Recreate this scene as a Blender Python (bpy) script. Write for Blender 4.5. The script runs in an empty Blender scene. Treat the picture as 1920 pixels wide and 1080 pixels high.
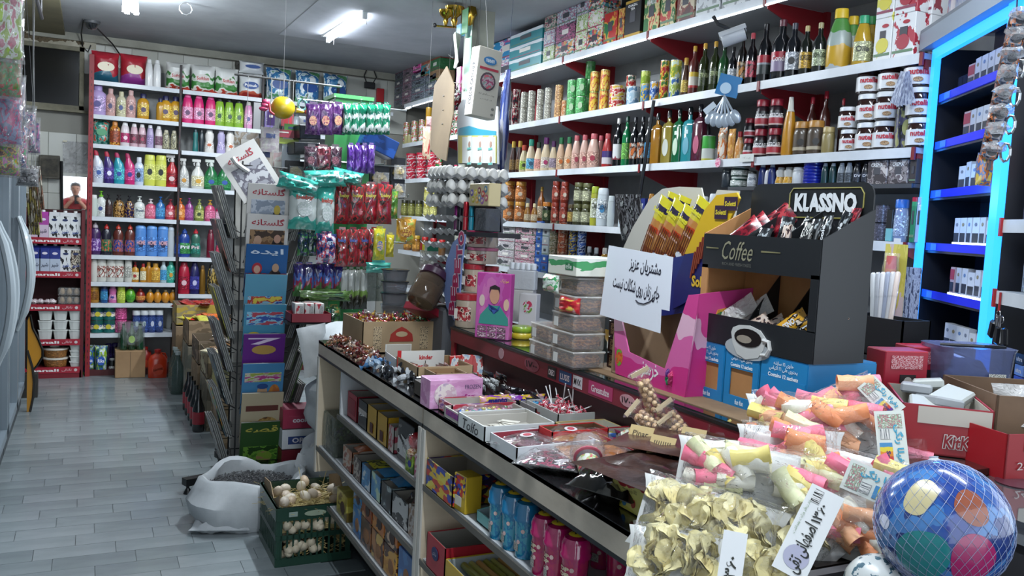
import bpy, bmesh, math, random
from mathutils import Vector, Matrix, noise
random.seed(7)
D=bpy.data;S=bpy.context.scene;COL=S.collection
pi=math.pi
# ---------------- camera, world, lights, exposure ----------------
H0=1.45;FPX=1615.4
def _cam_axes(yaw=.45830667,pitch=-.07702908,roll=.05295416):
 cy,sy,cp,sp=math.cos(yaw),math.sin(yaw),math.cos(pitch),math.sin(pitch)
 f=Vector((sy*cp,cy*cp,sp));r=Vector((cy,-sy,0));u=r.cross(f);cr,sr=math.cos(roll),math.sin(roll)
 return r*cr+u*sr, -r*sr+u*cr, f
CR,CU,CF=_cam_axes();C0=Vector((0,0,H0))
cam=D.cameras.new('camera');camo=D.objects.new('camera',cam);COL.objects.link(camo)
cam.sensor_width=36;cam.lens=FPX/1920*36;cam.clip_start=.02
m=Matrix((CR,CU,-CF)).transposed().to_4x4();m.translation=C0;camo.matrix_world=m
S.camera=camo
S.view_settings.view_transform='Standard';S.view_settings.look='None';S.view_settings.gamma=1;S.view_settings.use_curve_mapping=False
S.view_settings.exposure=0.18
w=D.worlds.new('daylight');S.world=w;w.use_nodes=True
w.node_tree.nodes['Background'].inputs[0].default_value=(.80,.90,1,1);w.node_tree.nodes['Background'].inputs[1].default_value=2.2
def light(name,kind,loc,energy,size=(.1,.1),rot=(0,0,0),col=(1,1,1)):
 l=D.lights.new(name,kind);l.energy=energy;l.color=col
 if kind=='AREA': l.shape='RECTANGLE';l.size,l.size_y=size
 else: l.shadow_soft_size=size[0]
 o=D.objects.new(name,l);o.location=loc;o.rotation_euler=rot;COL.objects.link(o);return o
COOL=(.86,.94,1)
light('tube_light','AREA',(1.60,6.12,2.70),60,(.06,1.1),(0,0,0),COOL)
light('cluster_light','POINT',(.22,6.15,2.55),34,(.07,),col=COOL)
light('near_tube_light','AREA',(1.35,4.3,2.70),62,(.06,1.1),(0,0,0),COOL)
light('entrance_tube_light','AREA',(.65,1.3,2.70),36,(.06,1.2),(0,0,0),COOL)
light('cashier_tube_light','AREA',(2.0,1.2,2.70),20,(.06,1.2),(0,0,0),COOL)
S.cycles.max_bounces=6;S.cycles.transparent_max_bounces=24
S.cycles.use_denoising=True;S.cycles.sample_clamp_indirect=4
# ---------------- geometry of the place from the photograph ----------------
def ray(x,y): return CR*((x-960)/FPX)-CU*((y-540)/FPX)+CF
def P(u_,v_,**k):
 d=ray(u_,v_);a,v=next(iter(k.items()));i='xyz'.index(a);return C0+d*((v-C0[i])/d[i])
def dep(p): return (Vector(p)-C0).dot(CF)
def spx(p): return FPX/dep(p)         # pixels per metre at p
def solve(u,p,dr):                     # point p+t*dr seen in column u
 p=Vector(p);dr=Vector(dr);q=p-C0;k=(u-960)/FPX
 t=-(q.dot(CR)-k*q.dot(CF))/(dr.dot(CR)-k*dr.dot(CF));return p+dr*t
# ---------------- materials ----------------
def lin(h):
 if isinstance(h,str):
  h=h.lstrip('#')
  if len(h)==3: h=''.join(c*2 for c in h)
  h=[int(h[i:i+2],16)/255 for i in (0,2,4)]
 y=.3*h[0]+.59*h[1]+.11*h[2];h=[c+(y-c)*.09 for c in h]   # pulls every colour slightly towards its own grey
 return tuple(c/12.92 if c<=.04045 else ((c+.055)/1.055)**2.4 for c in h)+(1,)
MC={}
def _new(key):
 m=D.materials.new(str(key)[:40]);m.use_nodes=True;MC[key]=m;n=m.node_tree.nodes
 return m,n,m.node_tree.links,n['Principled BSDF']
def mat(c,r=.5,metal=0,emit=0,trans=0,coat=0):
 key=('m',c,r,metal,emit,trans,coat)
 if key in MC: return MC[key]
 m,n,l,b=_new(key);b.inputs['Base Color'].default_value=lin(c);b.inputs['Roughness'].default_value=r;b.inputs['Metallic'].default_value=metal
 if coat: b.inputs['Coat Weight'].default_value=coat
 if trans: b.inputs['Transmission Weight'].default_value=trans
 if emit: b.inputs['Emission Color'].default_value=lin(c);b.inputs['Emission Strength'].default_value=emit
 return m
def film(tint='#ffffff',op=.12,rough=.12,bump=.5,scale=22,haze='#ffffff'):
 """clear plastic film or thin moulded plastic"""
 key=('f',tint,op,rough,bump,scale,haze)
 if key in MC: return MC[key]
 m,n,l,b=_new(key);n.remove(b);out=n['Material Output']
 t=n.new('ShaderNodeBsdfTransparent');t.inputs[0].default_value=lin(tint)
 g=n.new('ShaderNodeBsdfGlossy');g.inputs['Roughness'].default_value=rough
 d=n.new('ShaderNodeBsdfDiffuse');d.inputs[0].default_value=lin(haze)
 fr=n.new('ShaderNodeFresnel');ge=n.new('ShaderNodeNewGeometry');mi=n.new('ShaderNodeMix');mi.inputs[2].default_value=1.38;mi.inputs[3].default_value=1/1.38;l.new(ge.outputs['Backfacing'],mi.inputs[0]);l.new(mi.outputs[0],fr.inputs[0])
 m1=n.new('ShaderNodeMixShader');m1.inputs[0].default_value=op;m2=n.new('ShaderNodeMixShader')
 l.new(t.outputs[0],m1.inputs[1]);l.new(d.outputs[0],m1.inputs[2]);l.new(fr.outputs[0],m2.inputs[0]);l.new(m1.outputs[0],m2.inputs[1]);l.new(g.outputs[0],m2.inputs[2])
 if bump:
  tx=n.new('ShaderNodeTexNoise');tx.inputs['Scale'].default_value=scale;tx.inputs['Detail'].default_value=3;tx.inputs['Distortion'].default_value=1.5
  tc=n.new('ShaderNodeTexCoord');l.new(tc.outputs['Object'],tx.inputs[0])
  bp=n.new('ShaderNodeBump');bp.inputs['Strength'].default_value=bump;bp.inputs['Distance'].default_value=.02;l.new(tx.outputs[0],bp.inputs['Height'])
  for s in (g,d,fr): l.new(bp.outputs[0],s.inputs['Normal'])
 l.new(m2.outputs[0],out.inputs[0]);return m
def prt(cols,scale=6,r=.35,kind='noise',coat=0,seed=0,sx=1,sz=1,bump=0):
 """packaging print: irregular patches of the given colours in the object's own box"""
 key=('p',tuple(cols),scale,r,kind,coat,seed,sx,sz,bump)
 if key in MC: return MC[key]
 m,n,l,b=_new(key);b.inputs['Roughness'].default_value=r;b.inputs['Coat Weight'].default_value=coat
 tc=n.new('ShaderNodeTexCoord');mp=n.new('ShaderNodeMapping');mp.inputs['Location'].default_value=(seed*3.7,seed*1.3,seed*2.1);mp.inputs['Scale'].default_value=(sx,sx,sz)
 l.new(tc.outputs['Generated'],mp.inputs[0])
 if kind=='noise':
  t=n.new('ShaderNodeTexNoise');t.inputs['Detail'].default_value=4;o=t.outputs[0];lo,hi=.36,.64
 elif kind=='voro':
  t=n.new('ShaderNodeTexVoronoi');sp=n.new('ShaderNodeSeparateColor');l.new(t.outputs['Color'],sp.inputs[0]);o=sp.outputs[0];lo,hi=0,1
 else:
  t=n.new('ShaderNodeTexWave');t.inputs['Distortion'].default_value=3;t.bands_direction='DIAGONAL';o=t.outputs['Fac'] if 'Fac' in t.outputs else t.outputs[1];lo,hi=.05,.95
 t.inputs['Scale'].default_value=scale;l.new(mp.outputs[0],t.inputs['Vector'])
 cr=n.new('ShaderNodeValToRGB');cr.color_ramp.interpolation='CONSTANT';e=cr.color_ramp.elements
 for i,c in enumerate(cols):
  p=0 if i==0 else lo+(hi-lo)*i/len(cols)
  if i<2: e[i].position=p;e[i].color=lin(c)
  else: e.new(p).color=lin(c)
 l.new(o,cr.inputs[0]);l.new(cr.outputs[0],b.inputs['Base Color'])
 if bump:
  bp=n.new('ShaderNodeBump');bp.inputs['Strength'].default_value=bump;bp.inputs['Distance'].default_value=.01
  t2=n.new('ShaderNodeTexNoise');t2.inputs['Scale'].default_value=7;l.new(tc.outputs['Generated'],t2.inputs[0]);l.new(t2.outputs[0],bp.inputs['Height']);l.new(bp.outputs[0],b.inputs['Normal'])
 return m
def band(stops,r=.35,axis=2,wob=0,coat=0,metal=0):
 """print in bands along one axis of the object's own box: [(pos,colour),...]"""
 key=('b',tuple(stops),r,axis,wob,coat,metal)
 if key in MC: return MC[key]
 m,n,l,b=_new(key);b.inputs['Roughness'].default_value=r;b.inputs['Coat Weight'].default_value=coat;b.inputs['Metallic'].default_value=metal
 tc=n.new('ShaderNodeTexCoord');sp=n.new('ShaderNodeSeparateXYZ');l.new(tc.outputs['Generated'],sp.inputs[0]);o=sp.outputs[axis]
 if wob:
  w_=n.new('ShaderNodeTexNoise');w_.inputs['Scale'].default_value=2.2;l.new(tc.outputs['Generated'],w_.inputs[0])
  a=n.new('ShaderNodeMath');a.operation='MULTIPLY_ADD';a.inputs[1].default_value=wob;l.new(w_.outputs[0],a.inputs[0]);l.new(o,a.inputs[2])
  a2=n.new('ShaderNodeMath');a2.operation='SUBTRACT';a2.inputs[1].default_value=wob/2;l.new(a.outputs[0],a2.inputs[0]);o=a2.outputs[0]
 cr=n.new('ShaderNodeValToRGB');cr.color_ramp.interpolation='CONSTANT';e=cr.color_ramp.elements
 for i,(p,c) in enumerate(stops):
  if i<2: e[i].position=p;e[i].color=lin(c)
  else: e.new(p).color=lin(c)
 if len(stops)==1: e.remove(e[1])
 l.new(o,cr.inputs[0]);l.new(cr.outputs[0],b.inputs['Base Color']);return m
def grain(c1,c2,scale=3,r=.6,stretch=(1,1,1),detail=6,bump=.0,lo=.35,hi=.65,coord='Object'):
 """smooth mottled surface (plaster, laminate, stone, cardboard, cloth)"""
 key=('g',c1,c2,scale,r,stretch,detail,bump,lo,hi,coord)
 if key in MC: return MC[key]
 m,n,l,b=_new(key);b.inputs['Roughness'].default_value=r
 tc=n.new('ShaderNodeTexCoord');mp=n.new('ShaderNodeMapping');mp.inputs['Scale'].default_value=stretch;l.new(tc.outputs[coord],mp.inputs[0])
 t=n.new('ShaderNodeTexNoise');t.inputs['Scale'].default_value=scale;t.inputs['Detail'].default_value=detail;t.inputs['Roughness'].default_value=.62;l.new(mp.outputs[0],t.inputs[0])
 cr=n.new('ShaderNodeValToRGB');e=cr.color_ramp.elements;e[0].position=lo;e[0].color=lin(c1);e[1].position=hi;e[1].color=lin(c2)
 l.new(t.outputs[0],cr.inputs[0]);l.new(cr.outputs[0],b.inputs['Base Color'])
 if bump:
  bp=n.new('ShaderNodeBump');bp.inputs['Strength'].default_value=bump;bp.inputs['Distance'].default_value=.01;l.new(t.outputs[0],bp.inputs['Height']);l.new(bp.outputs[0],b.inputs['Normal'])
 return m
def M_(x):
 if isinstance(x,bpy.types.Material): return x
 if isinstance(x,str): return mat(x)
 return x
# ---------------- mesh building ----------------
class G:
 def __init__(s,v=None,f=None): s.v=v or [];s.f=f or []
 def __add__(s,o):
  k=len(s.v);return G(s.v+o.v,s.f+[tuple(i+k for i in q) for q in o.f])
 def T(s,loc=(0,0,0),rz=0,rx=0,ry=0,sc=1):
  M=Matrix.Translation(loc)@Matrix.Rotation(rz,4,'Z')@Matrix.Rotation(ry,4,'Y')@Matrix.Rotation(rx,4,'X')
  if sc!=1: M=M@Matrix.Diagonal((sc,sc,sc,1) if not isinstance(sc,tuple) else sc+(1,))
  return G([tuple(M@Vector(p)) for p in s.v],s.f)
 def bend(s,r):        # wrap a front-facing (-Y) flat shape round a vertical cylinder of radius r
  return G([(r*math.sin(x/r),-r*math.cos(x/r)+y,z) for x,y,z in s.v],s.f)
def gsum(l):
 g=G()
 for q in l:
  k=len(g.v);g.v.extend(q.v);g.f.extend(tuple(i+k for i in t) for t in q.f)
 return g
def box(w,d,h,x=0,y=0,z=0,b=0):
 """box standing on z, centred in x,y"""
 if not b:
  v=[(x+sx*w/2,y+sy*d/2,z+sz*h) for sz in (0,1) for sx,sy in ((-1,-1),(1,-1),(1,1),(-1,1))]
  return G(v,[(3,2,1,0),(4,5,6,7),(0,1,5,4),(1,2,6,5),(2,3,7,6),(3,0,4,7)])
 b=min(b,w*.45,d*.45,h*.45)
 bm=bmesh.new();
 for sx in (-1,1):
  for sy in (-1,1):
   for sz in (0,1):
    cz=z+sz*h;iz=cz+(b if sz==0 else -b)
    for q in ((x+sx*(w/2-b),y+sy*(d/2-b),cz),(x+sx*(w/2-b),y+sy*d/2,iz),(x+sx*w/2,y+sy*(d/2-b),iz)): bm.verts.new(q)
 bmesh.ops.convex_hull(bm,input=bm.verts[:]);bmesh.ops.dissolve_limit(bm,angle_limit=.02,verts=bm.verts[:],edges=bm.edges[:])
 bm.verts.index_update();g=G([tuple(p.co) for p in bm.verts],[tuple(q.index for q in f.verts) for f in bm.faces]);bm.free();return g
def lathe(pr,n=14,q=1,a0=None,a1=None,off=None,sq=0):
 """profile [(r,z)];q squashes y;a0..a1 partial sweep round the front (-Y) ;off(z) x offset;sq squareness"""
 full=a0 is None;A=[2*pi*i/n for i in range(n)] if full else [a0+(a1-a0)*i/n for i in range(n+1)]
 v=[];f=[];m=len(A)
 for r,z in pr:
  ox=off(z) if off else 0
  for a in A:
   s,c=math.sin(a),-math.cos(a)
   if sq: k=(abs(s)**sq+abs(c)**sq)**(-1/sq);s*=k;c*=k
   v.append((ox+r*s,r*c*q,z))
 for j in range(len(pr)-1):
  for i in range(m if full else m-1):
   i2=(i+1)%m;f.append((j*m+i,j*m+i2,(j+1)*m+i2,(j+1)*m+i))
 if full:
  if pr[0][0]>1e-6: f.append(tuple(range(m))[::-1])
  if pr[-1][0]>1e-6: f.append(tuple((len(pr)-1)*m+i for i in range(m)))
 return G(v,f)
def tube(pts,r,n=6,close=False,cap=True):
 pts=[Vector(p) for p in pts];v=[];f=[];L=len(pts);up=Vector((0,0,1));prev=None
 for i,p in enumerate(pts):
  t=(pts[(i+1)%L] if (i<L-1 or close) else p)-(pts[i-1] if (i>0 or close) else p);t.normalize()
  if prev is None: a=t.cross(up if abs(t.z)<.9 else Vector((1,0,0))).normalized()
  else: a=(prev-t*prev.dot(t)).normalized()
  prev=a;b=t.cross(a);rr=r[i] if isinstance(r,(list,tuple)) else r
  for k in range(n): an=2*pi*k/n;v.append(tuple(p+(a*math.cos(an)+b*math.sin(an))*rr))
 for i in range(L if close else L-1):
  j=(i+1)%L
  for k in range(n): k2=(k+1)%n;f.append((i*n+k,i*n+k2,j*n+k2,j*n+k))
 if cap and not close: f.append(tuple(range(n))[::-1]);f.append(tuple((L-1)*n+k for k in range(n)))
 return G(v,f)
def prism(poly,t,axis='y',c=0):
 """polygon (a,b) extruded by t along axis, centred on c"""
 n=len(poly);mk={'y':lambda a,b,s:(a,c+s,b),'x':lambda a,b,s:(c+s,a,b),'z':lambda a,b,s:(a,b,c+s)}[axis]
 v=[mk(a,b,-t/2) for a,b in poly]+[mk(a,b,t/2) for a,b in poly]
 return G(v,[tuple(range(n)),tuple(range(n,2*n))[::-1]]+[((i+1)%n,i,n+i,n+(i+1)%n) for i in range(n)])
def ell(w,h,n=16): return [(w/2*math.cos(2*pi*i/n),h/2*math.sin(2*pi*i/n)) for i in range(n)]
def pouch(w,h,t,seed=0,nx=12,nz=14,wr=.12,seam=.06,axis='z'):
 """sealed pillow bag standing up, facing -Y, base at z=0"""
 v=[];f=[];idx={}
 for side in (0,1):
  for j in range(nz+1):
   for i in range(nx+1):
    a=i/nx*2-1;b=j/nz*2-1;k=max(0,1-abs(a)**2.6)**.6;kb=max(0,(1-seam-abs(b))/(1-seam));kb=min(1,kb*2.6)**.6
    nz_=noise.noise(Vector((a*2.1+seed*5,b*2.6,seed+side*9.)))*wr+noise.noise(Vector((a*6+seed,b*6,side*3.)))*wr*.4
    y=t/2*k*kb*(1+nz_*3)+t*.02
    x=a*w/2*(1-.05*(1-abs(b))*k*0-.07*kb*(1 if abs(a)>.6 else .6)*abs(a))
    z=h/2+b*h/2+nz_*h*.03*(kb)
    if abs(b)>1-seam: y+=t*.03*math.sin(a*26)
    v.append((x,-y if side==0 else y,z))
 o=(nx+1)*(nz+1)
 for side in (0,1):
  for j in range(nz):
   for i in range(nx):
    q=[side*o+j*(nx+1)+i,side*o+j*(nx+1)+i+1,side*o+(j+1)*(nx+1)+i+1,side*o+(j+1)*(nx+1)+i]
    f.append(tuple(q if side==0 else q[::-1]))
 B=[(0,i) for i in range(nx+1)];
 def e(a,b): f.append((a,b,b+o,a+o))
 for i in range(nx): e(i+1,i);e(nz*(nx+1)+i,nz*(nx+1)+i+1)
 for j in range(nz): e(j*(nx+1),(j+1)*(nx+1));e((j+1)*(nx+1)+nx,j*(nx+1)+nx)
 return G(v,f)
def blob(rx,ry,rz,seed=0,am=.15,n=10,fr=1.6):
 v=[];f=[];m=n//2+1
 for j in range(m+1):
  th=pi*j/m
  for i in range(n):
   ph=2*pi*i/n;d=Vector((math.sin(th)*math.cos(ph),math.sin(th)*math.sin(ph),-math.cos(th)));k=1+am*noise.noise(d*fr+Vector((seed*3.1,seed,0)))*2
   v.append((d.x*rx*k,d.y*ry*k,d.z*rz*k))
 for j in range(m):
  for i in range(n): f.append((j*n+i,j*n+(i+1)%n,(j+1)*n+(i+1)%n,(j+1)*n+i))
 return G(v,f)
MESH={}
def me(g,name,m,smooth=False):
 k=D.meshes.new(name);k.from_pydata(g.v,[],g.f);
 if m is not None: k.materials.append(M_(m))
 if smooth:
  k.polygons.foreach_set('use_smooth',[True]*len(k.polygons))
  try: k.set_sharp_from_angle(angle=math.radians(42))
  except Exception: pass
 k.validate();return k
def ob(name,g,m=None,parent=None,smooth=False,key=None,loc=None,rot=None):
 """links one mesh object;key shares mesh data between alike pieces"""
 if key is not None:
  key=(name,key,str(M_(m).name) if m is not None else '')
  if key not in MESH: MESH[key]=me(g() if callable(g) else g,name,m,smooth)
  d=MESH[key]
 else: d=me(g() if callable(g) else g,name,m,smooth)
 o=D.objects.new(name,d);COL.objects.link(o)
 if parent is not None: o.parent=parent
 if loc is not None: o.location=loc
 if rot is not None: o.rotation_euler=rot
 return o
def tag(o,label,cat,group=None,kind=None):
 o['label']=label;o['category']=cat
 if group: o['group']=group
 if kind: o['kind']=kind
 return o
def thing(name,label,cat,loc,rz=0,group=None,rx=0,ry=0):
 o=D.objects.new(name,None);o.empty_display_size=.05;COL.objects.link(o);o.location=loc;o.rotation_euler=(rx,ry,rz);return tag(o,label,cat,group)
def struct(name,g,m,parent=None,smooth=False,**k):
 o=ob(name,g,m,parent,smooth,**k)
 if parent is None: o['kind']='structure'
 return o
ORD='first second third fourth fifth sixth seventh eighth ninth tenth eleventh twelfth thirteenth fourteenth fifteenth sixteenth'.split()
# ---------------- lettering ----------------
AR={'ا':(0xFE8D,2),'آ':(0xFE81,2),'ب':(0xFE8F,4),'پ':(0xFB56,4),'ت':(0xFE95,4),'ج':(0xFE9D,4),'چ':(0xFB7A,4),'ح':(0xFEA1,4),'خ':(0xFEA5,4),'د':(0xFEA9,2),'ر':(0xFEAD,2),'ز':(0xFEAF,2),'س':(0xFEB1,4),'ش':(0xFEB5,4),'ص':(0xFEB9,4),'ض':(0xFEBD,4),'ط':(0xFEC1,4),'ع':(0xFEC9,4),'غ':(0xFECD,4),'ف':(0xFED1,4),'ق':(0xFED5,4),'ک':(0xFB8E,4),'گ':(0xFB92,4),'ل':(0xFEDD,4),'م':(0xFEE1,4),'ن':(0xFEE5,4),'و':(0xFEED,2),'ه':(0xFEE9,4),'ی':(0xFBFC,4)}
def shape(s):
 if not any(c in AR for c in s): return s
 out=[]
 for i,c in enumerate(s):
  if c not in AR: out.append(c);continue
  b,n=AR[c];p=i>0 and AR.get(s[i-1],(0,0))[1]==4;q=n==4 and i+1<len(s) and s[i+1] in AR
  out.append(chr(b+(3 if p and q else 2 if q else 1 if p else 0)))
 return ''.join(out[::-1])
TX={}
def tgeo(s,bold=0,shear=0):
 k=(s,bold,shear)
 if k not in TX:
  c=D.curves.new('t','FONT');c.body='\n'.join(shape(q) for q in s.split('\n'));c.resolution_u=2;c.offset=bold;c.shear=shear;c.align_x='CENTER'
  o=D.objects.new('t',c);COL.objects.link(o);dg=bpy.context.evaluated_depsgraph_get();dg.update()
  q=D.meshes.new_from_object(o.evaluated_get(dg));v=[tuple(p.co) for p in q.vertices];f=[tuple(p.vertices) for p in q.polygons]
  D.objects.remove(o);D.curves.remove(c);D.meshes.remove(q)
  x0,x1=min(p[0] for p in v),max(p[0] for p in v);y0,y1=min(p[1] for p in v),max(p[1] for p in v)
  TX[k]=G([((p[0]-(x0+x1)/2)/(x1-x0),(p[1]-(y0+y1)/2)/(y1-y0),0) for p in v],f)
 return TX[k]
def txt(parent,s,w,h,loc,c='#111111',rz=0,bold=.0,r=0,shear=0,face='y',rx=0,tilt=0,emit=0):
 """flat printed words w x h, facing -Y of the parent (or up, face='z');r bends them round a cylinder at the origin"""
 def mk():
  g=tgeo(s,bold,shear);
  ct,st=math.cos(tilt),math.sin(tilt)
  vv=[(x*w*ct-y*h*st,x*w*st+y*h*ct) for x,y,_ in g.v]
  if face=='z': return G([(x,y,0) for x,y in vv],g.f)
  g2=G([(x,0,y) for x,y in vv],g.f)
  return g2.bend(r) if r else g2
 m=mat(c,.5,emit=emit)
 return ob('lettering',mk,m,parent,key=(s,w,h,bold,r,shear,face,tilt),loc=loc,rot=(rx,0,rz))
def plate(name,parent,w,h,loc,m,rz=0,rx=0,t=.0012,oval=False,r=0,poly=None,ry=0):
 """thin printed panel facing -Y of the parent"""
 def mk():
  if poly: return prism(poly,t)
  if r:
   n=6;v=[];
   for sgn in (0,1):
    for z in (-h/2,h/2):
     for i in range(n+1): a=(i/n-.5)*w/r;rr=r+sgn*t;v.append((rr*math.sin(a),-rr*math.cos(a),z))
   f=[];k=n+1
   for i in range(n): f+= [(2*k+i,2*k+i+1,3*k+i+1,3*k+i),(i,k+i,k+i+1,i+1),(i,i+1,2*k+i+1,2*k+i),(k+i,3*k+i,3*k+i+1,k+i+1)]
   f+=[(0,2*k,3*k,k),(n,k+n,3*k+n,2*k+n)]
   if oval:
    v=[(x,y,z*math.sqrt(max(.02,1-((i%k)/n*2-1)**2))) for i,(x,y,z) in enumerate(v)]
   return G(v,f)
  return prism(ell(w,h),t) if oval else box(w,t,h,0,0,-h/2)
 return ob(name,mk,m,parent,key=('pl',round(w,4),round(h,4),t,oval,r,str(poly)),loc=loc,rot=(rx,ry,rz),smooth=bool(r))
# ---------------- products ----------------
KB={
'shampoo':([(0,0),(.9,0),(1,.03),(1,.62),(.9,.72),(.55,.80),(.45,.82)],[(.5,.82),(.5,.98),(.42,1),(0,1)],.6,.12,.6),
'wide':([(0,0),(.85,0),(.95,.03),(1,.35),(.9,.82)],[(.86,.825),(.84,.97),(.7,1),(0,1)],.6,.2,.7),
'tall':([(0,0),(.95,0),(1,.02),(.95,.6),(.72,.84),(.6,.86)],[(.6,.865),(.5,.985),(.4,1),(0,1)],.62,.15,.55),
'lotion':([(0,0),(.9,0),(1,.04),(.95,.25),(.74,.5),(.9,.72),(.8,.86)],[(.62,.865),(.6,.98),(.5,1),(0,1)],.6,.18,.5),
'dish':([(0,0),(.85,0),(1,.06),(1,.36),(.8,.5),(.92,.64),(.75,.76),(.4,.84)],[(.45,.845),(.4,.92),(.2,.95),(.18,1),(0,1)],.6,.12,.5),
'softener':([(0,0),(.9,0),(1,.05),(1,.5),(.9,.66),(.95,.76),(.88,.88)],[(.88,.885),(.85,.96),(.55,1),(0,1)],.62,.15,.62),
'pump':([(0,0),(.9,0),(1,.04),(1,.5),(.85,.66),(.4,.74),(.38,.77)],[(.42,.775),(.42,.84),(.15,.85),(.15,.95),(.35,.955),(.35,1),(0,1)],.62,.12,.5),
'wine':([(0,0),(.95,0),(1,.02),(1,.56),(.82,.67),(.38,.76),(.34,.88)],[(.38,.885),(.38,.99),(.3,1),(0,1)],1,.14,.46),
'sauce':([(0,0),(.9,0),(1,.04),(1,.34),(.86,.55),(.5,.76),(.45,.8)],[(.52,.805),(.5,.99),(.42,1),(0,1)],.65,.1,.42),
'ketchup':([(0,0),(.9,0),(1,.04),(1,.5),(.7,.74),(.5,.84)],[(.56,.845),(.54,.98),(.5,1),(0,1)],.7,.1,.48),
'jar':([(0,0),(.92,0),(1,.04),(1,.68),(.9,.78),(.82,.8)],[(.93,.8),(.93,.98),(.88,1),(0,1)],1,.14,.62),
'coffee':([(0,0),(.85,0),(.95,.05),(1,.3),(.82,.7),(.68,.76)],[(.82,.765),(.84,.97),(.76,1),(0,1)],1,.1,.6),
'squeeze':([(0,0),(.8,0),(.95,.04),(.9,.3),(.8,.55),(.55,.75)],[(.55,.755),(.42,.8),(.3,1),(0,1)],1,.1,.4),
'can':([(0,0),(.94,0),(1,.02),(1,.98)],[(1,.975),(1,1),(.93,1),(.93,.985),(0,.985)],1,.04,.95),
'egg':([(0,0),(.5,.02),(.9,.2),(1,.42),(.8,.7),(.4,.84)],[(.4,.845),(.38,.95),(.3,1),(0,1)],1,.2,.5),
'drum':([(0,0),(.95,0),(1,.03),(.98,.78)],[(1.0,.785),(1.03,.8),(1.03,.96),(.95,1),(0,1)],1,.1,.7),
'tub':([(0,0),(.8,0),(.84,.02),(.96,.82)],[(1.02,.825),(1.02,.98),(.95,1),(0,1)],1,.12,.75),
'carton':([(0,0),(1,0),(1,.8),(.72,.9)],[(.3,.9),(.3,1),(.26,1),(0,1)],1,.1,.7),
}
CAT={'shampoo':'bottle','wide':'bottle','tall':'bottle','lotion':'bottle','dish':'bottle','softener':'bottle','pump':'bottle','wine':'bottle','sauce':'bottle','ketchup':'bottle','squeeze':'bottle','jar':'jar','coffee':'jar','can':'can','egg':'bottle','drum':'bottle','tub':'tub','carton':'carton','duck':'bottle','trigger':'bottle','flask':'bottle','box':'box','pack':'pack'}
NM={'shampoo':'shampoo_bottle','wide':'shampoo_bottle','tall':'lotion_bottle','lotion':'lotion_bottle','dish':'dish_soap_bottle','softener':'softener_bottle','pump':'pump_bottle','wine':'tall_bottle','sauce':'sauce_bottle','ketchup':'sauce_bottle','squeeze':'squeeze_bottle','jar':'glass_jar','coffee':'coffee_jar','can':'tin_can','egg':'round_bottle','drum':'bottle','tub':'plastic_tub','carton':'drink_carton','duck':'cleaner_bottle','trigger':'trigger_bottle','flask':'flat_bottle','box':'product_box','pack':'wrapped_pack'}
SMOOTHK=lambda k:k not in('box','carton')
def shade(c,k):
 c=c.lstrip('#');return '#'+''.join('%02x'%max(0,min(255,int(int(c[i:i+2],16)*k+(18 if k>1 else 0)))) for i in (0,2,4))
def inkm(c): return prt([c,shade(c,.6),c,c,shade(c,1.35)],5,.35,seed=int(c[1:3],16)%5,sz=2.2)
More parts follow.
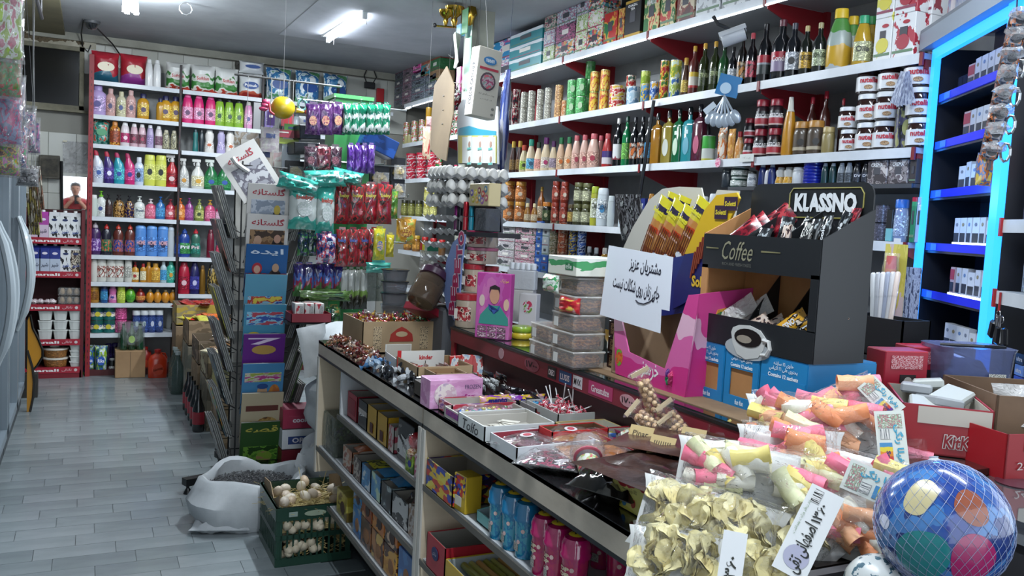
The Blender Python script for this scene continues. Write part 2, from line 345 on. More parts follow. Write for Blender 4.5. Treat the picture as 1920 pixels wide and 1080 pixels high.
def bottle(kind,w,h,body,cap,lab,loc,rz=0,lab2=None,word=None,wc='#222222',glass=False,yaw=0):
 """root Empty + body, cap, label (> emblem / lettering)"""
 w=round(w,3);h=round(h,3)
 root=D.objects.new(NM[kind],None);root.empty_display_size=.03;COL.objects.link(root);root.location=loc;root.rotation_euler=(0,0,rz+yaw)
 bm=M_(body) if not isinstance(body,str) else mat(body,.12 if glass else .28,coat=.6 if glass else .25)
 R=w/2
 if kind=='box':
  d=w*.55 if w>.06 else w*.8
  b=ob('carton_body',lambda:box(w,d,h,b=.0015),bm,root,key=(w,h,d))
  if cap: ob('end_flap',lambda:box(w*.96,d*.96,.002,0,0,h),mat(cap),root,key=(w,h))
  if lab: plate('label',root,w*.8,h*.34,(0,-d/2-.0008,h*.4),M_(lab) if not isinstance(lab,str) else mat(lab,.4))
  if lab2: plate('emblem',root,w*.45,h*.2,(0,-d/2-.0018,h*.72),M_(lab2) if not isinstance(lab2,str) else mat(lab2,.4),oval=True)
  if word: txt(root,word,w*.72,h*.13,(0,-d/2-.0034,h*.44),wc,bold=.02)
  return root
 if kind=='pack':
  d=w*.6
  b=ob('wrapper',lambda:pouch(w,h,d,seed=int(w*999)%17,wr=.07),bm,root,smooth=True,key=(w,h))
  if lab: plate('label',root,w*.6,h*.3,(0,-d/2-.006,h*.5),M_(lab) if not isinstance(lab,str) else mat(lab,.4),oval=True)
  if word: txt(root,word,w*.5,h*.12,(0,-d/2-.009,h*.5),wc,bold=.02)
  return root
 if kind=='duck':
  pr=[(0,0),(.9,0),(1,.03),(1,.5),(.86,.66),(.5,.78),(.42,.84)]
  of=lambda z:-max(0,z-h*.55)*.2
  ob('body',lambda:lathe([(r*R,z*h) for r,z in pr],14,.6,off=of),bm,root,smooth=True,key=(w,h))
  ob('cap',lambda:lathe([(R*r,h*z) for r,z in((.46,.845),(.44,.93),(.3,1),(0,1))],12,.7,off=of),mat(cap),root,smooth=True,key=(w,h));q=.6;l0,l1=.14,.5
 elif kind=='trigger':
  pr=[(0,0),(.9,0),(1,.03),(1,.42),(.8,.56),(.36,.7),(.3,.76)]
  ob('body',lambda:lathe([(r*R,z*h) for r,z in pr],14,.6),bm,root,smooth=True,key=(w,h))
  ob('spray_head',lambda:box(R*1.3,R*.5,h*.1,-R*.25,0,h*.88,b=.003)+lathe([(R*.34,h*.76),(R*.34,h*.82),(R*.2,h*.9)],10)+tube([(-R*.35,0,h*.9),(-R*.62,0,h*.83),(-R*.5,0,h*.76)],R*.09),mat(cap),root,smooth=True,key=(w,h));q=.6;l0,l1=.08,.42
 elif kind=='flask':
  d=w*.5
  ob('body',lambda:lathe([(0,0),(R*.97,0),(R,h*.02),(R,h*.66),(R*.8,h*.74),(R*.28,h*.78),(R*.26,h*.86)],16,.5,sq=5),bm,root,smooth=True,key=(w,h))
  ob('cap',lambda:lathe([(R*.3,h*.86),(R*.3,h*.97),(R*.22,h),(0,h)],12),mat(cap,.2,coat=1),root,smooth=True,key=(w,h))
  if lab: plate('label',root,w*.55,h*.32,(0,-R*.5-.001,h*.3),M_(lab) if not isinstance(lab,str) else mat(lab,.4),oval=True)
  if lab2: plate('emblem',root,w*.3,h*.07,(0,-R*.5-.001,h*.55),mat(lab2,.4))
  return root
 else:
  bp,cp,q,l0,l1=KB[kind];sq=6 if kind=='carton' else 0;n=16 if not sq else 16
  ob('body',lambda:lathe([(r*R,z*h) for r,z in bp],n,q,sq=sq),bm,root,smooth=SMOOTHK(kind),key=(kind,w,h))
  if cap: ob('lid' if kind in('jar','coffee','can','tub') else 'cap',lambda:lathe([(r*R,z*h) for r,z in cp],12,q if kind not in('dish','pump','sauce') else 1),M_(cap) if not isinstance(cap,str) else mat(cap,.35,metal=.9 if kind=='can' else 0),root,smooth=True,key=(kind,w,h))
 if lab:
  a=1.15 if kind not in('can','jar') else 1.5;e=.0012
  if kind in('duck','trigger'): prof=[(R*1.0+e,h*l0),(R*1.0+e,h*l1)]
  else:
   bp=KB[kind][0]
   def rad(z):
    for (r0,z0),(r1,z1) in zip(bp,bp[1:]):
     if z0<=z<=z1 and z1>z0: return r0+(r1-r0)*(z-z0)/(z1-z0)
    return 1
   prof=[(R*rad(l0+(l1-l0)*i/4)+e,h*(l0+(l1-l0)*i/4)) for i in range(5)]
  sq=6 if kind=='carton' else 0
  lm=M_(lab) if not isinstance(lab,str) else inkm(lab)
  lo=ob('label',lambda:lathe(prof,8,(q if q==1 else q+.02),-a,a,sq=sq),lm,root,smooth=not sq,key=(kind,w,h,'l'))
  zc=h*(l0+l1)/2;rr=prof[len(prof)//2][0]
  yq=q if q==1 else q+.02
  if lab2:
   ew=w*.42;eh=h*(l1-l0)*.42
   plate('emblem',lo,ew,eh,(0,-rr*yq-.0015,zc),M_(lab2) if not isinstance(lab2,str) else mat(lab2,.4),oval=True)
  if word: txt(lo,word,w*(.95 if q==1 else .7),h*(l1-l0)*.3,(0,-.001,zc+h*(l1-l0)*.15) if q==1 else (0,-rr*yq-.003,zc+h*(l1-l0)*.12),wc,bold=.02,r=(rr+.001) if q==1 else 0)
 return root
LAB_SEEN={}
def finish(root,label,cat,group=None): return tag(root,label,cat,group)
def shelf_row(axis,face,z,items,where,anchor,depth0=.02,jit=.15,vref=None):
 """axis 'x': shelf along X at Y=face (goods face -Y);'y': shelf along Y at X=face (goods face -X).
 item: (desc,kind,w_px,h_px,body,cap,label[,opts dict], us)"""
 rnd=random.Random(z*1000+face)
 for it in items:
  desc,kind,wp,hp,body,cap,lab=it[:7];us=it[-1];o=dict(it[7]) if len(it)==9 else {}
  us=us if isinstance(us,(list,tuple)) else [us]
  tiers=o.pop('tiers',1);back=o.pop('back',0);dz=o.pop('dz',0);noun=o.pop('noun',None);gw=o.pop('gw',None)
  tot=len(us)
  for i,u in enumerate(us):
   if axis=='x': p=solve(u,(0,face,z),(1,0,0));rz=0
   else: p=solve(u,(face,0,z),(0,1,0));rz=-pi/2
   k=spx(p);w_=wp/k;h_=hp/k
   dpt=w_/2*(.62 if kind in('shampoo','wide','tall','dish','softener','duck','trigger') else 1 if kind not in('box',) else .55)+depth0+back
   if axis=='x': q=solve(u,(0,face+dpt,z),(1,0,0))
   else: q=solve(u,(face+dpt,0,z),(0,1,0))
   rq=rz if axis=='x' or kind in('box','pack','flask') else -math.atan2(q.x,q.y)*.9-.1
   for t in range(tiers):
    r=bottle(kind,w_,h_,body,cap,lab,(q.x,q.y,z+dz+t*h_+.0005),rq,yaw=rnd.uniform(-jit,jit) if kind!='box' else rnd.uniform(-.03,.03),**o)
    lb=desc
    if tot>1: lb=f"{ORD[i]} {desc} from {anchor}"
    if tiers>1: lb+=', '+('lower tier','upper tier','third tier','fourth tier','fifth tier')[t]
    lb+=', '+where.replace('the ','',1)
    g=None
    if tot*tiers>1: g=(gw or (desc+'s'))+' on '+where
    tag(r,lb,noun or CAT[kind],g)
def shell_tray(w,d,h,t=.003,fh=None,bh=None,fold=0):
 """open carton: four walls and a bottom;front height fh, back height bh"""
 fh=fh or h;bh=bh or h
 g=box(w,d,t)+box(w,t,fh,0,-d/2+t/2,0)+box(w,t,bh,0,d/2-t/2,0)
 for s in(-1,1): g=g+prism([(-d/2,0),(d/2,0),(d/2,h if bh>=h else bh),(-d/2,fh if fh<h else h)],t,'x',s*(w/2-t/2))
 return g
def tray(name,w,d,h,outer,loc,rz,label,cat='box',inner='#b5ada0',fh=None,bh=None,group=None,goods=None,rx=0,ry=0,front=None):
 r=thing(name,label,cat,loc,rz,group,rx,ry)
 om=M_(outer)
 ob('carton_shell',shell_tray(w,d,h,.003,fh,bh),om,r)
 ob('carton_lining',shell_tray(w-.007,d-.007,h-.006,.0012,(fh or h)-.004,(bh or h)-.004).T((0,0,.0035)),grain(inner,inner,3),r)
 if front:
  plate('front_print',r,w*.7,(fh or h)*.6,(0,-d/2-.001,(fh or h)*.5),M_(front))
 return r
def sweet(shape_,m,parent=None,s=.02,seed=0):
 if shape_=='ball': g=lambda:blob(s,s,s,seed,.04)
 elif shape_=='twist': g=lambda:blob(s*.8,s*.5,s*.45,seed,.12,8)+lathe([(.0,0),(s*.55,s*.7)],6,.5).T((s*.7,0,0),ry=pi/2)+lathe([(0,0),(s*.55,s*.7)],6,.5).T((-s*.7,0,0),ry=-pi/2)
 elif shape_=='bar': g=lambda:pouch(s*4,s*1.1,s*.5,seed,6,4).T((0,0,-s*.55))
 return g
def bag(name,w,h,t,loc,rz,rx,ry,fm,label,cat='bag',group=None,seed=0,head=None,headm=None):
 r=thing(name,label,cat,loc,rz,group,rx,ry)
 return r
# ---------------- the room ----------------
YB=8.13;YS=7.78;ZC=2.80;XL=-1.05;XS=2.60;XW=2.98
struct('floor',box(6.2,12.2,.1,1.2,2.6,-.104),'#4d5357')
stones=[grain(a,b,2.2,.22,(1,3,1),8,.02,.3,.7) for a,b in(('#6f787c','#838c8f'),('#6a7377','#7f888b'),('#737c80','#878f92'),('#656e72','#788184'))]
rr=random.Random(3);TW,TD=.305,.125
fl=bpy.data.objects['floor'];nt=0
far=[]
for j in range(44):
 y=2.62+j*TD
 for i in range(-3,5):
  x=-.42+i*TW+(.5*TW if j%2 else 0)+(.08 if j%4>1 else 0)
  if x>(1.05 if y>3.6 else .88) or x<-.65: continue
  g=box(TW-.002,TD-.002,.006)
  m=stones[rr.randrange(4)]
  if nt<300: ob('floor_tile',g,m,fl,key='t',loc=(x,y,-.006+rr.uniform(0,.0006)),rot=(0,0,0));nt+=1
ft=[box(TW-.003,TD-.003,.005,-1.0+i*TW+(.15 if j%2 else 0),-3.4+j*TD,-.0058) for j in range(92) for i in range(17) if not(-3.4+j*TD>2.55 and -.72<-1.0+i*TW+(.15 if j%2 else 0)<1.25)]
o=ob('floor_tiles_beyond',gsum(ft),stones[0],fl);o['kind']='stuff'
plaster=grain('#83878b','#a4a8ac',1.1,.85,(1,1,1),5,.05,.3,.7)
struct('wall_back',box(4.3,.1,ZC+.1,1.1,YB+.062,0),'#8f8d84')
struct('wall_left',box(.1,9.2,ZC+.1,XL-.05,3.6,0),grain('#8a8c88','#a5a7a2',2,.8))
struct('wall_right',box(.1,6.3,ZC+.1,XW+.07,5.1,0),grain('#77797a','#8d9091',2,.8))
struct('ceiling',box(6.6,9.4,.1,1.9,3.6,ZC),plaster)
struct('ceiling_panel',box(.84,3.2,.03,-.62,6.5,ZC-.031),grain('#5f5a45','#7a7355',2,.9,bump=.1))
def arc_vault():
 v=[];f=[];n=14;m=10
 for j in range(m+1):
  for i in range(n+1):
   a=i/n*2-1;b=j/m*2-1;v.append((2.05+a*.75,5.2+b*1.75,ZC-.002-.045*max(0,(1-a*a))**.5*max(0,1-b*b)**.35))
 for j in range(m):
  for i in range(n): f.append((j*(n+1)+i,(j+1)*(n+1)+i,(j+1)*(n+1)+i+1,j*(n+1)+i+1))
 return G(v,f)
struct('ceiling_vault',arc_vault(),grain('#a2a6ae','#b8bcc4',1.4,.85),smooth=True)
struct('trim_1',box(3.3,.05,.06,1.2,YB-.03,ZC-.06),grain('#8d8c80','#a3a296',5,.8,bump=.2))
tiles=[mat(c,.18,coat=.3) for c in('#c9cac2','#c1c2ba','#cfd0c9','#b9bab0')]
wb=bpy.data.objects['wall_back'];rr=random.Random(5)
for i in range(17):
 for j in range(10):
  x=-.62+i*.205;z=ZC-.19-j*.25
  if j>1 and x>.1: continue
  if -.60<x<-.0 and 2.15<z+.12<2.72: continue
  ob('wall_tile',box(.203,.012,.248,b=.0025),tiles[rr.choice((0,0,1,2,3))],wb,key='wt',loc=(x,YB-.001,z-.125),rot=(rr.uniform(-.006,.006),0,rr.uniform(-.004,.004)))
wn=struct('window_1',box(.42,.03,.46,-.305,YB-.005,2.20),mat('#0a0b0c',.15))
fm=grain('#6d6a58','#8a8571',9,.8,bump=.3)
for n_,g in(('window_frame',box(.50,.05,.035,-.305,YB-.03,2.655)),('window_frame',box(.50,.05,.035,-.305,YB-.03,2.175)),('window_frame',box(.035,.05,.52,-.537,YB-.03,2.175)),('window_frame',box(.035,.05,.52,-.073,YB-.03,2.175)),('window_ledge',box(.56,.07,.02,-.305,YB-.04,2.155))): struct(n_,g,fm,wn)
fk=struct('wall_render',box(.62,.02,.10,-.28,YB-.015,2.69),grain('#a59f8c','#c5c0ae',6,.9,bump=.4))
for k in range(16):
 x=-.50+k*.028+rr.uniform(-.01,.01);ob('bare_patch',blob(.03,.004,.018,k,.5),grain('#4c4232','#6b5d47',20,.95),fk,loc=(x,YB-.027,2.74-.02*math.sin(k*.4)+rr.uniform(-.02,.01)))
r=thing('meter_box','old grey metal meter box on the tiles under the dark window','box',(-.30,YB-.045,1.60),0)
ob('box_body',box(.15,.07,.19,b=.004),grain('#34322e','#5a564c',12,.7,.0 and (1,1,1) or (1,1,1)),r);ob('front_plate',box(.12,.006,.14,0,-.038,.02),grain('#262522','#4e483c',18,.7),r)
tag(ob('black_pipe',tube([(-.215,YB-.03,1.75),(-.21,YB-.03,1.45),(-.20,YB-.03,1.2)],.012,8),mat('#15161a',.4)),'black pipe running down the tiles beside the mirror','pipe')
r=thing('plastic_sheet','crinkled clear plastic sheet taped on the tiles above the mirror','sheet',(-.10,YB-.022,1.66),0)
def crump(w,h,nx,ny,a,seed=0):
 v=[(( i/nx-.5)*w,a*noise.noise(Vector((i*.9,j*.9,seed))),j/ny*h) for j in range(ny+1) for i in range(nx+1)]
 return G(v,[(j*(nx+1)+i,j*(nx+1)+i+1,(j+1)*(nx+1)+i+1,(j+1)*(nx+1)+i) for j in range(ny) for i in range(nx)])
ob('film_sheet',crump(.21,.26,14,16,.02),film('#eeeef2',.25,.2,.8,40),r)
for s in(-1,1): ob('tape',box(.03,.002,.012,s*.09,-.012,.25),mat('#d8d2b8'),r)
r=thing('wall_mirror','small frameless wall mirror showing a man in a red shirt','mirror',(-.105,YB-.02,1.36),0)
r.rotation_euler=(0,0,.012)
ob('mirror_glass',box(.20,.006,.27),mat('#ffffff',.02,1),r);ob('mirror_backing',box(.204,.004,.274,0,.0055,-.002),'#333333',r)
r=thing('dome_camera','black dome camera on the ceiling beside the dark window','camera',(-.005,7.45,ZC-.001))
ob('mount_plate',lathe([(0,-.02),(.055,-.02),(.06,-.005),(.06,0),(0,0)][::1],16),mat('#4a4c50'),r,smooth=True);ob('dome',lathe([(0,-.065),(.02,-.062),(.04,-.048),(.05,-.02)],16),mat('#15171c',.1,coat=1),r,smooth=True)
for nm,pts,lb in(('wire',[(.0,7.5,ZC-.01),(.15,7.9,2.72),(.25,YB-.03,2.62),(.45,YB-.03,2.60)],'black wire sagging from the dome camera to the back wall'),
  ('wire',[(-.06,7.4,ZC-.005),(-.08,7.9,2.77),(-.07,YB-.03,2.70),(-.03,YB-.03,2.66),(-.01,YB-.03,2.72)],'thin dark wire looping beside the dark window top'),
  ('wire',[(.95,YB-.03,2.62),(1.1,YB-.05,2.66),(1.2,YB-.04,2.60),(1.35,YB-.03,2.55),(1.6,YB-.04,2.58)],'dark wire lying along the tiles over the toilet paper packs')):
 tag(ob(nm,tube(pts,.006,5),mat('#1a1a1c')),lb,'wire')
tag(ob('ceiling_hook',tube([(.04*math.cos(a/9*2*pi),0,.04*math.sin(a/9*2*pi)-.04) for a in range(9)],.004,6,True),mat('#d8d8d8',.3,.9),loc=(.56,6.3,ZC-.005)),'small round steel ring hook on the plain ceiling','hook')
tag(ob('wall_plaque',gsum([blob(.05,.02,.06,3,.4).T((0,0,0)),blob(.03,.02,.03,5,.4).T((.06,0,.03))]),mat('#4a4843'),loc=(1.19,YB-.03,2.70)),'dark cable box on the tiles above the green striped packs','box')
r=thing('power_adapter','black power adapter hanging by its cords in the back corner','adapter',P(693,160,y=YB-.06))
ob('plug_block',box(.1,.04,.06,0,0,-.03,b=.006),mat('#17181b'),r);ob('junction_box',box(.08,.04,.05,-.02,0,.17,b=.006),mat('#3a3b3e'),r)
for s in(-1,1): ob('cord',tube([(s*.03,0,.02),(s*.06,-.01,.08),(s*.02,0,.18)],.005,5),mat('#17181b'),r)
tag(ob('red_switch_box',box(.07,.04,.13,b=.004),mat('#b0161e'),loc=P(712,192,y=YB-.04)),'small red box fixed on the tiles in the back corner','box')
def tube_lamp(loc,L,lb):
 r=thing('tube_lamp',lb,'lamp',loc)
 ob('lamp_housing',box(.09,L+.1,.035,0,0,-.036,b=.006),mat('#c8ccd0',.4),r)
 ob('glass_tube',tube([(0,-L/2,-.062),(0,L/2,-.062)],.015,10),mat('#e8f2ff',.3,emit=42),r,smooth=True)
 for s in(-1,1): ob('tube_holder',box(.03,.03,.05,0,s*(L/2+.01),-.08,b=.003),mat('#e0e4e8',.4),r)
 for s in(-1,1): ob('hanging_clip',tube([(.05*s*.2,s*L*.45,-.03),(.03,s*L*.45,-.06),(.03,s*L*.45,-.1)],.003,5),mat('#555'),r)
tube_lamp((1.60,6.12,ZC),.95,'glowing fluorescent tube lamp on the ceiling over the hanging sweets')
tube_lamp((1.35,4.3,ZC),1.1,'fluorescent tube lamp at the upper edge above the magazine rack')
tube_lamp((.65,1.3,ZC),1.2,'fluorescent tube lamp overhead near the shop entrance')
tube_lamp((2.0,1.2,ZC),1.2,'fluorescent tube lamp overhead beside the cashier shelves')
r=thing('cluster_lamp','ceiling lamp with bare glowing energy-saving bulbs near the dark window','lamp',(.218,6.17,ZC))
ob('lamp_base',lathe([(0,-.03),(.07,-.03),(.08,0),(0,0)],14),mat('#b9bcc0'),r,smooth=True)
for k in range(4):
 a=k*pi/2+.5;ob('bulb',tube([(.03*math.cos(a),.03*math.sin(a),-.03),(.04*math.cos(a),.04*math.sin(a),-.15)],.016,8),mat('#eef5ff',.3,emit=40),r,smooth=True)
pl=P(897,120,x=2.17)
struct('pillar',box(.15,.13,ZC,2.20,5.12,0),grain('#8f9184','#a4a698',2.5,.7))
struct('pillar_conduit',box(.035,.02,ZC,2.13,5.045,0),mat('#77796d'))
# ---------------- back wall shelving and its goods ----------------
RED='#8e1620';LIP=grain('#b9bfc6','#d3d8de',3,.35)
ZB=[2.40,2.13,1.897,1.586,1.313,1.000,.779,.604,.354]
ZB2=[2.40,2.13,1.897,1.586,1.313,1.000,.685,.46]
def gondola(x0,x1,zs,label,name='shelving_unit'):
 r=thing(name,label,'shelving',(x0,YS,0),0,'shelving units along the back wall')
 L=x1-x0
 ob('back_panel',box(L-.02,.012,2.56,L/2+.006,.325,0),grain('#8b8d8c','#a2a4a3',3,.6),r)
 ob('base_panel',box(L-.02,.30,.05,L/2+.006,.165,0),mat('#4a1015'),r)
 for z in zs:
  s=ob('shelf_board',box(L-.024,.31,.02,L/2+.006,.16,z-.02),mat('#a9adb2',.4),r);ob('shelf_lip',box(L-.022,.006,.034,L/2+.006,0,z-.034),LIP,s)
 for k in (0,):
  u=ob('upright',box(.035 if x0==0 else .016,.05,2.60,-.0,.02,0),mat(RED if x0==0 else '#24181c',.5),r)
  ob('slot_strip',gsum([box(.006,.002,.02,0,-.006,.1+i*.05) for i in range(48)]),mat('#4a0b10'),u)
 return r
gondola(0,.662,ZB,'white shelves with red upright next to the dark window')
gondola(.668,1.33,ZB2,'white shelves directly behind the tilted magazine')
gondola(1.336,1.99,ZB2[:5],'white shelves behind the yellow chick balloon')
gondola(1.996,2.52,ZB2[:2],'white shelves in the back corner of the room')
def B(i,its,where,an='the red upright',zs=ZB): shelf_row('x',YS,zs[i],its,where,an)
pinkw=band([(0,'#d8246f'),(.4,'#e56aa0'),(.62,'#d8246f')])
greensw=band([(0,'#c9402e'),(.12,'#e7e2d8'),(.2,'#3f8a3c'),(.42,'#dfe6da'),(.5,'#3f8a3c'),(.58,'#e9eae6')],wob=.5)
blueswirl=prt(['#dfe8ee','#3f86b8','#2f6ca8','#cfe3ea','#5aa06a'],2.2,.25,seed=2)
TS='the top back shelf'
B(0,[('red and teal shrink-wrapped bottle pack','pack',49,58,band([(0,'#1f5a72'),(.28,'#2b6c80'),(.32,'#b52334'),(.75,'#c7283a')],wob=.5),None,'#e9dcc0',{'lab2':None,'noun':'pack'},197),
 ('red and purple shrink-wrapped bottle pack','pack',48,58,band([(0,'#8a2e86'),(.3,'#9b3b93'),(.34,'#b52334'),(.75,'#c7283a')],wob=.5),None,'#e9dcc0',{'noun':'pack'},250),
 ('narrow white kitchen roll','tall',14,50,'#dadada','#e9e9e9',None,{'noun':'roll'},[279,294]),
 ('white toilet paper pack with green swoosh','pack',44,52,greensw,None,'#d9d4ce',{'noun':'pack','word':'Softlan','wc':'#c33b3b'},[333,380,424]),
 ('white paper pack with blue oval','pack',46,46,band([(0,'#b5302c'),(.16,'#cc5a44'),(.26,'#e3e5e6')],wob=.3),None,'#27509c',{'noun':'pack','word':'Pamuk','wc':'#ffffff'},470),
 ('large blue and green diaper bag','pack',49,62,blueswirl,None,'#244f9a',{'noun':'bag'},[521,575,627]),
],TS)
p=solve(470,(0,YS+.12,ZB[0]),(1,0,0));r=bottle('pack',46/spx(p),22/spx(p),'#e2e4e6',None,'#27509c',(p.x,p.y,ZB[0]+46/spx(p)),0);tag(r,'small white paper pack lying on the blue oval pack','pack')
for k,u in enumerate((652,677)):
 p=solve(u,(0,YS+.1,ZB[0]),(1,0,0));r=thing('paper_roll',('first','second')[k]+' roll lying with its end outwards beyond the diaper bags','roll',(p.x,p.y,ZB[0]+.031),0,'rolls lying on the top back shelf')
 ob('roll_body',lathe([(.012,-.1),(.03,-.1),(.03,.1),(.012,.1),(.012,-.1)],16).T(rx=pi/2),mat('#c9c8c4' if k==0 else '#8d8c88'),r,smooth=True);ob('core',lathe([(.010,-.101),(.0125,-.101),(.0125,.1),(.010,.1)],12).T(rx=pi/2),mat('#4a4844'),r,smooth=True)
B(1,[('big lilac shampoo bottle','shampoo',30,56,'#b39ad0','#9c86c2','#a58bc6',{'lab2':'#4a3f86'},183),
 ('peach shampoo bottle','shampoo',17,51,'#c99a94','#c59c98','#bd8a86',{'lab2':'#3f3c6a'},[207,245]),('cream shampoo bottle','shampoo',17,47,'#c9c3a2','#c4bd98','#bdb68c',{'lab2':'#3c4a86'},227),
 ('mustard shampoo bottle with navy cap','shampoo',21,47,'#c58c16','#1c1d4a','#d8a83a',{'lab2':'#3b1a4e'},[268,310,329]),
 ('small dark capped mustard bottle','shampoo',14,42,'#b8820f','#1c1d4a',None,300),
 ('pink shampoo bottle with white badge','tall',20,55,pinkw,'#d8508c','#e58cb4',{'lab2':'#5a2c5c'},[351,372,394]),
 ('lime green shampoo bottle with black cap','tall',18,53,'#7fae2c','#17201c','#94bf3e',{'lab2':'#1c4a2c'},[411,429,447]),
 ('pale pink bottle with grey cap','tall',15,50,'#d78cba','#b8b4ad','#e2a4c8',{'lab2':'#4c3c86'},465),
 ('grey cardboard box','box',18,50,'#77777a',None,None,483),('purple roll-on box','box',16,46,'#5a3c98',None,'#46308a',{'word':'Oral','wc':'#dcdcf0'},503),
 ('clear bottle with magenta base','tall',17,36,band([(0,'#a02c6a'),(.3,'#98a0a6')]),'#5c6468',None,[540,556])],'the second back shelf')
B(2,[('teal and green shower gel pack','pack',31,46,prt(['#1f5f58','#2f8a78','#7fb0a4','#c0503c'],5,.25),None,'#2f8a58',{'noun':'pack'},189),
 ('orange fruit shampoo bottle','shampoo',18,45,prt(['#c86418','#d8882a','#5a2c18','#e0a040'],4,.25),'#c87828','#8c3818',215),
 ('white bottle with magenta label','tall',17,44,'#d3c8cc','#dedede','#a81c58',{'lab2':'#e8c8d4'},234),
 ('pink and white lotion bottle with dark label','tall',14,43,'#c9a4ae','#d8d4d4','#6a3444',{'lab2':'#a82c50'},[251,266]),
 ('lilac lotion bottle with clear cap','tall',13,43,'#a99ac0','#cfcfd8','#9a86b8',[281]),('white lotion bottle with brown label','tall',14,42,'#c8bcc0','#cccccc','#70485c',297),
 ('cream spray can with black floral print','tall',13,36,prt(['#a8a284','#2c2a26','#beb896'],7,.3),'#b8b098',None,[311,326]),
 ('teal roll-on bottle','lotion',10,42,'#136a68','#0f3c44',None,[366]),('black slim bottle','tall',9,42,'#16262e','#0e1418',None,377),
 ('white hourglass lotion bottle with orange mark','lotion',18,43,'#d6d2cc','#e2e0da','#d2ccc4',{'lab2':'#c05a2c'},[392,431]),('lilac hourglass lotion bottle','lotion',16,43,'#a79cc6','#b8aed2','#a094c2',414)],'the third back shelf')
cif='#111a14'
B(3,[('white bent-neck toilet cleaner with red cap','duck',19,60,'#c3c8d4','#b01c38','#b0bcd6',{'lab2':'#1f4a9c'},184),('purple bent-neck toilet cleaner','duck',19,59,'#33206e','#b01c38','#4c348c',{'lab2':'#dcdcf0'},204),
 ('teal bent-neck toilet cleaner','duck',19,58,'#1c94a8','#a81c50','#42acbc',{'lab2':'#1f3c9c'},223),('magenta bent-neck toilet cleaner','duck',19,58,'#c41c68','#a81c50','#d23c80',{'lab2':'#2c2c8c'},243),
 ('white cream cleaner bottle with blue wave','shampoo',17,52,'#bcc6da','#c8ccd8','#7c98c4',{'lab2':cif},260),('lemon yellow cream cleaner bottle','wide',21,58,'#c8cc4a','#c4c848','#d4d868',{'lab2':cif},[280,301]),
 ('red trigger spray cleaner','trigger',24,62,'#b41624','#c8c4c4','#8c1420',{'lab2':'#d8b8b8'},322),('grey white trigger spray with round badge','trigger',19,56,'#b0b0ac','#b8b8b4','#c0c0ba',{'lab2':'#c08424'},344),
 ('white trigger spray with yellow badge','trigger',24,56,'#c8c8c2','#c8c8c4','#d2c8a0',{'lab2':'#c89420'},370),('green trigger cleaner bottle with blue badge','trigger',25,57,'#0f6a34','#c0c8c0','#2a7c44',{'lab2':'#1c4a9c'},[395,420])],'the fourth back shelf')
B(4,[('pale soap bottle behind the lime cap','wide',14,40,'#b8c4bc','#c8ccc8',None,175),('white soap bottle with lime green cap','pump',18,48,'#c8ccc8','#6cb81c','#d4d8d4',{'lab2':'#3c4c8c'},189),
 ('dark brown pump bottle','pump',14,42,'#2c1c1c','#171212','#3c2420',203),('gold chequered pump bottle','pump',20,42,prt(['#2c1c12','#b88c4c','#8c6028'],14,.2,'voro'),'#1c1414',None,222),
 ('navy and gold pump bottle','pump',17,41,prt(['#171434','#241c4c','#a87c38'],12,.2,'voro'),'#14121c',None,242),('white rounded hand soap bottle','pump',20,41,'#ccd0cc','#d4d8d4','#c4ccc4',{'word':'Dove','wc':'#3c4c6c'},261),
 ('pink hand soap pump bottle','pump',20,37,'#c84c68','#d0c4c8','#d86c84',282),('blue liquid soap bottle','pump',17,42,'#1c64a4','#1858a0','#3c84bc',300),('red hand soap pump bottle','pump',18,38,'#b4283c','#8c2434','#c85c64',{'lab2':'#e8c4c4'},319),
 ('orange hand soap pump bottle','pump',18,41,'#c86018','#c85c14','#d8843c',{'lab2':'#e8b080'},337),('purple hand soap pump bottle','pump',16,42,'#843078','#7c2c74','#9c4c8c',354),('olive liquid soap pump bottle','pump',17,40,'#6c7c2c','#8c9448','#a4a85c',{'lab2':'#2c3c1c'},373),
 ('pink soap pump bottle with gold head','pump',20,40,'#b83c68','#b8842c','#cc6488',393),('magenta soap pump bottle','pump',20,38,'#a81450','#a85c7c','#d4a4bc',414)],'the fifth back shelf')
dk=lambda s:prt(['#1c2c6c','#28489c','#c8502c','#2c5c3c'],5,.3,seed=s)
B(5,[('purple dish soap with clear spout','dish',22,60,'#3c1c54','#b0a8b0',prt(['#4c2474','#7c4ca4','#b8a4c8'],5,.3),178),('green-labelled dark dish soap with red cap','dish',19,58,'#1c1c2c','#b4201c',prt(['#1c4c2c','#2c7c4c','#c8502c'],5,.3),199),
 ('amber dish soap with red cap','dish',20,58,'#5c241c','#b4301c',dk(1),[221,243]),('big sky blue softener bottle with navy oval','softener',21,57,'#4c84cc','#5c94d8','#4478c4',{'lab2':'#14204c','word':'HOME','wc':'#d8a0a8'},[263,284,305]),
 ('pale grey softener bottle','softener',13,55,'#a8b0b8','#9ca8b4',None,320),('navy dish soap bottle','dish',10,50,'#1c2c64','#2c3c7c','#28489c',332),('blue green-labelled dish soap','dish',22,53,'#1c3c8c','#244494','#2c7c3c',{'word':'Pril','wc':'#e8e8f4'},345),
 ('red and green dish soap bottle','dish',19,53,'#2c5c4c','#b4202c','#1c6c5c',{'word':'Pril','wc':'#e8c8cc'},366),('wine red slim bottle','tall',14,53,'#6c1028','#5c1024',None,394),('navy dish soap with red badge','dish',15,48,'#24305c','#3c4c74','#a43048',411)],'the sixth back shelf')
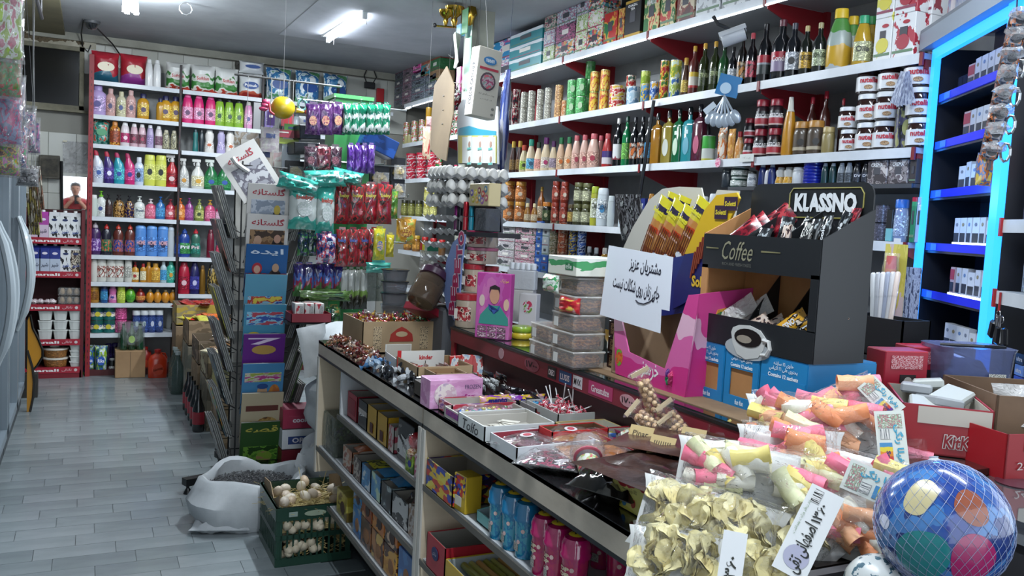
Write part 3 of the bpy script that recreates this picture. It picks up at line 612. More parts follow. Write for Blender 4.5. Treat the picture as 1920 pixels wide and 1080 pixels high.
B(6,[('plain white narrow bottle','wide',12,42,'#c4c4bc','#d0d0c8',None,176),('white shampoo with brown swirl label','wide',18,43,'#c8c8c0','#d4d4cc',prt(['#c8c8c0','#5c2c20','#b4584c','#d8d8d0'],3,.3),[190,208,223]),('white shampoo with grey label','wide',14,42,'#c4c4bc','#d0d0c8','#a4a49c',240),
 ('amber baby shampoo with red cap','pump',14,38,'#b87c14','#a41c20','#d8cca4',{'lab2':'#a42c2c'},253),('small amber baby oil with red cap','shampoo',11,35,'#b87c14','#a41c20','#d8cca4',268),('amber shampoo bottle half hidden','shampoo',12,38,'#a86c10','#b07814',None,278),
 ('wide amber shampoo bottle','shampoo',18,36,'#b8801c','#c08824','#c89434',291),('clear lotion bottle with blue label','shampoo',12,40,'#9cb4bc','#b4c4cc','#3c8cc4',306),('teal baby lotion bottle','shampoo',15,41,'#249c84','#3ca890','#4cac94',{'lab2':'#c88c2c'},320)],'the seventh back shelf')
shelf_row('x',YS,ZB2[6],[('tall red detergent bottle','tall',22,60,'#a81430','#b42038','#8c1028',{'lab2':'#d8b0b8'},344),('tall navy detergent bottle','tall',18,60,'#1c1c54','#24245c','#34348c',{'lab2':'#b8b8d8'},364),
 ('gold fragrance can','tall',11,54,mat('#8c6420',.3,.6),'#6c4c18',None,379),('gold and black patterned bottle','tall',17,56,prt(['#1c1814','#a88c44','#4c3c1c'],12,.3,'voro'),'#1c1814',None,[396,413])],'the low shelf behind the magazines','the white baby bottles')
shelf_row('x',YS,ZB2[7],[('white capped cleaner bottle','shampoo',12,26,'#5c74a4','#c8ccd4','#3c548c',345),('bright blue cleaner bottle','softener',21,24,'#1454ac','#1c60b8',None,365),('pink cleaner bottle with white cap','shampoo',15,24,'#a82c4c','#d0c4c8',None,386)],'the lowest shelf above the carton stack','x')
B(7,[('gold and amber bottle with white badge','wide',18,31,'#a87420','#b4842c','#7c4c14',176),('blue toothpaste bottle','wide',13,31,'#144c8c','#1c2c5c','#3484b4',195),('pink talc bottle','lotion',15,31,'#c8609c','#c870a4','#d48cb4',{'lab2':'#3c3c8c'},211),
 ('lime hair wash bottle','wide',15,31,'#a4b830','#acc038','#b8c84c',227),('plump green apple shampoo bottle','egg',19,31,'#58a820','#8c1c24','#3c8c24',244),('plump red shampoo bottle with amber label','egg',18,27,'#8c2018','#a42c20','#c87834',263),('plump orange juice-like bottle','egg',15,25,'#c47c14','#a8946c',None,[281,295,310,324])],'the eighth back shelf')
B(8,[('teal tin with yellow emblem','can',23,24,'#12504c','#8ca4a0',band([(0,'#14605c'),(.3,'#e0dcc8'),(.62,'#1c544c')],wob=.2),{'tiers':2,'lab2':'#c0b428','word':'Omo','wc':'#1c3c8c'},[181,204]),('magenta washing powder tin','can',21,25,'#a81c60','#b84478','#c84c84',{'tiers':2},226),('purple small tin','can',10,22,'#7c1c5c','#8c3c6c',None,241),
 ('white and navy fabric bottle','drum',14,42,'#24346c','#d0d4d8','#344c8c',{'lab2':'#b8c0d4'},[255,270,284,298])],'the bottom back shelf')
def fl(u,v): return P(u,v,z=0)
def floor_thing(kind,u,v,wp,hp,body,cap,lab,label,cat=None,**o):
 p=fl(u,v);k=spx(p);r=bottle(kind,wp/k,hp/k,body,cap,lab,(p.x,p.y+.02,.001),0,**o);tag(r,label,cat or CAT[kind]);return r
floor_thing('pack',167,703,22,56,prt(['#1c5c2c','#2454a8','#6c9c1c','#c4d0d8'],3,.3,seed=1),None,'#2454b8','green and blue washing powder bag beside the dairy rack','bag',word='Rika',wc='#e8eef8')
floor_thing('pack',189,704,22,56,prt(['#1c5c2c','#2454a8','#8cb41c','#c4d0d8'],3,.3,seed=4),None,'#2454b8','green and blue washing powder bag next to the purple bottles','bag',word='Rika',wc='#e8eef8')
floor_thing('softener',203,694,14,50,'#34246c','#443484','#4c3c94','first purple bottle on the floor behind the black and white one',)
floor_thing('softener',215,693,14,50,'#2c2064','#443484','#4c3c94','second purple bottle on the floor touching the brown carton')
floor_thing('lotion',210,702,15,30,'#1c1c1c','#b8b8b8','#c8c8c4','short black and white bottle on the floor before the purple ones')
def carton(w,d,h,loc,rz,label,name='carton_box',m=None,group=None,open_=False,tape=True,cat='box'):
 r=thing(name,label,cat,loc,rz,group);m=m or grain('#8a6a48','#a07e58',3,.75)
 ob('carton_body',box(w,d,h,b=.003),m,r)
 if tape: ob('tape_strip',box(w*1.002,.05,.001,0,0,h),mat('#b89c6c',.3),r);ob('front_seam',box(.003,.001,h*.96,0,-d/2-.0006,h*.02),mat('#5c4630'),r)
 return r
p=fl(244,709);k=spx(p);CB=(52/k,.24,50/k)
carton(*CB,(p.x,p.y+.13,.001),0,'brown cardboard box on the floor under the green wrapped bottles')
r=thing('bottle_bundle','bundle of dark green bottles in clear film on the brown box','bundle',(p.x+.01,p.y+.13,CB[2]+.003),0)
for i in range(3):
 for j in range(2): ob('bottle',lathe([(0,0),(.028,0),(.03,.01),(.03,.13),(.014,.18),(.012,.215),(0,.215)],10),mat('#0f3c24',.15,coat=.8),r,smooth=True,key='gb',loc=(-.062+i*.062,-.035+j*.07,0))
ob('plastic_wrap',pouch(.22,.23,.17,3,wr=.1),film('#e8f4ec',.1,.12,.7,30),r,smooth=True);plate('label',r,.05,.06,(0,-.068,.09),mat('#a8c43c'),oval=True)
def jug(loc,w,h,c,label,rz=0):
 r=thing('detergent_jug',label,'jug',loc,rz)
 ob('jug_body',lathe([(0,0),(w*.48,0),(w*.5,.015),(w*.5,h*.6),(w*.4,h*.76),(w*.16,h*.85),(w*.15,h*.9)],16,.55,sq=3.2),mat(c,.25,coat=.5),r,smooth=True)
 ob('cap',lathe([(w*.18,h*.89),(w*.18,h*.985),(w*.1,h),(0,h)],12),mat('#b01810',.35),r,smooth=True)
 ob('handle',tube([(w*.14,0,h*.86),(w*.36,0,h*.84),(w*.46,0,h*.7),(w*.45,0,h*.55)],w*.045,8),mat(c,.25,coat=.5),r,smooth=True)
 plate('label',r,w*.6,h*.4,(0,-w*.275,h*.3),mat('#c83c1c',.3),oval=True);txt(r,'Golrang',w*.5,h*.12,(0,-w*.279,h*.3),'#f4e4d8',bold=.02,tilt=.3)
 return r
p=fl(296,710);k=spx(p);jug((p.x,p.y+.06,.001),34/k,54/k,'#c2300f','large orange-red detergent jug on the floor by the brown box')
p=fl(275,705);k=spx(p);jug((p.x,p.y+.16,.001),20/k,50/k,'#b02418','red detergent jug hidden behind the orange-red one')
# ---------------- dairy rack ----------------
X0,X1=-.455,-.045;DY=7.74
r=thing('dairy_rack','dark red dairy rack with red price rails beside the coolers','rack',(0,DY,0),0)
dr=mat('#5e0d18',.5);rail=mat('#a3122a',.4)
ob('back_panel',box(X1-X0,.01,1.35,(X0+X1)/2,.33,0),mat('#4a0a14',.6),r)
for x in(X0,X1): ob('side_panel',box(.025,.33,1.36,x,.165,0),dr,r)
ob('plinth',box(X1-X0,.3,.06,(X0+X1)/2,.15,0),mat('#7a0f20',.5),r)
DZ=[1.125,.857,.592,.312,.085]
for z in DZ:
 s=ob('shelf_board',box(X1-X0-.03,.32,.012,(X0+X1)/2,.17,z-.012),dr,r);q=ob('price_rail',box(X1-X0-.02,.008,.05,(X0+X1)/2,0,z-.045),rail,s)
 txt(q,'nanali',.20,.022,((X0+X1)/2-.055,-.005,z-.02),'#e8e4e4',bold=.03);txt(q,'نانالی',.07,.024,((X0+X1)/2+.10,-.005,z-.02),'#dcc8cc');plate('rail_badge',q,.024,.024,((X0+X1)/2+.165,-.005,z-.02),mat('#c8b8ba'),oval=True)
def milk(u,z,top,bot,lb,word='شیر',capc='#d8d8d8'):
 p=solve(u,(0,DY+.06,z),(1,0,0));r=thing('milk_carton',lb,'carton',(p.x,p.y,z+.001),0,'one litre milk cartons on the dairy rack')
 w=.078;h=.175
 ob('carton_body',box(w,.07,h,b=.002),top if isinstance(top,bpy.types.Material) else band([(0,bot),(.58,top)],.35),r,key=None)
 ob('gable_top',prism([(-.035,h),(.035,h),(.012,h+.03),(-.012,h+.03)],w-.004,'x',0),mat('#c8c8cc',.4) if isinstance(top,bpy.types.Material) else mat(top,.4),r)
 ob('cap',lathe([(.014,h+.022),(.014,h+.042),(.012,h+.045),(0,h+.045)],10),mat(capc),r,smooth=True)
 txt(r,word,.05,.035,(0,-.0365,.05),'#1c1c3c' if not isinstance(top,bpy.types.Material) else '#2c4c9c',bold=.02)
 plate('emblem',r,.04,.02,(0,-.0362,.145),mat('#1c2c5c' if isinstance(top,bpy.types.Material) else '#d8d0e0'),oval=True)
cow=prt(['#d6d8da','#d6d8da','#131318'],3.2,.35,seed=1);cow2=prt(['#3c2418','#c8bca8','#2a1a12','#c8bca8'],3,.35,seed=2)
for u,t,b_,l in((64,'#a83c9c','#c8b4c8','touching the coolers'),(81,'#a83c9c','#c8b4c8','second from the coolers')): milk(u,DZ[0],t,b_,f'magenta and pale milk carton {l}, top dairy shelf')
for u,l in((102,'beside the magenta cartons'),(122,'in the middle of three'),(141,'touching the red side panel')): milk(u,DZ[0],cow,None,f'cow-spotted white milk carton {l}, top dairy shelf')
for u,l in((66,'touching the coolers'),(84,'second from the coolers'),(103,'beside the spotted one')): milk(u,DZ[1],'#1c2c84','#aebace',f'navy and pale blue milk carton {l}, second dairy shelf')
milk(123,DZ[1],cow,None,'cow-spotted milk carton with brown foot on the second dairy shelf');milk(142,DZ[1],cow2,None,'brown chocolate milk carton on the second dairy shelf')
egg_g=lambda s=1:lathe([(0,0),(.011*s,.003*s),(.019*s,.013*s),(.021*s,.024*s),(.017*s,.041*s),(.009*s,.052*s),(0,.055*s)],10)
for t in range(2):
 p=solve(130,(0,DY+.07,DZ[2]),(1,0,0));r=thing('egg_pack',('lower','upper')[t]+' clear plastic pack of brown eggs on the dairy rack','egg pack',(p.x,p.y,DZ[2]+.001+t*.07),0,'egg packs on the dairy rack')
 for i in range(3):
  for j in range(2): ob('egg',egg_g,mat('#a8937a',.5),r,smooth=True,key='e1',loc=(-.052+i*.052,-.026+j*.052,.006))
 ob('clear_box',box(.165,.11,.066,b=.008),film('#e8e4dc',.12,.1,.3,30),r)
for k,u in enumerate((64,75,88,98)):
 p=solve(u,(0,DY+.05,DZ[2]),(1,0,0));tag(ob('cheese_pack',blob(.032,.03,.022,k,.2),prt(['#b8aeb2','#d8d0d2','#8c6c74'],4,.2),smooth=True,loc=(p.x,p.y,DZ[2]+.022)),ORD[k]+' foil-wrapped cheese ball from the coolers, dairy rack','cheese','foil-wrapped cheese on the dairy rack')
for c_,u in enumerate((85,113,142)):
 for t in range(3):
  p=solve(u,(0,DY+.06,DZ[3]),(1,0,0));r=thing('yogurt_tub',f"{('lowest','middle','topmost')[t]} square white tub, {('near the coolers','centre stack','by the red side panel')[c_]}, fourth dairy shelf",'tub',(p.x,p.y,DZ[3]+.001+t*(.078 if t<2 else .078)-(0 if 1 else 0)),0,'square yogurt tubs on the dairy rack')
  ob('tub_body',lambda:lathe([(0,0),(.042,0),(.052,.066)],16,.9,sq=6),mat('#c9ccc9',.35),r,key='yt');ob('lid',lambda:lathe([(.055,.066),(.055,.074),(0,.074)],16,.9,sq=6),mat('#d8dbd8',.3),r,key='yl')
for c_,(u,n_,w_) in enumerate(((142,4,.042),)):
 for t in range(n_):
  p=solve(u,(0,DY+.06,DZ[4]),(1,0,0));r=thing('cheese_tub',f"{ORD[t]} flat white tub from below, small stack on the lowest dairy shelf",'tub',(p.x,p.y,DZ[4]+.001+t*.045),0,'flat cheese tubs on the dairy rack')
  ob('tub_body',lambda:lathe([(0,0),(.038,0),(.046,.036)],16,.9,sq=6),mat('#c9ccc9',.35),r,key='ct');ob('lid',lambda:lathe([(.05,.036),(.05,.043),(0,.043)],16,.9,sq=6),mat('#dcdfdc',.3),r,key='cl')
for t in range(2):
 p=solve(104,(0,DY+.09,DZ[4]),(1,0,0));r=bottle('tub',.19,.075,prt(['#8c5c2c','#b8864c','#6c3c1c'],6,.3),'#cfc9bd','#94602c',(p.x,p.y,DZ[4]+.001+t*.077),0);tag(r,('lower','upper')[t]+' round brown halva tub on the lowest dairy shelf','tub','round halva tubs on the dairy rack')
p=solve(102,(0,DY+.09,DZ[4]),(1,0,0));r=bottle('tub',.09,.05,'#c8c8c4','#d4d4d0',None,(p.x,p.y,DZ[4]+.157),0);tag(r,'small white tub standing on the round brown tubs','tub')
# ---------------- shelving along the long side wall ----------------
ZR=[1.135,1.45,1.785,2.112,2.475]
Y0,Y1=2.13,7.72
r=thing('wall_shelving','long white wall shelving with red brackets and an LED strip','shelving',(XS,0,0),0)
ob('back_panel',box(.012,Y1-Y0,2.9,.37,(Y0+Y1)/2,0).T((0,0,-.1)),grain('#77797b','#8f9193',3,.6),r)
cuts=[Y1,solve(735,(XS,0,2),(0,1,0)).y,solve(1030,(XS,0,2.4),(0,1,0)).y,solve(1185,(XS,0,2.2),(0,1,0)).y,solve(1390,(XS,0,2.2),(0,1,0)).y,Y0]
cuts=[7.72,6.75,5.72,4.72,3.82,2.95,Y0]
for li,z in enumerate([.80]+ZR):
 for a,b in zip(cuts,cuts[1:]):
  L=a-b;s=ob('shelf_board',box(.36,L-.006,.02,.185,(a+b)/2,z-.02),mat('#9a9ea4',.4),r)
  ob('shelf_lip',box(.006,L-.006,.036,0,(a+b)/2,z-.036),LIP,s)
  g=ob('shelf_bracket',prism([(.36,z-.02),(.02,z-.02),(.02,z-.05),(.36,z-.17)],.006,'y',b+.01),mat(RED,.45),s)
  ob('red_clip',box(.008,.014,.045,-.004,b+.004,z-.045),mat('#7a1018',.4),s)
for b in cuts[:-1]: ob('upright',box(.03,.035,2.75,.355,b,0),mat(RED,.5),r)
ob('led_strip',box(.008,Y1-Y0-.1,.006,-.002,(Y1+Y0)/2,2.431),mat('#f4f8ff',.4,emit=5),r)
zx=1.658;y_a=solve(1366,(XS,0,zx),(0,1,0)).y
s_=ob('shelf_board',box(.36,y_a-Y0,.014,.185,(y_a+Y0)/2,zx-.014),mat('#2c2c30',.4),r);ob('shelf_lip',box(.006,y_a-Y0,.016,0,(y_a+Y0)/2,zx-.016),mat('#3c3e44',.4),s_)
ZR.append(zx)
WL={6:'the half shelf above the coffee stand',5:'the LED-lit shelf',4:'the tin and oil shelf',3:'the sauce shelf',2:'the honey and soap shelf',1:'the low tuna shelf'}
def RW(i,its,an='the pillar',**k): shelf_row('y',XS,ZR[i-1],its,WL[i],an,**k)
def rboxes(i,specs,dz0=0):
 """(desc,u0,u1,h_m,[materials bottom to top],depth,back,word)"""
 z=ZR[i-1]
 for sp in specs:
  desc,u0,u1,h,ms=sp[:5];dpt=sp[5] if len(sp)>5 else .13;back=sp[6] if len(sp)>6 else 0;word=sp[7] if len(sp)>7 else None;z0=sp[8] if len(sp)>8 else 0
  a=solve(u0,(XS+.015+back,0,z),(0,1,0)).y;b=solve(u1,(XS+.015+back,0,z),(0,1,0)).y;w=(a-b)*.985
  for t,m_ in enumerate(ms):
   rt=thing('product_box',desc+(f", {('lowest','second','third','fourth','fifth','sixth','seventh')[t]} of its stack" if len(ms)>1 else '')+f", {WL[i]}",'box',(XS+.015+back+dpt/2,(a+b)/2,z+z0+.0005+t*(h+.0006)),-pi/2,desc+' stack on '+WL[i] if len(ms)>1 else None)
   ob('carton_body',box(w,dpt,h,b=.002),M_(m_),rt)
   plate('label',rt,w*.34,h*.3,(0,-dpt/2-.0008,h*.55),mat('#d8d4cc' if t%2 else '#3c3c44'))
   if word: txt(rt,word,w*.6,h*.16,(0,-dpt/2-.002,h*.8),'#e8e8e8',bold=.02)
   else: plate('side_band',rt,w*.9,h*.06,(0,-dpt/2-.0008,h*.14),mat('#8c3c54' if t%2 else '#5c7c5c'))
fa=lambda s,*c:prt(list(c),7,.4,seed=s)
f1=fa(1,'#d0cfd2','#a83c6c','#8cb0c0','#cfcfd2');f2=fa(2,'#cdd0cc','#8fae44','#d8d8da','#c83c54');f3=prt(['#3c3438','#b83c54','#c8c0b8','#3c8c94','#c88c3c'],9,.4,'voro');f4=fa(4,'#b8c4a0','#7c9c2c','#d4d4d0');f5=fa(5,'#8c2c3c','#d0c0b8','#3c6c54')
teal=band([(0,'#12808a'),(.7,'#cfd6dc')],wob=.5)
rboxes(5,[('blue floral tissue box',921,976,.15,[f1,prt(['#1f84b8','#d4d4dc','#b04c8c','#1f84b8'],3,.4,seed=3)],.12,.1),
 ('teal and white tissue box',953,1014,.085,[teal,teal,teal],.14),
 ('small pink and lime tissue box',1017,1037,.10,[f4,f1,f5],.12),
 ('narrow floral tissue box by the lime ones',1040,1075,.10,[f3,fa(6,'#7c3c5c','#b85c8c','#3c2c3c'),f1,f5],.12),
 ('white green-leaf tissue box',1077,1098,.11,[f2,f4,f1,fa(9,'#d0d0d4','#3c3c44','#b8547c')],.12),
 ('colourful mosaic tissue box',1099,1128,.11,[f3,f2,f3,fa(8,'#d4d4d8','#8c3c54','#c8ccd0')],.12),
 ('red tea box with green emblem',1130,1155,.175,[prt(['#b01c1c','#b01c1c','#c89c2c','#1c6c3c'],2.4,.35,seed=2)],.08,0),
 ('red and gold tea box side on',1157,1168,.175,[prt(['#a8201c','#c8a040','#7c1414'],4,.35)],.08,0),
 ('black tea box with blue emblem and gold edge',1169,1199,.20,[band([(0,'#b8902c'),(.1,'#16161a'),(.92,'#b8902c')])],.08,0,'GHAZAL\nTEA'),
 ('green and cream tea box with red arrow',1205,1234,.19,[prt(['#2c6c34','#c8b87c','#b82c20','#c8b87c'],2.2,.35,seed=4)],.08,0,'MAHMOOD'),
 ('red and cream tea box with arrow',1236,1264,.19,[prt(['#b8342c','#c8b87c','#2c6c34','#d0c494'],2.2,.35,seed=6)],.08,0),
 ('maroon coffee box with cup picture',1267,1300,.20,[prt(['#4c1c1c','#7c3428','#c8b89c'],2.2,.35,seed=1)],.08,0),
 ('white box with line drawings',1303,1350,.19,[prt(['#c8cccf','#c8cccf','#8c9094'],6,.4,seed=1)],.08,0),
 ('second white box with line drawings',1352,1400,.19,[prt(['#c8cccf','#c8cccf','#8c9094'],6,.4,seed=5)],.08,0)])
p=solve(1184,(XS,0,ZR[4]),(0,1,0))
for u,c,h_,n_ in ((750,'#3c3c48',.06,7),(765,'#8c6c84',.06,7),(782,'#2c3444',.06,5)): pass
rboxes(5,[('dark hair dye box',738,752,.062,[fa(k,'#24262e','#6c7484','#32343e') for k in range(7)],.14),
 ('mauve floral soap box',753,769,.062,[fa(k,'#8c7484','#3c3440','#a88c9c') for k in range(7)],.14),
 ('slate box of facial tissue',770,795,.062,[fa(k,'#2c3440','#8c98a4','#3c4452') for k in range(4)],.14),
 ('slate box of facial tissue beside the cardboard sheet',796,816,.062,[fa(k,'#343c48','#8c98a4','#2c3440') for k in range(3)],.14),
 ('bright pink carton high on the dark boxes',771,786,.11,[fa(3,'#c81c84','#d83c9c','#e8a4cc'),],.14,.0,None,.27),
 ('teal and orange carton under the ceiling',787,803,.10,[prt(['#1c94a4','#a8643c','#c8ccd0'],2,.4,seed=3),prt(['#a85c34','#c0784c','#8c4c2c'],2,.4,seed=5)],.14,.0,None,.2),
 ('brown and green carton beside the cardboard sheet',804,822,.09,[fa(3,'#8c6c4c','#a0805c'),fa(4,'#2c6c3c','#3c7c4c'),fa(5,'#8c3430','#a84c44'),fa(6,'#7c2c30','#a44c44')],.14,0,None,.13)])
tin=lambda *c:prt(list(c),4,.25)
RW(4,[('small dark red-rimmed tin','can',15,34,prt(['#1c1820','#8c2030','#c0b4a8'],4,.25),'#b0a8a0',None,{'tiers':2},[950,966]),
 ('short glass spice jar','can',13,30,prt(['#a8a494','#6c5c3c','#c8c4b4'],8,.15),'#c0c0bc','#b8b4a4',{'tiers':2,'noun':'jar'},[981,995,1011,1026]),
 ('orange filled jar with gold lid','can',15,31,prt(['#c86c2c','#d8b08c','#b4542c'],7,.2),'#c8b070','#c89058',{'tiers':2},[1046]),('orange filled jar beside the green tins','can',11,31,prt(['#c8743c','#e0c0a0'],7,.2),'#c8b070',None,{'tiers':1},[1057]),
 ('light green pea tin','can',20,34,prt(['#3c9c4c','#5cb45c','#2c7c3c'],3,.25),'#c8ccc4','#48a454',{'tiers':2,'lab2':'#a8c49c'},[1071,1088]),
 ('dark green tin in the second row','can',19,36,prt(['#2c7434','#4c9450'],3,.25),'#b4b8b0',None,{'tiers':3,'back':.09},[1102]),
 ('yellow corn tin','can',17,38,prt(['#c8a01c','#3c8c34','#e0c45c'],3,.25),'#c8b878',prt(['#d8ac1c','#b8341c','#e0c458'],3,.3),{'tiers':2},[1112,1131]),
 ('red and white tomato tin','can',30,22,prt(['#b01c1c','#d8c4b4','#c8a42c'],3,.25),'#c0b49c',None,{'tiers':2},[1156]),
 ('red striped tin standing behind','can',20,34,prt(['#b02428','#ccc0ac','#2c4c3c'],3,.25),'#b8b4a8',None,{'tiers':2,'back':.10},[1180]),
 ('pale blue mushroom tin','can',26,36,prt(['#9cb8c8','#c0ccd4','#5c84a4'],3,.25),'#b8bcc0',None,[1186]),
 ('blue and yellow pineapple tin','can',18,36,prt(['#2c6cac','#d8b42c','#5c9cc8'],3,.25),'#b8bcc0',None,[1209]),('blue fruit tin with yellow fruit','can',18,37,prt(['#2454a4','#b8c8dc','#d8a42c'],3,.25),'#b8bcc0',None,[1226]),
 ('lime green tin standing behind','can',19,36,prt(['#8ca82c','#c0cc5c'],3,.25),'#b8bcc0',None,{'tiers':2,'back':.10},[1207]),
 ('red and yellow fruit tin','can',17,37,prt(['#b82424','#d8b83c','#3c6c2c'],3,.25),'#b8bcc0',None,{'tiers':2},[1243]),
 ('lime striped tin','can',21,38,prt(['#a4b84c','#d4dcb4','#3c6cac'],3,.25),'#b8bcc0',None,[1264]),('green and yellow pineapple tin on top','can',22,38,prt(['#8ca43c','#d8c83c','#c8dcc0'],3,.25),'#b8bcc0',None,{'dz':.088,'tiers':1},[1264]),
 ('blue tin with orange fruit on top','can',20,36,prt(['#2c7cb4','#d89424','#9cc4dc'],3,.25),'#b8bcc0',None,{'back':.05},[1278]),
 ('brown bottle with yellow label','sauce',16,72,'#4c2c14','#b88c2c','#c8a43c',[1283]),
 ('slim red oil bottle with white and yellow label','wine',19,92,'#5c2018','#b88c1c',band([(0,'#b82828'),(.15,'#d0c8b8'),(.7,'#d8b42c')]),{'noun':'bottle'},[1298]),
 ('dark green olive oil bottle with gold cap','wine',20,94,'#26300c','#c09024','#2c3810',{'glass':1,'word':'ETRVRIA','wc':'#b8c48c'},[1317,1337]),
 ('green glass vinegar bottle','wine',21,86,'#1c4c24','#1c2c1c','#2c5c34',{'glass':1},[1354]),
 ('black sauce bottle with white label','wine',18,78,'#121418','#1c1c20','#b8bcc0',{'glass':1},[1371]),('black tall bottle with orange label','wine',19,100,'#15110f','#14181c',prt(['#c87c24','#1c1410','#b8a07c'],3,.3),{'glass':1},[1388]),
 ('black bottle with pink neck and red label','wine',22,98,'#141014','#b8404c',prt(['#a81c34','#1c1418','#c83c54'],3,.3),{'glass':1},[1406]),
 ('black balsamic bottle with red oval','wine',27,112,'#101114','#141418',band([(0,'#2c3434'),(.5,'#8c949c'),(.6,'#a81c2c')]),{'glass':1},[1430]),
 ('largest black vinegar bottle with red and lilac label','wine',38,116,'#0f1216','#5c2430',band([(0,'#8c7c98'),(.6,'#a8182c')],wob=.2),{'glass':1,'word':'Condelli','wc':'#e8dcdc'},[1461]),
 ('black bottle with white label and grey cap','wine',29,104,'#12141a','#3c3c48','#b4bac4',{'glass':1,'lab2':'#16181c'},[1484]),
 ('dark bottle with gold label and gold cap','wine',24,94,'#14180f','#b8a468','#b88c24',{'glass':1,'word':'BORGES','wc':'#1c1c14'},[1508]),('dark bottle with pale green label','wine',26,96,'#10140f','#a89c6c','#9ca884',{'glass':1,'word':'BORGES','wc':'#2c3c1c'},[1533]),
 ('big green and white sunflower oil bottle','ketchup',46,118,band([(0,'#a8b0b4'),(.1,'#c89c24'),(.48,'#9caaa4'),(.72,'#4c8c3c')],.3,wob=.25),'#d8b41c',None,{'lab2':'#6c3c14'},[1570]),
 ('second sunflower oil bottle behind','ketchup',34,108,band([(0,'#c89c24'),(.48,'#a4b0ac'),(.72,'#4c8c3c')],.3,wob=.25),'#d8b41c',None,{'back':.06},[1593]),
 ('clear yellow oil bottle with green cap','ketchup',34,96,mat('#b8921c',.1,coat=1),'#2c9c6c','#b4b88c',{'word':'Oila','wc':'#1c1c1c'},[1614]),('yellow oil bottle behind with green cap','ketchup',28,104,mat('#b08c1c',.1,coat=1),'#2c8c4c','#b4b88c',{'back':.08},[1628])])
pom=lambda a,s:prt(['#d4d6d8','#d4d6d8',a],2.2,.4,seed=s)
rboxes(4,[('white juice box with lemon picture',1635,1668,.155,[pom('#c8c43c',2),pom('#c8c43c',5)],.15),('white juice box with pomegranate picture',1669,1712,.155,[pom('#a81c34',1),pom('#a81c34',3)],.15),('white juice box behind the bracket',1714,1740,.150,[pom('#a81c34',6),pom('#8c2434',7)],.12,.06)])
for u,z_ in((1690,ZR[3]+.085),(1690,ZR[3]+.24)):
 p=solve(u,(XS+.012,0,z_),(0,1,0));
for o_ in [o for o in D.objects if o.get('label','').startswith('white juice box with')]:
 w_=.06;c='#a01830' if 'pomegranate' in o_['label'] else '#c8bc2c';plate('fruit_picture',o_,.055,.055,(0,-.0765,.055),mat(c,.4),oval=True);plate('brand_badge',o_,.03,.014,(.01,-.0765,.125),mat('#a81c2c'),oval=True)
WF='the far shelf beyond the pillar'
def RF(i,its,nm): shelf_row('y',XS,ZR[i-1],its,nm,'the back corner')
RF(4,[('small pale yellow jar','can',9,17,'#a8a06c','#b8b8b0',None,{},[762,768]),('white tin with fruit print','can',14,21,tin('#c4c4c0','#b43c34','#7c9c5c'),'#b4b4b0',None,{'tiers':2},[762,777,791]),
 ('yellow mustard carton tin','can',12,21,'#c8941c','#c8a454',None,{'tiers':3},[802]),('dark red tin near the pillar','can',13,24,tin('#8c1c24','#c8c4bc','#2c6c3c'),'#b4b4b0',None,{'tiers':2},[848,857])],'the far tin shelf')
RF(3,[('red and white instant noodle cup','tub',23,25,prt(['#b81c34','#d0c8c8','#b81c34'],3,.3),'#b81c34',None,{'tiers':2},[771,790,810]),('green topped white and red pack','pack',22,38,prt(['#1c6c34','#b81c34','#d0ccc8'],3,.3),None,None,{},[822]),
 ('pink and blue cleaner bottle','trigger',10,22,'#5c84c0','#c83c5c',None,{},[846,855])],'the far noodle shelf')
RF(2,[('dark olive jar','jar',14,30,'#5c5c1c','#2c2c1c','#7c7c3c',{},[758,771,785]),('yellow pickle jar','jar',14,28,'#8c842c','#b8a84c','#a8a45c',{'tiers':2},[800,812]),('pink jar','jar',13,20,'#b45c74','#b4b4b0',None,{},[757])],'the far pickle shelf')
RF(1,[('honey jar','jar',16,30,'#7c4c14','#b8902c','#a8742c',{},[764,780]),('red lidded jar','jar',14,30,'#5c3c1c','#a81c1c',None,{},[796,812,828])],'the far honey shelf')
dress=lambda c:c
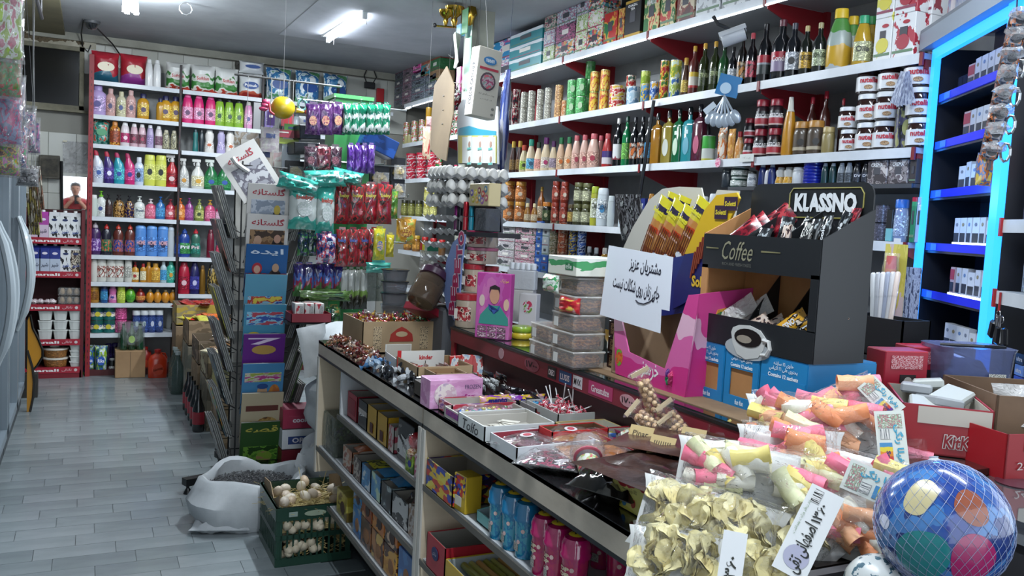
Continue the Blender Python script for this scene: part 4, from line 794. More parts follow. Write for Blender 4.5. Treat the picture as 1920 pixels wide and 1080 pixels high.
RW(3,[('small soy sauce bottle with gold cap','sauce',15,60,'#3c1c14','#b8942c','#7c5c2c',{},[961,973]),
 ('round dressing bottle with lime label','sauce',17,52,'#c8b890','#b83c24','#8ca83c',{'lab2':'#1c2414'},[981]),
 ('dressing bottle with teal cap and label','sauce',19,62,'#cbb592','#1c8c74','#4c94b4',{'lab2':'#1c4c6c'},[994]),('small dressing bottle with dark cap','sauce',16,56,'#c8ac8c','#1c3424','#b4746c',{},[1008]),
 ('dressing bottle with purple cap','sauce',19,64,'#cbb592','#5c1c5c','#c0b0a4',{'lab2':'#a81c5c'},[1022]),('short dressing bottle with purple cap','sauce',16,56,'#cbb592','#4c1c54','#8c7c8c',{},[1036]),
 ('dressing bottle with green cap and orange oval','sauce',17,62,'#cca482','#1c6c3c','#cca482',{'lab2':'#c8641c'},[1050,1065]),
 ('pink lidded cream sauce bottle','ketchup',18,64,'#c8a090','#b84c54','#c49484',{'lab2':'#a02c40'},[1079,1094]),('larger pink lidded cream sauce bottle','ketchup',24,66,'#c8a090','#b84c54','#c49484',{'lab2':'#a02c40'},[1111]),
 ('deep pink sauce bottle behind','ketchup',16,66,'#b86c64','#b03c48',None,{'back':.08},[1124]),('red sauce bottle with violet label','ketchup',20,64,'#a42424','#a83438',band([(0,'#c0b8bc'),(.5,'#3c2c6c')]),{},[1137]),
 ('black syrup bottle with white cap','wine',19,92,'#0f0f14','#c0bcb8',band([(0,'#7c2434'),(.15,'#c4c4c4')],wob=.6),{'glass':1},[1156]),('green syrup bottle with lime label','wine',18,94,'#0f6c3c','#123c2c','#5c9c3c',{'glass':1},[1172]),
 ('black syrup bottle with orange fruit label','wine',18,92,'#101216','#1c1c24',prt(['#c86424','#3c2420','#b8b4ac'],3,.3),{'glass':1},[1187,1201]),('black syrup bottle beside the black pole','wine',15,90,'#101216','#1c1c24','#2c7cac',{'glass':1},[1213]),
 ('amber flat syrup bottle with leaf badge','flask',26,98,mat('#8c5c0c',.12,coat=1),'#1c1c1c',None,{'lab2':None,},[1229]),('olive flat syrup bottle with white oval','flask',28,102,mat('#8c7c2c',.12,coat=1),'#1c1c1c','#c4c8bc',{},[1250]),
 ('green flat syrup bottle with white oval','flask',27,104,mat('#0c5c34',.12,coat=1),'#101c18','#b8ccb4',{'lab2':'#c8dcc8'},[1269]),('teal flat syrup bottle with round badge','flask',31,106,mat('#1c8088',.12,coat=1),'#101c20','#4c94a8',{'lab2':'#b4ccd0'},[1289]),
 ('maroon flat syrup bottle with pink flower badge','flask',30,110,mat('#4c1428',.12,coat=1),'#14101c','#a8345c',{},[1308]),('small black bottle behind the maroon one','wine',14,100,'#17121a','#17121a',None,{'back':.07},[1322]),
 ('green and white tin with a cow picture','can',25,48,band([(0,'#c0bc44'),(.1,'#c8ccc4'),(.5,'#3ca43c')]),'#c0c4c0',None,{'lab2':'#14141c'},[1327]),
 ('white and orange drink powder pouch','pack',24,62,prt(['#c8b8a0','#c86c2c','#d8d0c4'],2.5,.25),None,None,{'noun':'pouch'},[1353]),('amber drink powder pouch','pack',18,58,prt(['#b8782c','#d8a44c','#c8884c'],3,.25),None,None,{'noun':'pouch'},[1370]),
 ('amber bottle with red cap','sauce',17,52,prt(['#c8843c','#d8b484'],3,.3),'#a81c24',None,{},[1385]),
 ('small coffee jar with red lid','coffee',22,38,'#28141a','#8c1428',band([(0,'#b8a4a4'),(.1,'#a83440'),(.45,'#c8c0c0'),(.6,'#17181c')]),{'tiers':2},[1402]),
 ('instant coffee jar with red lid','coffee',29,55,'#28141a','#8c1428',band([(0,'#c0a8a0'),(.1,'#a82c38'),(.5,'#c8c4c4'),(.62,'#17181c')]),{'tiers':2,'word':'NESCAFE','wc':'#e8e4e4'},[1424,1450]),
 ('tall mustard squeeze bottle','squeeze',27,112,'#b87c14','#c8c4b8',None,{'noun':'bottle'},[1476]),
 ('brown sauce bottle with red cap in the back row','wine',21,118,'#4c1c14','#a8182c',band([(0,'#3c1410'),(.5,'#c8a44c'),(.8,'#c8b89c')]),{'back':.09,'word':'HP','wc':'#2c1c14'},[1516]),('brown sauce bottle with red and white label in the back row','wine',22,128,'#4c1c14','#a8182c',band([(0,'#a41c2c'),(.5,'#c8b8a4')]),{'back':.09},[1541]),('thin dark bottle with red cap in the back row','wine',14,112,'#3c1c1c','#a8182c',None,{'back':.1},[1574]),
 ('gold lidded coffee jar','jar',31,64,'#4c4034','#a8742c',band([(0,'#a89c84'),(.2,'#4c4034')]),{'lab2':'#1c1814'},[1501,1527]),('small gold coffee jar','jar',24,50,'#8c7c4c','#a8935c',None,{'lab2':'#1c1814'},[1551])])
nut=mat('#2a120c',.12,coat=.8)
def nutella(u,t,s,lb,back=0):
 h0=.105*s;z=ZR[2]+t;p=solve(u,(XS+.05+back,0,z),(0,1,0));r=thing('spread_jar',lb,'jar',(p.x,p.y,z+.001),-.88,'white-lidded chocolate spread jars on the sauce shelf')
 R=.045*s
 ob('jar_glass',lambda:lathe([(R*.8,0),(R*.98,h0*.05),(R,h0*.5),(R*.95,h0*.75),(R*.84,h0*.82)],20),nut,r,smooth=True,key=('n',s))
 ob('lid',lambda:lathe([(R*.92,h0*.82),(R*.92,h0*.98),(R*.88,h0),(0,h0)],20),mat('#c8ccd0',.35),r,smooth=True,key=('n',s))
 l=ob('label',lambda:lathe([(R+.001,h0*.08),(R+.001,h0*.6)],12,1,-1.5,1.5),mat('#d0d2d4',.35),r,smooth=True,key=('nl',s))
 txt(l,'nutella',R*1.5,h0*.19,(0,-.001-(R+.001)*0,h0*.47),'#b4142c',bold=.035,r=R+.0025)
 plate('bread_picture',l,R*.7,h0*.16,(0,-R-.002,h0*.22),prt(['#a87840','#5c3418','#c8a878'],6,.4),oval=True)
NJ=[(1591,0,.82,'bottom row, beside the gold coffee jar'),(1625,0,1,'bottom row, second from the gold coffee jar'),(1658,0,1,'bottom row, touching the dark tin'),(1589,.088,.82,'on top beside the gold coffee jar'),(1627,.107,1,'middle row, second from the gold coffee jar'),(1662,.107,1,'middle row, touching the dark tin'),(1628,.214,1,'top row, next to the mustard shelf end'),(1669,.214,1,'top row, behind the hanging paper strips'),(1722,0,1,'bottom row, beyond the dark tin'),(1722,.107,1,'middle row, beyond the dark tin'),(1720,.214,1.08,'top row, beyond the paper strips')]
for u,t,s,l in NJ: nutella(u,t,s,'chocolate spread jar, '+l)
RW(3,[('dark tin with glowing violet edge','can',38,80,mat('#14141c',.15,coat=1),'#2c2c3c',prt(['#16181c','#3c3c5c','#8c8c54'],3,.3),{'dz':.0,'lab2':'#8c8c4c'},[1694])])
RW(2,[('amber honey jar','jar',21,38,'#8c4c14','#c0842c','#c0743c',{'tiers':2,'lab2':'#c8b49c'},[953,974]),('small honey bottle with cream cap','sauce',13,36,'#8c5c1c','#c8b88c','#b8a484',{},[988,1001]),('tall amber bottle with gold cap','wine',15,70,'#7c4414','#b8902c','#a89478',{'back':.06},[1013]),
 ('black lidded jar with green oval','jar',17,40,'#1c1c14','#b86c1c','#3c4c2c',{'lab2':'#a8a47c'},[1024]),('red pickle jar','jar',16,40,'#7c2414','#8c2c1c','#9c4434',{'tiers':2,'lab2':'#c8b8a4'},[1040,1056]),('dark jar with gold badge','jar',14,38,'#2c2014','#4c3c1c','#a8883c',{},[1070]),
 ('honey jar with orange lid in the back row','jar',21,40,'#7c3c10','#b8641c','#a86c34',{'back':.11},[1032]),('wide glass jar of green herbs','jar',21,40,'#3c3c1c','#5c5c34','#a8a888',{'tiers':2},[1083,1099]),
 ('lime shampoo bottle','wide',17,74,'#a8a82c','#9cac1c','#c8ccb0',{'word':'Clear','wc':'#2c2c2c'},[1113]),('white shampoo bottle with blue swoosh','wide',24,72,'#bfc8cc','#c8d0d4','#c4ccd0',{'word':'CLEAR','wc':'#2c3c54','lab2':'#3c84b4'},[1128]),('small white bottle','wide',14,58,'#b0b8b8','#b8c0c0',None,{},[1144])])
rboxes(2,[('navy and white face cream box',u0,u0+12,.15,[band([(0,'#b8c4cc'),(.55,'#1c2c7c')])],.05,.05,'Clear') for u0 in (1158,)])
rboxes(2,[('second navy face cream box',1172,1184,.15,[band([(0,'#b8c4cc'),(.5,'#1c2c7c')])],.05,.05,'Clear'),('third navy face cream box by the black pole',1194,1206,.16,[band([(0,'#b8c4cc'),(.5,'#1c2c7c')])],.05,.05,'Clear')])
RW(2,[('orange and blue spray can','tall',17,66,band([(0,'#2c5ca4'),(.5,'#c87c1c')]),'#c8841c',None,{},[1218]),('white and red spray can','tall',17,66,band([(0,'#a81c24'),(.4,'#c4c0bc')]),'#c8c4c0',None,{},[1235]),('red shampoo bottle','wide',19,66,'#b01c30','#b42438','#b42c3c',{},[1257,1276]),
 ('white lotion bottle','wide',19,66,'#c4c4c2','#ccccca','#c8c8c8',{'word':'Dove','wc':'#2c3c6c'},[1296,1316]),('tall white lotion bottle with blue name','wide',23,72,'#c4c8cc','#ccd0d4','#c8c8d0',{'word':'Dove','wc':'#2c3c8c'},[1336]),('clear white cream bottle','wide',21,58,'#b4b8ba','#c0c4c6',None,{'back':.06},[1352]),
])
RW(6,[('dark ribbed hair gel bottle','jar',22,36,'#2c343c','#3c4448',None,{},[1363]),('flat green and white cream jar','jar',34,20,'#1c3c34','#bcc4be','#bcc4be',{'tiers':2},[1386])],)
RW(6,[('small grey box-like bottle','wide',18,30,'#b4b8bc','#2c2c2c','#c0c4c8',{'word':'Dove','wc':'#2c3c5c'},[1409]),('navy silver-capped roll-on','tall',15,42,'#1c2c6c','#b4b8bc',None,{},[1428,1446]),('white and black roll-on','tall',16,36,'#c4c4c8','#14141a',None,{},[1440]),
 ('white curved cream bottle','lotion',22,36,'#c8c8c4','#c8c8c4','#c88c1c',{},[1463,1478]),('white cream tub','jar',27,36,'#c4c8cc','#ccd0d4',None,{},[1498]),
 ('teal and black deodorant','tall',14,42,'#14383c','#c0c4c8',None,{},[1545,1560]),('silver spray can','tall',15,42,'#8c949c','#b4b8bc','#3c444c',{},[1576,1590]),('black body spray can','tall',16,42,'#12141c','#1c1e28','#242834',{'word':'DV','wc':'#c8c8d0'},[1606,1622])])
for t in range(7):
 p=solve(1524,(XS+.05,0,ZR[5]),(0,1,0));tag(ob('cream_tin',lathe([(0,0),(.04,0),(.042,.003),(.042,.011),(.04,.013),(0,.013)],18),mat('#14249c',.25,coat=.5),smooth=True,loc=(p.x,p.y,ZR[5]+.001+t*.0135)),f'{ORD[t]} flat blue cream tin counted from the shelf up','tin','blue cream tins stacked on the half shelf')
rboxes(6,[('grey coffee box with cup print',1624,1661,.088,[prt(['#3c3438','#8c8484','#5c5054','#c0b8b4'],3,.35,seed=3)],.07,0,'CREMA'),('second grey coffee box with cup print',1664,1700,.088,[prt(['#3c3438','#8c8484','#5c5054','#c0b8b4'],3,.35,seed=8)],.07,0,'CREMA'),('dark slim boxes side on',1703,1716,.088,[mat('#2c2428')],.07)])
pk=fa(1,'#b8a8ac','#b83c6c','#c8c4c4')
rboxes(1,[('white and pink noodle pack',931,962,.056,[fa(k,'#b4b0b0','#8c848c','#c8c4c4') for k in range(5)],.1),('pink cow-patterned pack',963,1001,.056,[fa(k+20,'#b8a8ac','#a83464','#c8c4c4','#2c2024') for k in range(5)],.1),
 ('bright blue biscuit pack',1001,1013,.046,[band([(0,'#1c54a8'),(.4,'#2c6cc0'),(.75,'#1c54a8')])]*7,.08,0,'Farby'),
 ('pale and blue biscuit pack',1013,1025,.056,[mat('#1c54a8'),mat('#1c54a8'),'#a8b4b8','#b0b8bc','#b4bcc0'],.08)])
RW(1,[('silver labelled tuna tin','can',17,20,prt(['#8c7c5c','#b4ac98','#6c6c4c'],4,.25),'#b8b4a8',None,{'tiers':5},[1035]),('orange labelled tuna tin','can',20,20,prt(['#a85434','#8c3c24','#c09478'],4,.25),'#b8b4a8',None,{'tiers':5},[1052]),('navy and yellow tuna tin','can',17,18,prt(['#1c2c5c','#c0a42c','#3c5c9c'],3,.25),'#b0b4b8',None,{'tiers':5},[1071]),('blue and white tuna tin','can',17,18,prt(['#2c54a4','#a8b4c8','#1c2c5c'],3,.25),'#b0b4b8',None,{'tiers':5},[1087]),
 ('black cola bottle with silver cap','shampoo',16,62,'#0f1014','#8c9094',None,{'noun':'bottle'},[1102,1115]),('golden oil bottle with silver cap','shampoo',20,64,mat('#8c6414',.15,coat=1),'#a09c94',None,{'noun':'bottle'},[1131,1150,1170])])
tag(ob('black_pole',tube([tuple(P(1226,188,x=XS-.03)),tuple(P(1206,325,x=XS-.03)),tuple(P(1196,392,x=XS-.03))],.009,8),mat('#101114',.4)),'black pole standing against the shelves beside the amber flat bottle','pole')
q=P(1376,68,x=XS-.05);r=thing('bullet_camera','white bullet security camera mounted under the LED-lit shelf','camera',q,-2.3,None,.35)
ob('camera_housing',lathe([(.030,-.05),(.034,-.045),(.034,.05),(.03,.055),(0,.055)],18).T(rx=pi/2),mat('#c8ccd0',.35),r,smooth=True);ob('lens_ring',lathe([(0,.0),(.027,.0),(.031,-.004),(.031,-.0)],18).T((0,.053,0),rx=-pi/2),mat('#17181c',.2),r,smooth=True);ob('sun_hood',lathe([(.038,-.06),(.038,.06)],12,1,-1.3,1.3).T(rx=-pi/2),mat('#c4c8cc',.4),r,smooth=True)
ob('mount_arm',tube([(0,0,.03),(.02,-.05,.07),(.02,-.06,.11)],.008,6),mat('#1c1d20'),r)
def spoons(u,v,X,label):
 q=P(u,v,x=X);r=thing('spoon_card',label,'card',q,-.9);r.scale=(1.7,)*3
 ob('header_card',prism([(-.03,0),(.03,0),(.03,.055),(-.03,.055)],.002),mat('#2478b4',.3),r,rot=(0,.25,0));plate('round_logo',r,.03,.03,(0,-.003,.02),mat('#b4d0e4'),oval=True)
 for i in range(6):
  a=-.55+i*.22;ob('spoon',gsum([tube([(0,0,0),(0,0,-.05)],.003,5),blob(.013,.005,.02,i,.02).T((0,0,-.066))]),mat('#a4b0bc',.25,.3),r,smooth=True,key='sp',rot=(0,-a,0),loc=(0,-.004-i*.003,0))
 ob('price_strip',prism([(0,0),(.035,0),(.035,.016),(0,.016)],.001),mat('#c0ccd4'),r,loc=(-.045,-.01,-.05),rot=(0,-.7,0))
spoons(1360,180,XS-.035,'plastic spoons fanned out under a blue card below the oil bottles')
q=P(1700,135,x=XS-.02);r=thing('paper_strips','folded printed paper strips hanging from the shelf before the spread jars','paper',q,-pi/2)
for i in range(5): ob('paper_strip',prism([(-.012,0),(.012,0),(.02,-.12),(-.02,-.11)],.0015),prt(['#aab2c4','#8c94a8','#6c748c'],8,.5,seed=i),r,loc=(0,-.004*i,0),rot=(0,(i-2)*.12,0))
q=P(1346,305,x=XS-.012);r=thing('round_tag','round pink tag hanging from the sauce shelf edge','tag',q,-pi/2);ob('tag_disc',prism(ell(.036,.044),.003),prt(['#c84c7c','#d8a8b8'],4,.4),r);ob('tag_tie',box(.006,.004,.02,0,0,.02),mat('#7a1018'),r)
q=P(1400,296,x=XS-.012);r=thing('price_note','handwritten paper price note taped to the sauce shelf edge','note',q,-pi/2);ob('note_paper',box(.09,.001,.034,0,0,-.017),mat('#c8ccc8'),r);txt(r,'ی ـ ۵۰۰',.05,.012,(0,-.001,.0),'#5c6470')
# ---------------- the two counters ----------------
def L3(root,p): return Vector(p)-root.location
def pxpoly(name,root,pts,m,t=.003,plane='x',c=1.3,smooth=False):
 """flat board of thickness t standing in the plane x=c (or y=c, z=c)"""
 q=[L3(root,P(a,b,**{plane:c})) for a,b in pts]
 if plane=='x': g=prism([(v.y,v.z) for v in q],t,'x',c-root.location.x)
 elif plane=='y': g=prism([(v.x,v.z) for v in q],t,'y',c-root.location.y)
 else: g=prism([(v.x,v.y) for v in q],t,'z',c-root.location.z)
 return ob(name,g,M_(m),root)
lam=grain('#a89c8c','#bcb1a1',1.5,.35,(.5,6,14),6,0,.3,.7);lam2=grain('#c0ae92','#d0c0a6',1.2,.4,(.5,3,10),6,0,.3,.7);trimb=mat('#17171a',.3);white=mat('#b9bcbf',.45)
XF=.889;ZT=.9
def counter_unit(y0,y1,label,shelves):
 r=thing('sweets_counter',label,'counter',(XF,y0,0),0,'two joined sweets counters');L=y1-y0;D_=.345
 ob('counter_top',box(D_+.03,L,.012,D_/2+.015,L/2,ZT-.012),mat('#1b1a1c',.12,coat=.6),r)
 ob('front_board',box(.014,L-.004,.050,.007,L/2,ZT-.058),lam,r)
 ob('edge_trim',box(.018,L,.006,.009,L/2,ZT-.008),trimb,r);ob('edge_trim',box(.018,L,.010,.009,L/2,ZT-.068),trimb,r)
 ob('back_board',box(.012,L,ZT-.03,D_-.005,L/2,.0),lam2,r)
 for y in(.012,L-.012):
  zb_=.33 if y+y0>3 else 0;s=ob('side_panel',box(D_,.02,ZT-.07-zb_,D_/2,y,zb_),lam2,r);ob('edge_trim',box(.005,.022,ZT-.07-zb_,-.001,y,zb_),mat('#b8b4ac'),s)
 ob('plinth',box(.18,L,.2,.25,L/2,.0),mat('#2c2c2e'),r)
 for z,a,b in shelves:
  s=ob('shelf_board',box(D_-.02,b-a,.014,D_/2,(a+b)/2-y0,z-.014),white,r);ob('shelf_edge',box(.004,b-a,.018,-.0,(a+b)/2-y0,z-.017),mat('#57534c'),s)
 return r
cu=counter_unit(2.352,3.645,'sweets counter with open shelves, beside the egg crate',[(.655,2.37,3.30),(.445,2.37,3.63),(.25,2.37,3.40)])
ob('divider',box(.32,.016,.19,.17,3.30-2.352,.655),white,cu)
cu2=counter_unit(1.04,2.345,'closer sweets counter with pink and blue tubes on its shelf',[(.668,1.06,2.33),(.443,1.06,2.33)])
r=thing('glass_counter','raised red-fronted counter with a dark glass top behind the sweets','counter',(1.24,1.0,0),0)
ob('counter_body',box(.58,2.0,1.0,.30,1.0,0),mat('#3a1216',.5),r);ob('counter_wing',box(.40,.42,1.0,.79,.22,0),mat('#2c1216',.5),r)
ob('glass_top',box(.60,2.0,.012,.30,1.0,1.033),mat('#16221f',.04,coat=1),r);ob('glass_top',box(.40,.42,.012,.80,.22,1.033),mat('#16221f',.04,coat=1),r)
ob('red_strip',box(.008,2.0,.045,-.004,1.0,.988),mat('#7a1a2a',.4),r)
ob('black_edge',box(.012,2.01,.008,-.004,1.0,1.034),trimb,r)
ob('corner_post',box(.03,.03,1.04,.015,1.995,0),mat('#9c1c2c',.4),r)
st=[(2.55,.045,.04,'#b0848c',None),(2.33,.05,.10,'#8a3a4c','۱۷۰۰'),(2.20,.042,.05,'#1b1a1e','OREO'),(2.12,.042,.07,'#1c4474','LUSIS'),(2.05,.042,.05,'#b8b4b8','MVX'),(1.93,.045,.12,'#a82c5c','Greatulze'),(1.80,.04,.07,'#b8848c','۱۷۰۰')]
for y,h,w,c,s in st:
 q=plate('price_sticker',r,w,h*.8,(-.009,y-1.0,1.012),mat(c,.35),rz=-pi/2,t=.001,oval=(s in(None,'۱۷۰۰')))
 if s: txt(q,s,w*.75,h*.42,(0,-.0012,0),'#1a1416' if c[1] in 'b8' and s!='Greatulze' else '#d8c8cc',bold=.02)
r=thing('counter_end','small dark topped end cabinet closing the counter next to the ball','cabinet',(1.25,1.02,0),0)
ob('end_top',box(.34,.03,.012,0,.0,ZT-.002),mat('#2a2320',.3),r);ob('end_board',box(.34,.014,.82,0,-.008,.07),lam,r)
# ---------- goods on the raised counter ----------
ZG=1.0465
def on(u,v,z=ZG): return P(u,v,z=z)
dates=prt(['#5c3018','#8c5428','#3c1c10','#a0703c'],14,.4,'voro')
for c_,(x,y,n) in enumerate(((1.265,2.255,2),(1.265,2.115,5))):
 for t in range(n):
  nm=('lowest','second','third','fourth','topmost')[t if t<n-1 else 4]
  b=thing('date_box',f"{nm} clear box of brown sweets, {('short','tall')[c_]} stack by the pink display",'box',(x+random.uniform(-.004,.004),y,ZG+t*.052),-pi/2+random.uniform(-.04,.04),'clear sweet boxes stacked by the pink display')
  ob('clear_box',box(.132,.105,.048,b=.006),film('#e8e0d4',.14,.08,.2,20),b);ob('sweets',box(.12,.095,.034,0,0,.004,b=.01),dates,b)
  ob('lid',box(.134,.107,.006,0,0,.044,b=.002),film('#f0ece4',.3,.08,.1,20),b);plate('label',b,.024,.026,(-.035,-.054,.022),mat('#c4c4c0'))
b=thing('biscuit_box','white and green biscuit box lying on the clear sweet boxes','box',(1.28,2.115,ZG+.262),-pi/2+.03)
ob('carton_body',box(.155,.17,.052,b=.002),band([(0,'#c8c8bc'),(.5,'#3c8c54'),(.72,'#c8ccc4')],wob=.9),b);plate('label',b,.04,.02,(.04,-.0855,.026),mat('#1c6c3c'));txt(b,'elle',.03,.014,(.04,-.087,.026),'#d8e0d8')
tag(ob('tissue_packet',pouch(.09,.05,.03,5),prt(['#c4ccc4','#2c8c4c','#c8a8a0'],3,.3),smooth=True,loc=(1.19,2.16,ZG+.208),rot=(0,0,-pi/2)),'small green and white tissue packet leaning by the biscuit box','packet')
tag(ob('red_packet',pouch(.10,.045,.03,8),prt(['#b01820','#c82430','#c8a43c'],3,.3),smooth=True,loc=(1.215,2.09,ZG+.156),rot=(0,0,-pi/2+.1)),'red crumpled sweet packet pushed between the clear boxes','packet')
for t in range(4):
 b=thing('chocolate_box',('lowest','second','third','topmost')[t]+' brown window box of chocolates beside the pink display','box',(1.335,1.975-.0,ZG+t*.046),-pi/2,'brown chocolate boxes beside the pink display')
 b.location=(1.375,2.04,ZG+t*.046)
for o_ in [o for o in D.objects if o.name.startswith('chocolate_box')]:
 ob('carton_body',box(.09,.06,.044,b=.002),mat('#3c1c1a',.4),o_,key='cb');plate('window_print',o_,.06,.03,(0,-.031,.022),prt(['#8c6844','#b8946c','#4c2c1c'],4,.3))
r=thing('pink_display','pink cardboard sweets display with a cut-out front, holding the sign','display',(1.305,1.83,ZG),0)
pk=band([(0,'#c8287c'),(.28,'#d05c9c'),(.5,'#d8a8c0'),(.72,'#cc3c88')],.35,wob=.7)
F=[(1152,592),(1155,700),(1284,748),(1312,552),(1292,553),(1247,692),(1180,660),(1165,592)]
pxpoly('front_panel',r,F,pk,.004,'x',1.303)
ob('side_panel',prism([(-0,0),(.19,0),(.19,.27),(0,.25)],.004,'y',-.165),band([(0,'#cc2c84'),(.5,'#d8a4c0'),(.62,'#cc3c88')],.35,wob=.8),r)
ob('side_panel',prism([(-0,0),(.19,0),(.19,.29),(0,.27)],.004,'y',.165),grain('#7c6650','#94795c',3,.7),r)
ob('back_panel',box(.004,.33,.27,.19,0,0),grain('#7c6650','#94795c',3,.7),r);ob('inner_floor',box(.19,.33,.003,.095,0,.002),grain('#7c6650','#94795c',3,.7),r)
txt(r,'خرمنز',.075,.045,(-.0035,-.02,.036),'#b01c50',rz=-pi/2,bold=.05);txt(r,'خرمنز',.075,.045,(-.0045,-.02,.036),'#e8e0e4',rz=-pi/2,bold=.015)
plate('fruit_sticker',r,.035,.048,(-.004,.125,.05),prt(['#c86c1c','#c8301c','#5c9c2c'],3,.4),rz=-pi/2,oval=True)
for k in range(4): ob('wrapped_sweet_picture',blob(.012,.003,.012,k,.4),mat(('#8c1c4c','#1c7c4c','#c83c6c','#5c2c7c')[k],.4),r,loc=(-.003,-.115+.014*(k%2),.03+.014*(k//2)))
b=ob('toy_car_print',gsum([prism([(-.03,-.01),(.03,-.014),(.034,.004),(.01,.02),(-.02,.014)],.002)]),prt(['#c8781c','#c8901c','#2c6c2c'],2,.4),r,loc=(.10,-.168,.20))
for s in(-1,1): plate('car_wheel_print',b,.012,.014,(s*.02,-.0015,-.016),mat('#2a1c20'),oval=True)
S_=[(1142,460),(1262,482),(1255,583),(1240,580),(1238,625),(1125,590)]
r=thing('paper_sign','white paper with handwritten Persian notice taped on the pink display','sign',P(1190,560,x=1.285),0)
pxpoly('paper_sheet',r,S_,mat('#d6dbe6',.7),.0012,'x',1.285)
def sign_line(s,u0,u1,v0,v1):
 a=P(u0,v0,x=1.285);b_=P(u1,v0,x=1.285);c=P((u0+u1)/2,(v0+v1)/2,x=1.285);h=abs(P(u0,v0,x=1.285).z-P(u0,v1,x=1.285).z)
 c=L3(r,c);txt(r,s,abs(a.y-b_.y),h,(c.x-.0016,c.y,c.z),'#14142c',rz=-pi/2,bold=.012,tilt=-.07,shear=.12)
sign_line('مشتریان عزیز',1180,1240,487,516);sign_line('جای زنان روی شکلات نیست',1148,1236,526,556)
ob('brush_stroke',tube([L3(r,P(a,b_,x=1.2835)) for a,b_ in((1192,563),(1197,568),(1207,570),(1218,566),(1226,558))],.0016,5),mat('#14142c'),r)
r=thing('pretzel_display','tall blue and yellow cardboard display of pretzel stick packets','display',(1.50,1.85,ZG),0)
navy=mat('#13206c',.35);yel=mat('#c8a010',.35)
pxpoly('back_panel',r,[(1160,485),(1188,425),(1218,375),(1243,354),(1275,350),(1316,352),(1322,378),(1336,378),(1346,356),(1387,358),(1375,430),(1350,500),(1345,560),(1260,590),(1190,600)],mat('#c2bfb4',.5),.004,'x',1.60)
pxpoly('inner_front',r,[(1180,500),(1330,470),(1345,470),(1345,575),(1260,590),(1180,600)],navy,.004,'x',1.44)
pxpoly('side_panel',r,[(1383,361),(1388,372),(1345,470),(1303,478),(1285,476),(1322,395),(1345,366)],yel,.006,'x',1.475)
pxpoly('corner_panel',r,[(1285,477),(1330,469),(1345,430),(1348,540),(1290,565),(1262,580),(1266,530)],mat('#14185c',.35),.004,'x',1.43)
q=L3(r,P(1316,529,x=1.425));txt(r,'Soletti',.085,.030,tuple(q),'#c8a018',rz=-pi/2,bold=.04)
for k,(u,v) in enumerate(((1352,398),(1370,382))): q=L3(r,P(u,v,x=1.468));ob_=plate('printed_badge',r,.05,.035,tuple(q),mat('#2a1030'),rz=-pi/2,ry=0);txt(ob_,'Soletti',.042,.013,(0,-.0012,0),'#c8b41c',bold=.03)
for k in range(5): q=L3(r,P(1296+k*5,500-k*9,x=1.425));ob('pretzel_print',tube([q+Vector((0,0,-.03)),q+Vector((0,-.012,.04))],.003,5),mat('#7c3018',.5),r)
pz=band([(0,'#17286c'),(.34,'#8c4420'),(.42,'#b87838'),(.6,'#c03c18'),(.66,'#b87838'),(.74,'#c4b41c'),(.84,'#241c3c'),(.91,'#c8bc1c')],.2,coat=.6,wob=.06)
for k,(u0,v0,u1,v1,l) in enumerate(((1197,525,1245,386,'first, at the white board side'),(1217,525,1270,392,'second, with folded top'),(1240,525,1290,402,'in the middle, clear front'),(1262,525,1316,388,'beside the yellow side panel'),(1240,470,1262,372,'standing in the back row, first'),(1262,470,1283,378,'standing in the back row, second'))):
 X=1.50 if k<4 else 1.56;a=P(u0,v0,x=X);b_=P(u1,v1,x=X);d=b_-a;L=d.length
 q=thing('pretzel_packet','yellow and blue pretzel stick packet, '+l,'packet',a,0,'pretzel packets in the blue display');q.rotation_euler=(math.atan2(-d.y,d.z),0,0)
 q.rotation_mode='XYZ';w_=.062
 ob('packet_wrapper',pouch(w_,L*1.1,.022,k,10,16,.08).T(rz=-pi/2),pz,q,smooth=True);txt(q,'Soletti',.05,.016,(-.0135,0,L*.93),'#d8d020' ,rz=-pi/2,bold=.04);plate('round_label',q,.032,.02,(-.0135,0,L*.34),mat('#c8ccd4'),rz=-pi/2,oval=True)
 [ob('pretzel_stick',tube([(-.0128,-.02+.01*j_,L*.36),(-.0138,-.018+.009*j_,L*.72)],.0018,4),mat('#6c3414',.5),q) for j_ in range(5)];txt(q,'SESAM',.034,.008,(-.0138,0,L*.62),'#d8b0a0',rz=-pi/2,bold=.03)
tag(ob('clip_pole',box(.02,.20,.43),mat('#2c2c30'),loc=(1.765,2.36,1.046)),'dark thin stand behind the grey packets','stand')
for k in range(4):
 q=P(1166+k*9,385,x=1.72+k*.01);b_=ob('coffee_packet',pouch(.07,.17,.02,k+3).T((0,0,-.13)),prt(['#2c2a2c','#6c6c70','#141416','#a8acac'],3,.2,seed=k),smooth=True,loc=q,rot=(.25,0,-pi/2));tag(b_,f'{ORD[k]} dark grey biscuit packet clipped beside the pretzel display','packet','dark grey packets clipped beside the pretzel display')
blk=mat('#15181c',.42);kraft=grain('#9c6a3a','#b8824c',2.5,.7,(1,1,1))
CX=1.36;CY0,CY1=1.32,1.70;BX=1.50
r=thing('coffee_display','black two-tier cardboard coffee sachet display on blue sachet boxes','display',(CX,(CY0+CY1)/2,1.185),0)
W=CY1-CY0;hz=lambda z:z-1.185
def xs(name,pts,t,y,m,par=r): return ob(name,prism(pts,t,'y',y),m,par)
ob('lower_front',box(.004,W,.068,0,0,0),blk,r);ob('upper_front',box(.004,W,.083,0,0,hz(1.363)),blk,r)
xs('side_panel',[(0,0),(.145,.0),(.145,.33),(.14,.33),(0,hz(1.446))],.004,-W/2,blk)
sd=xs('side_panel',[(0,0),(.14,.0),(.14,.33),(0,hz(1.446))],.004,W/2,kraft)
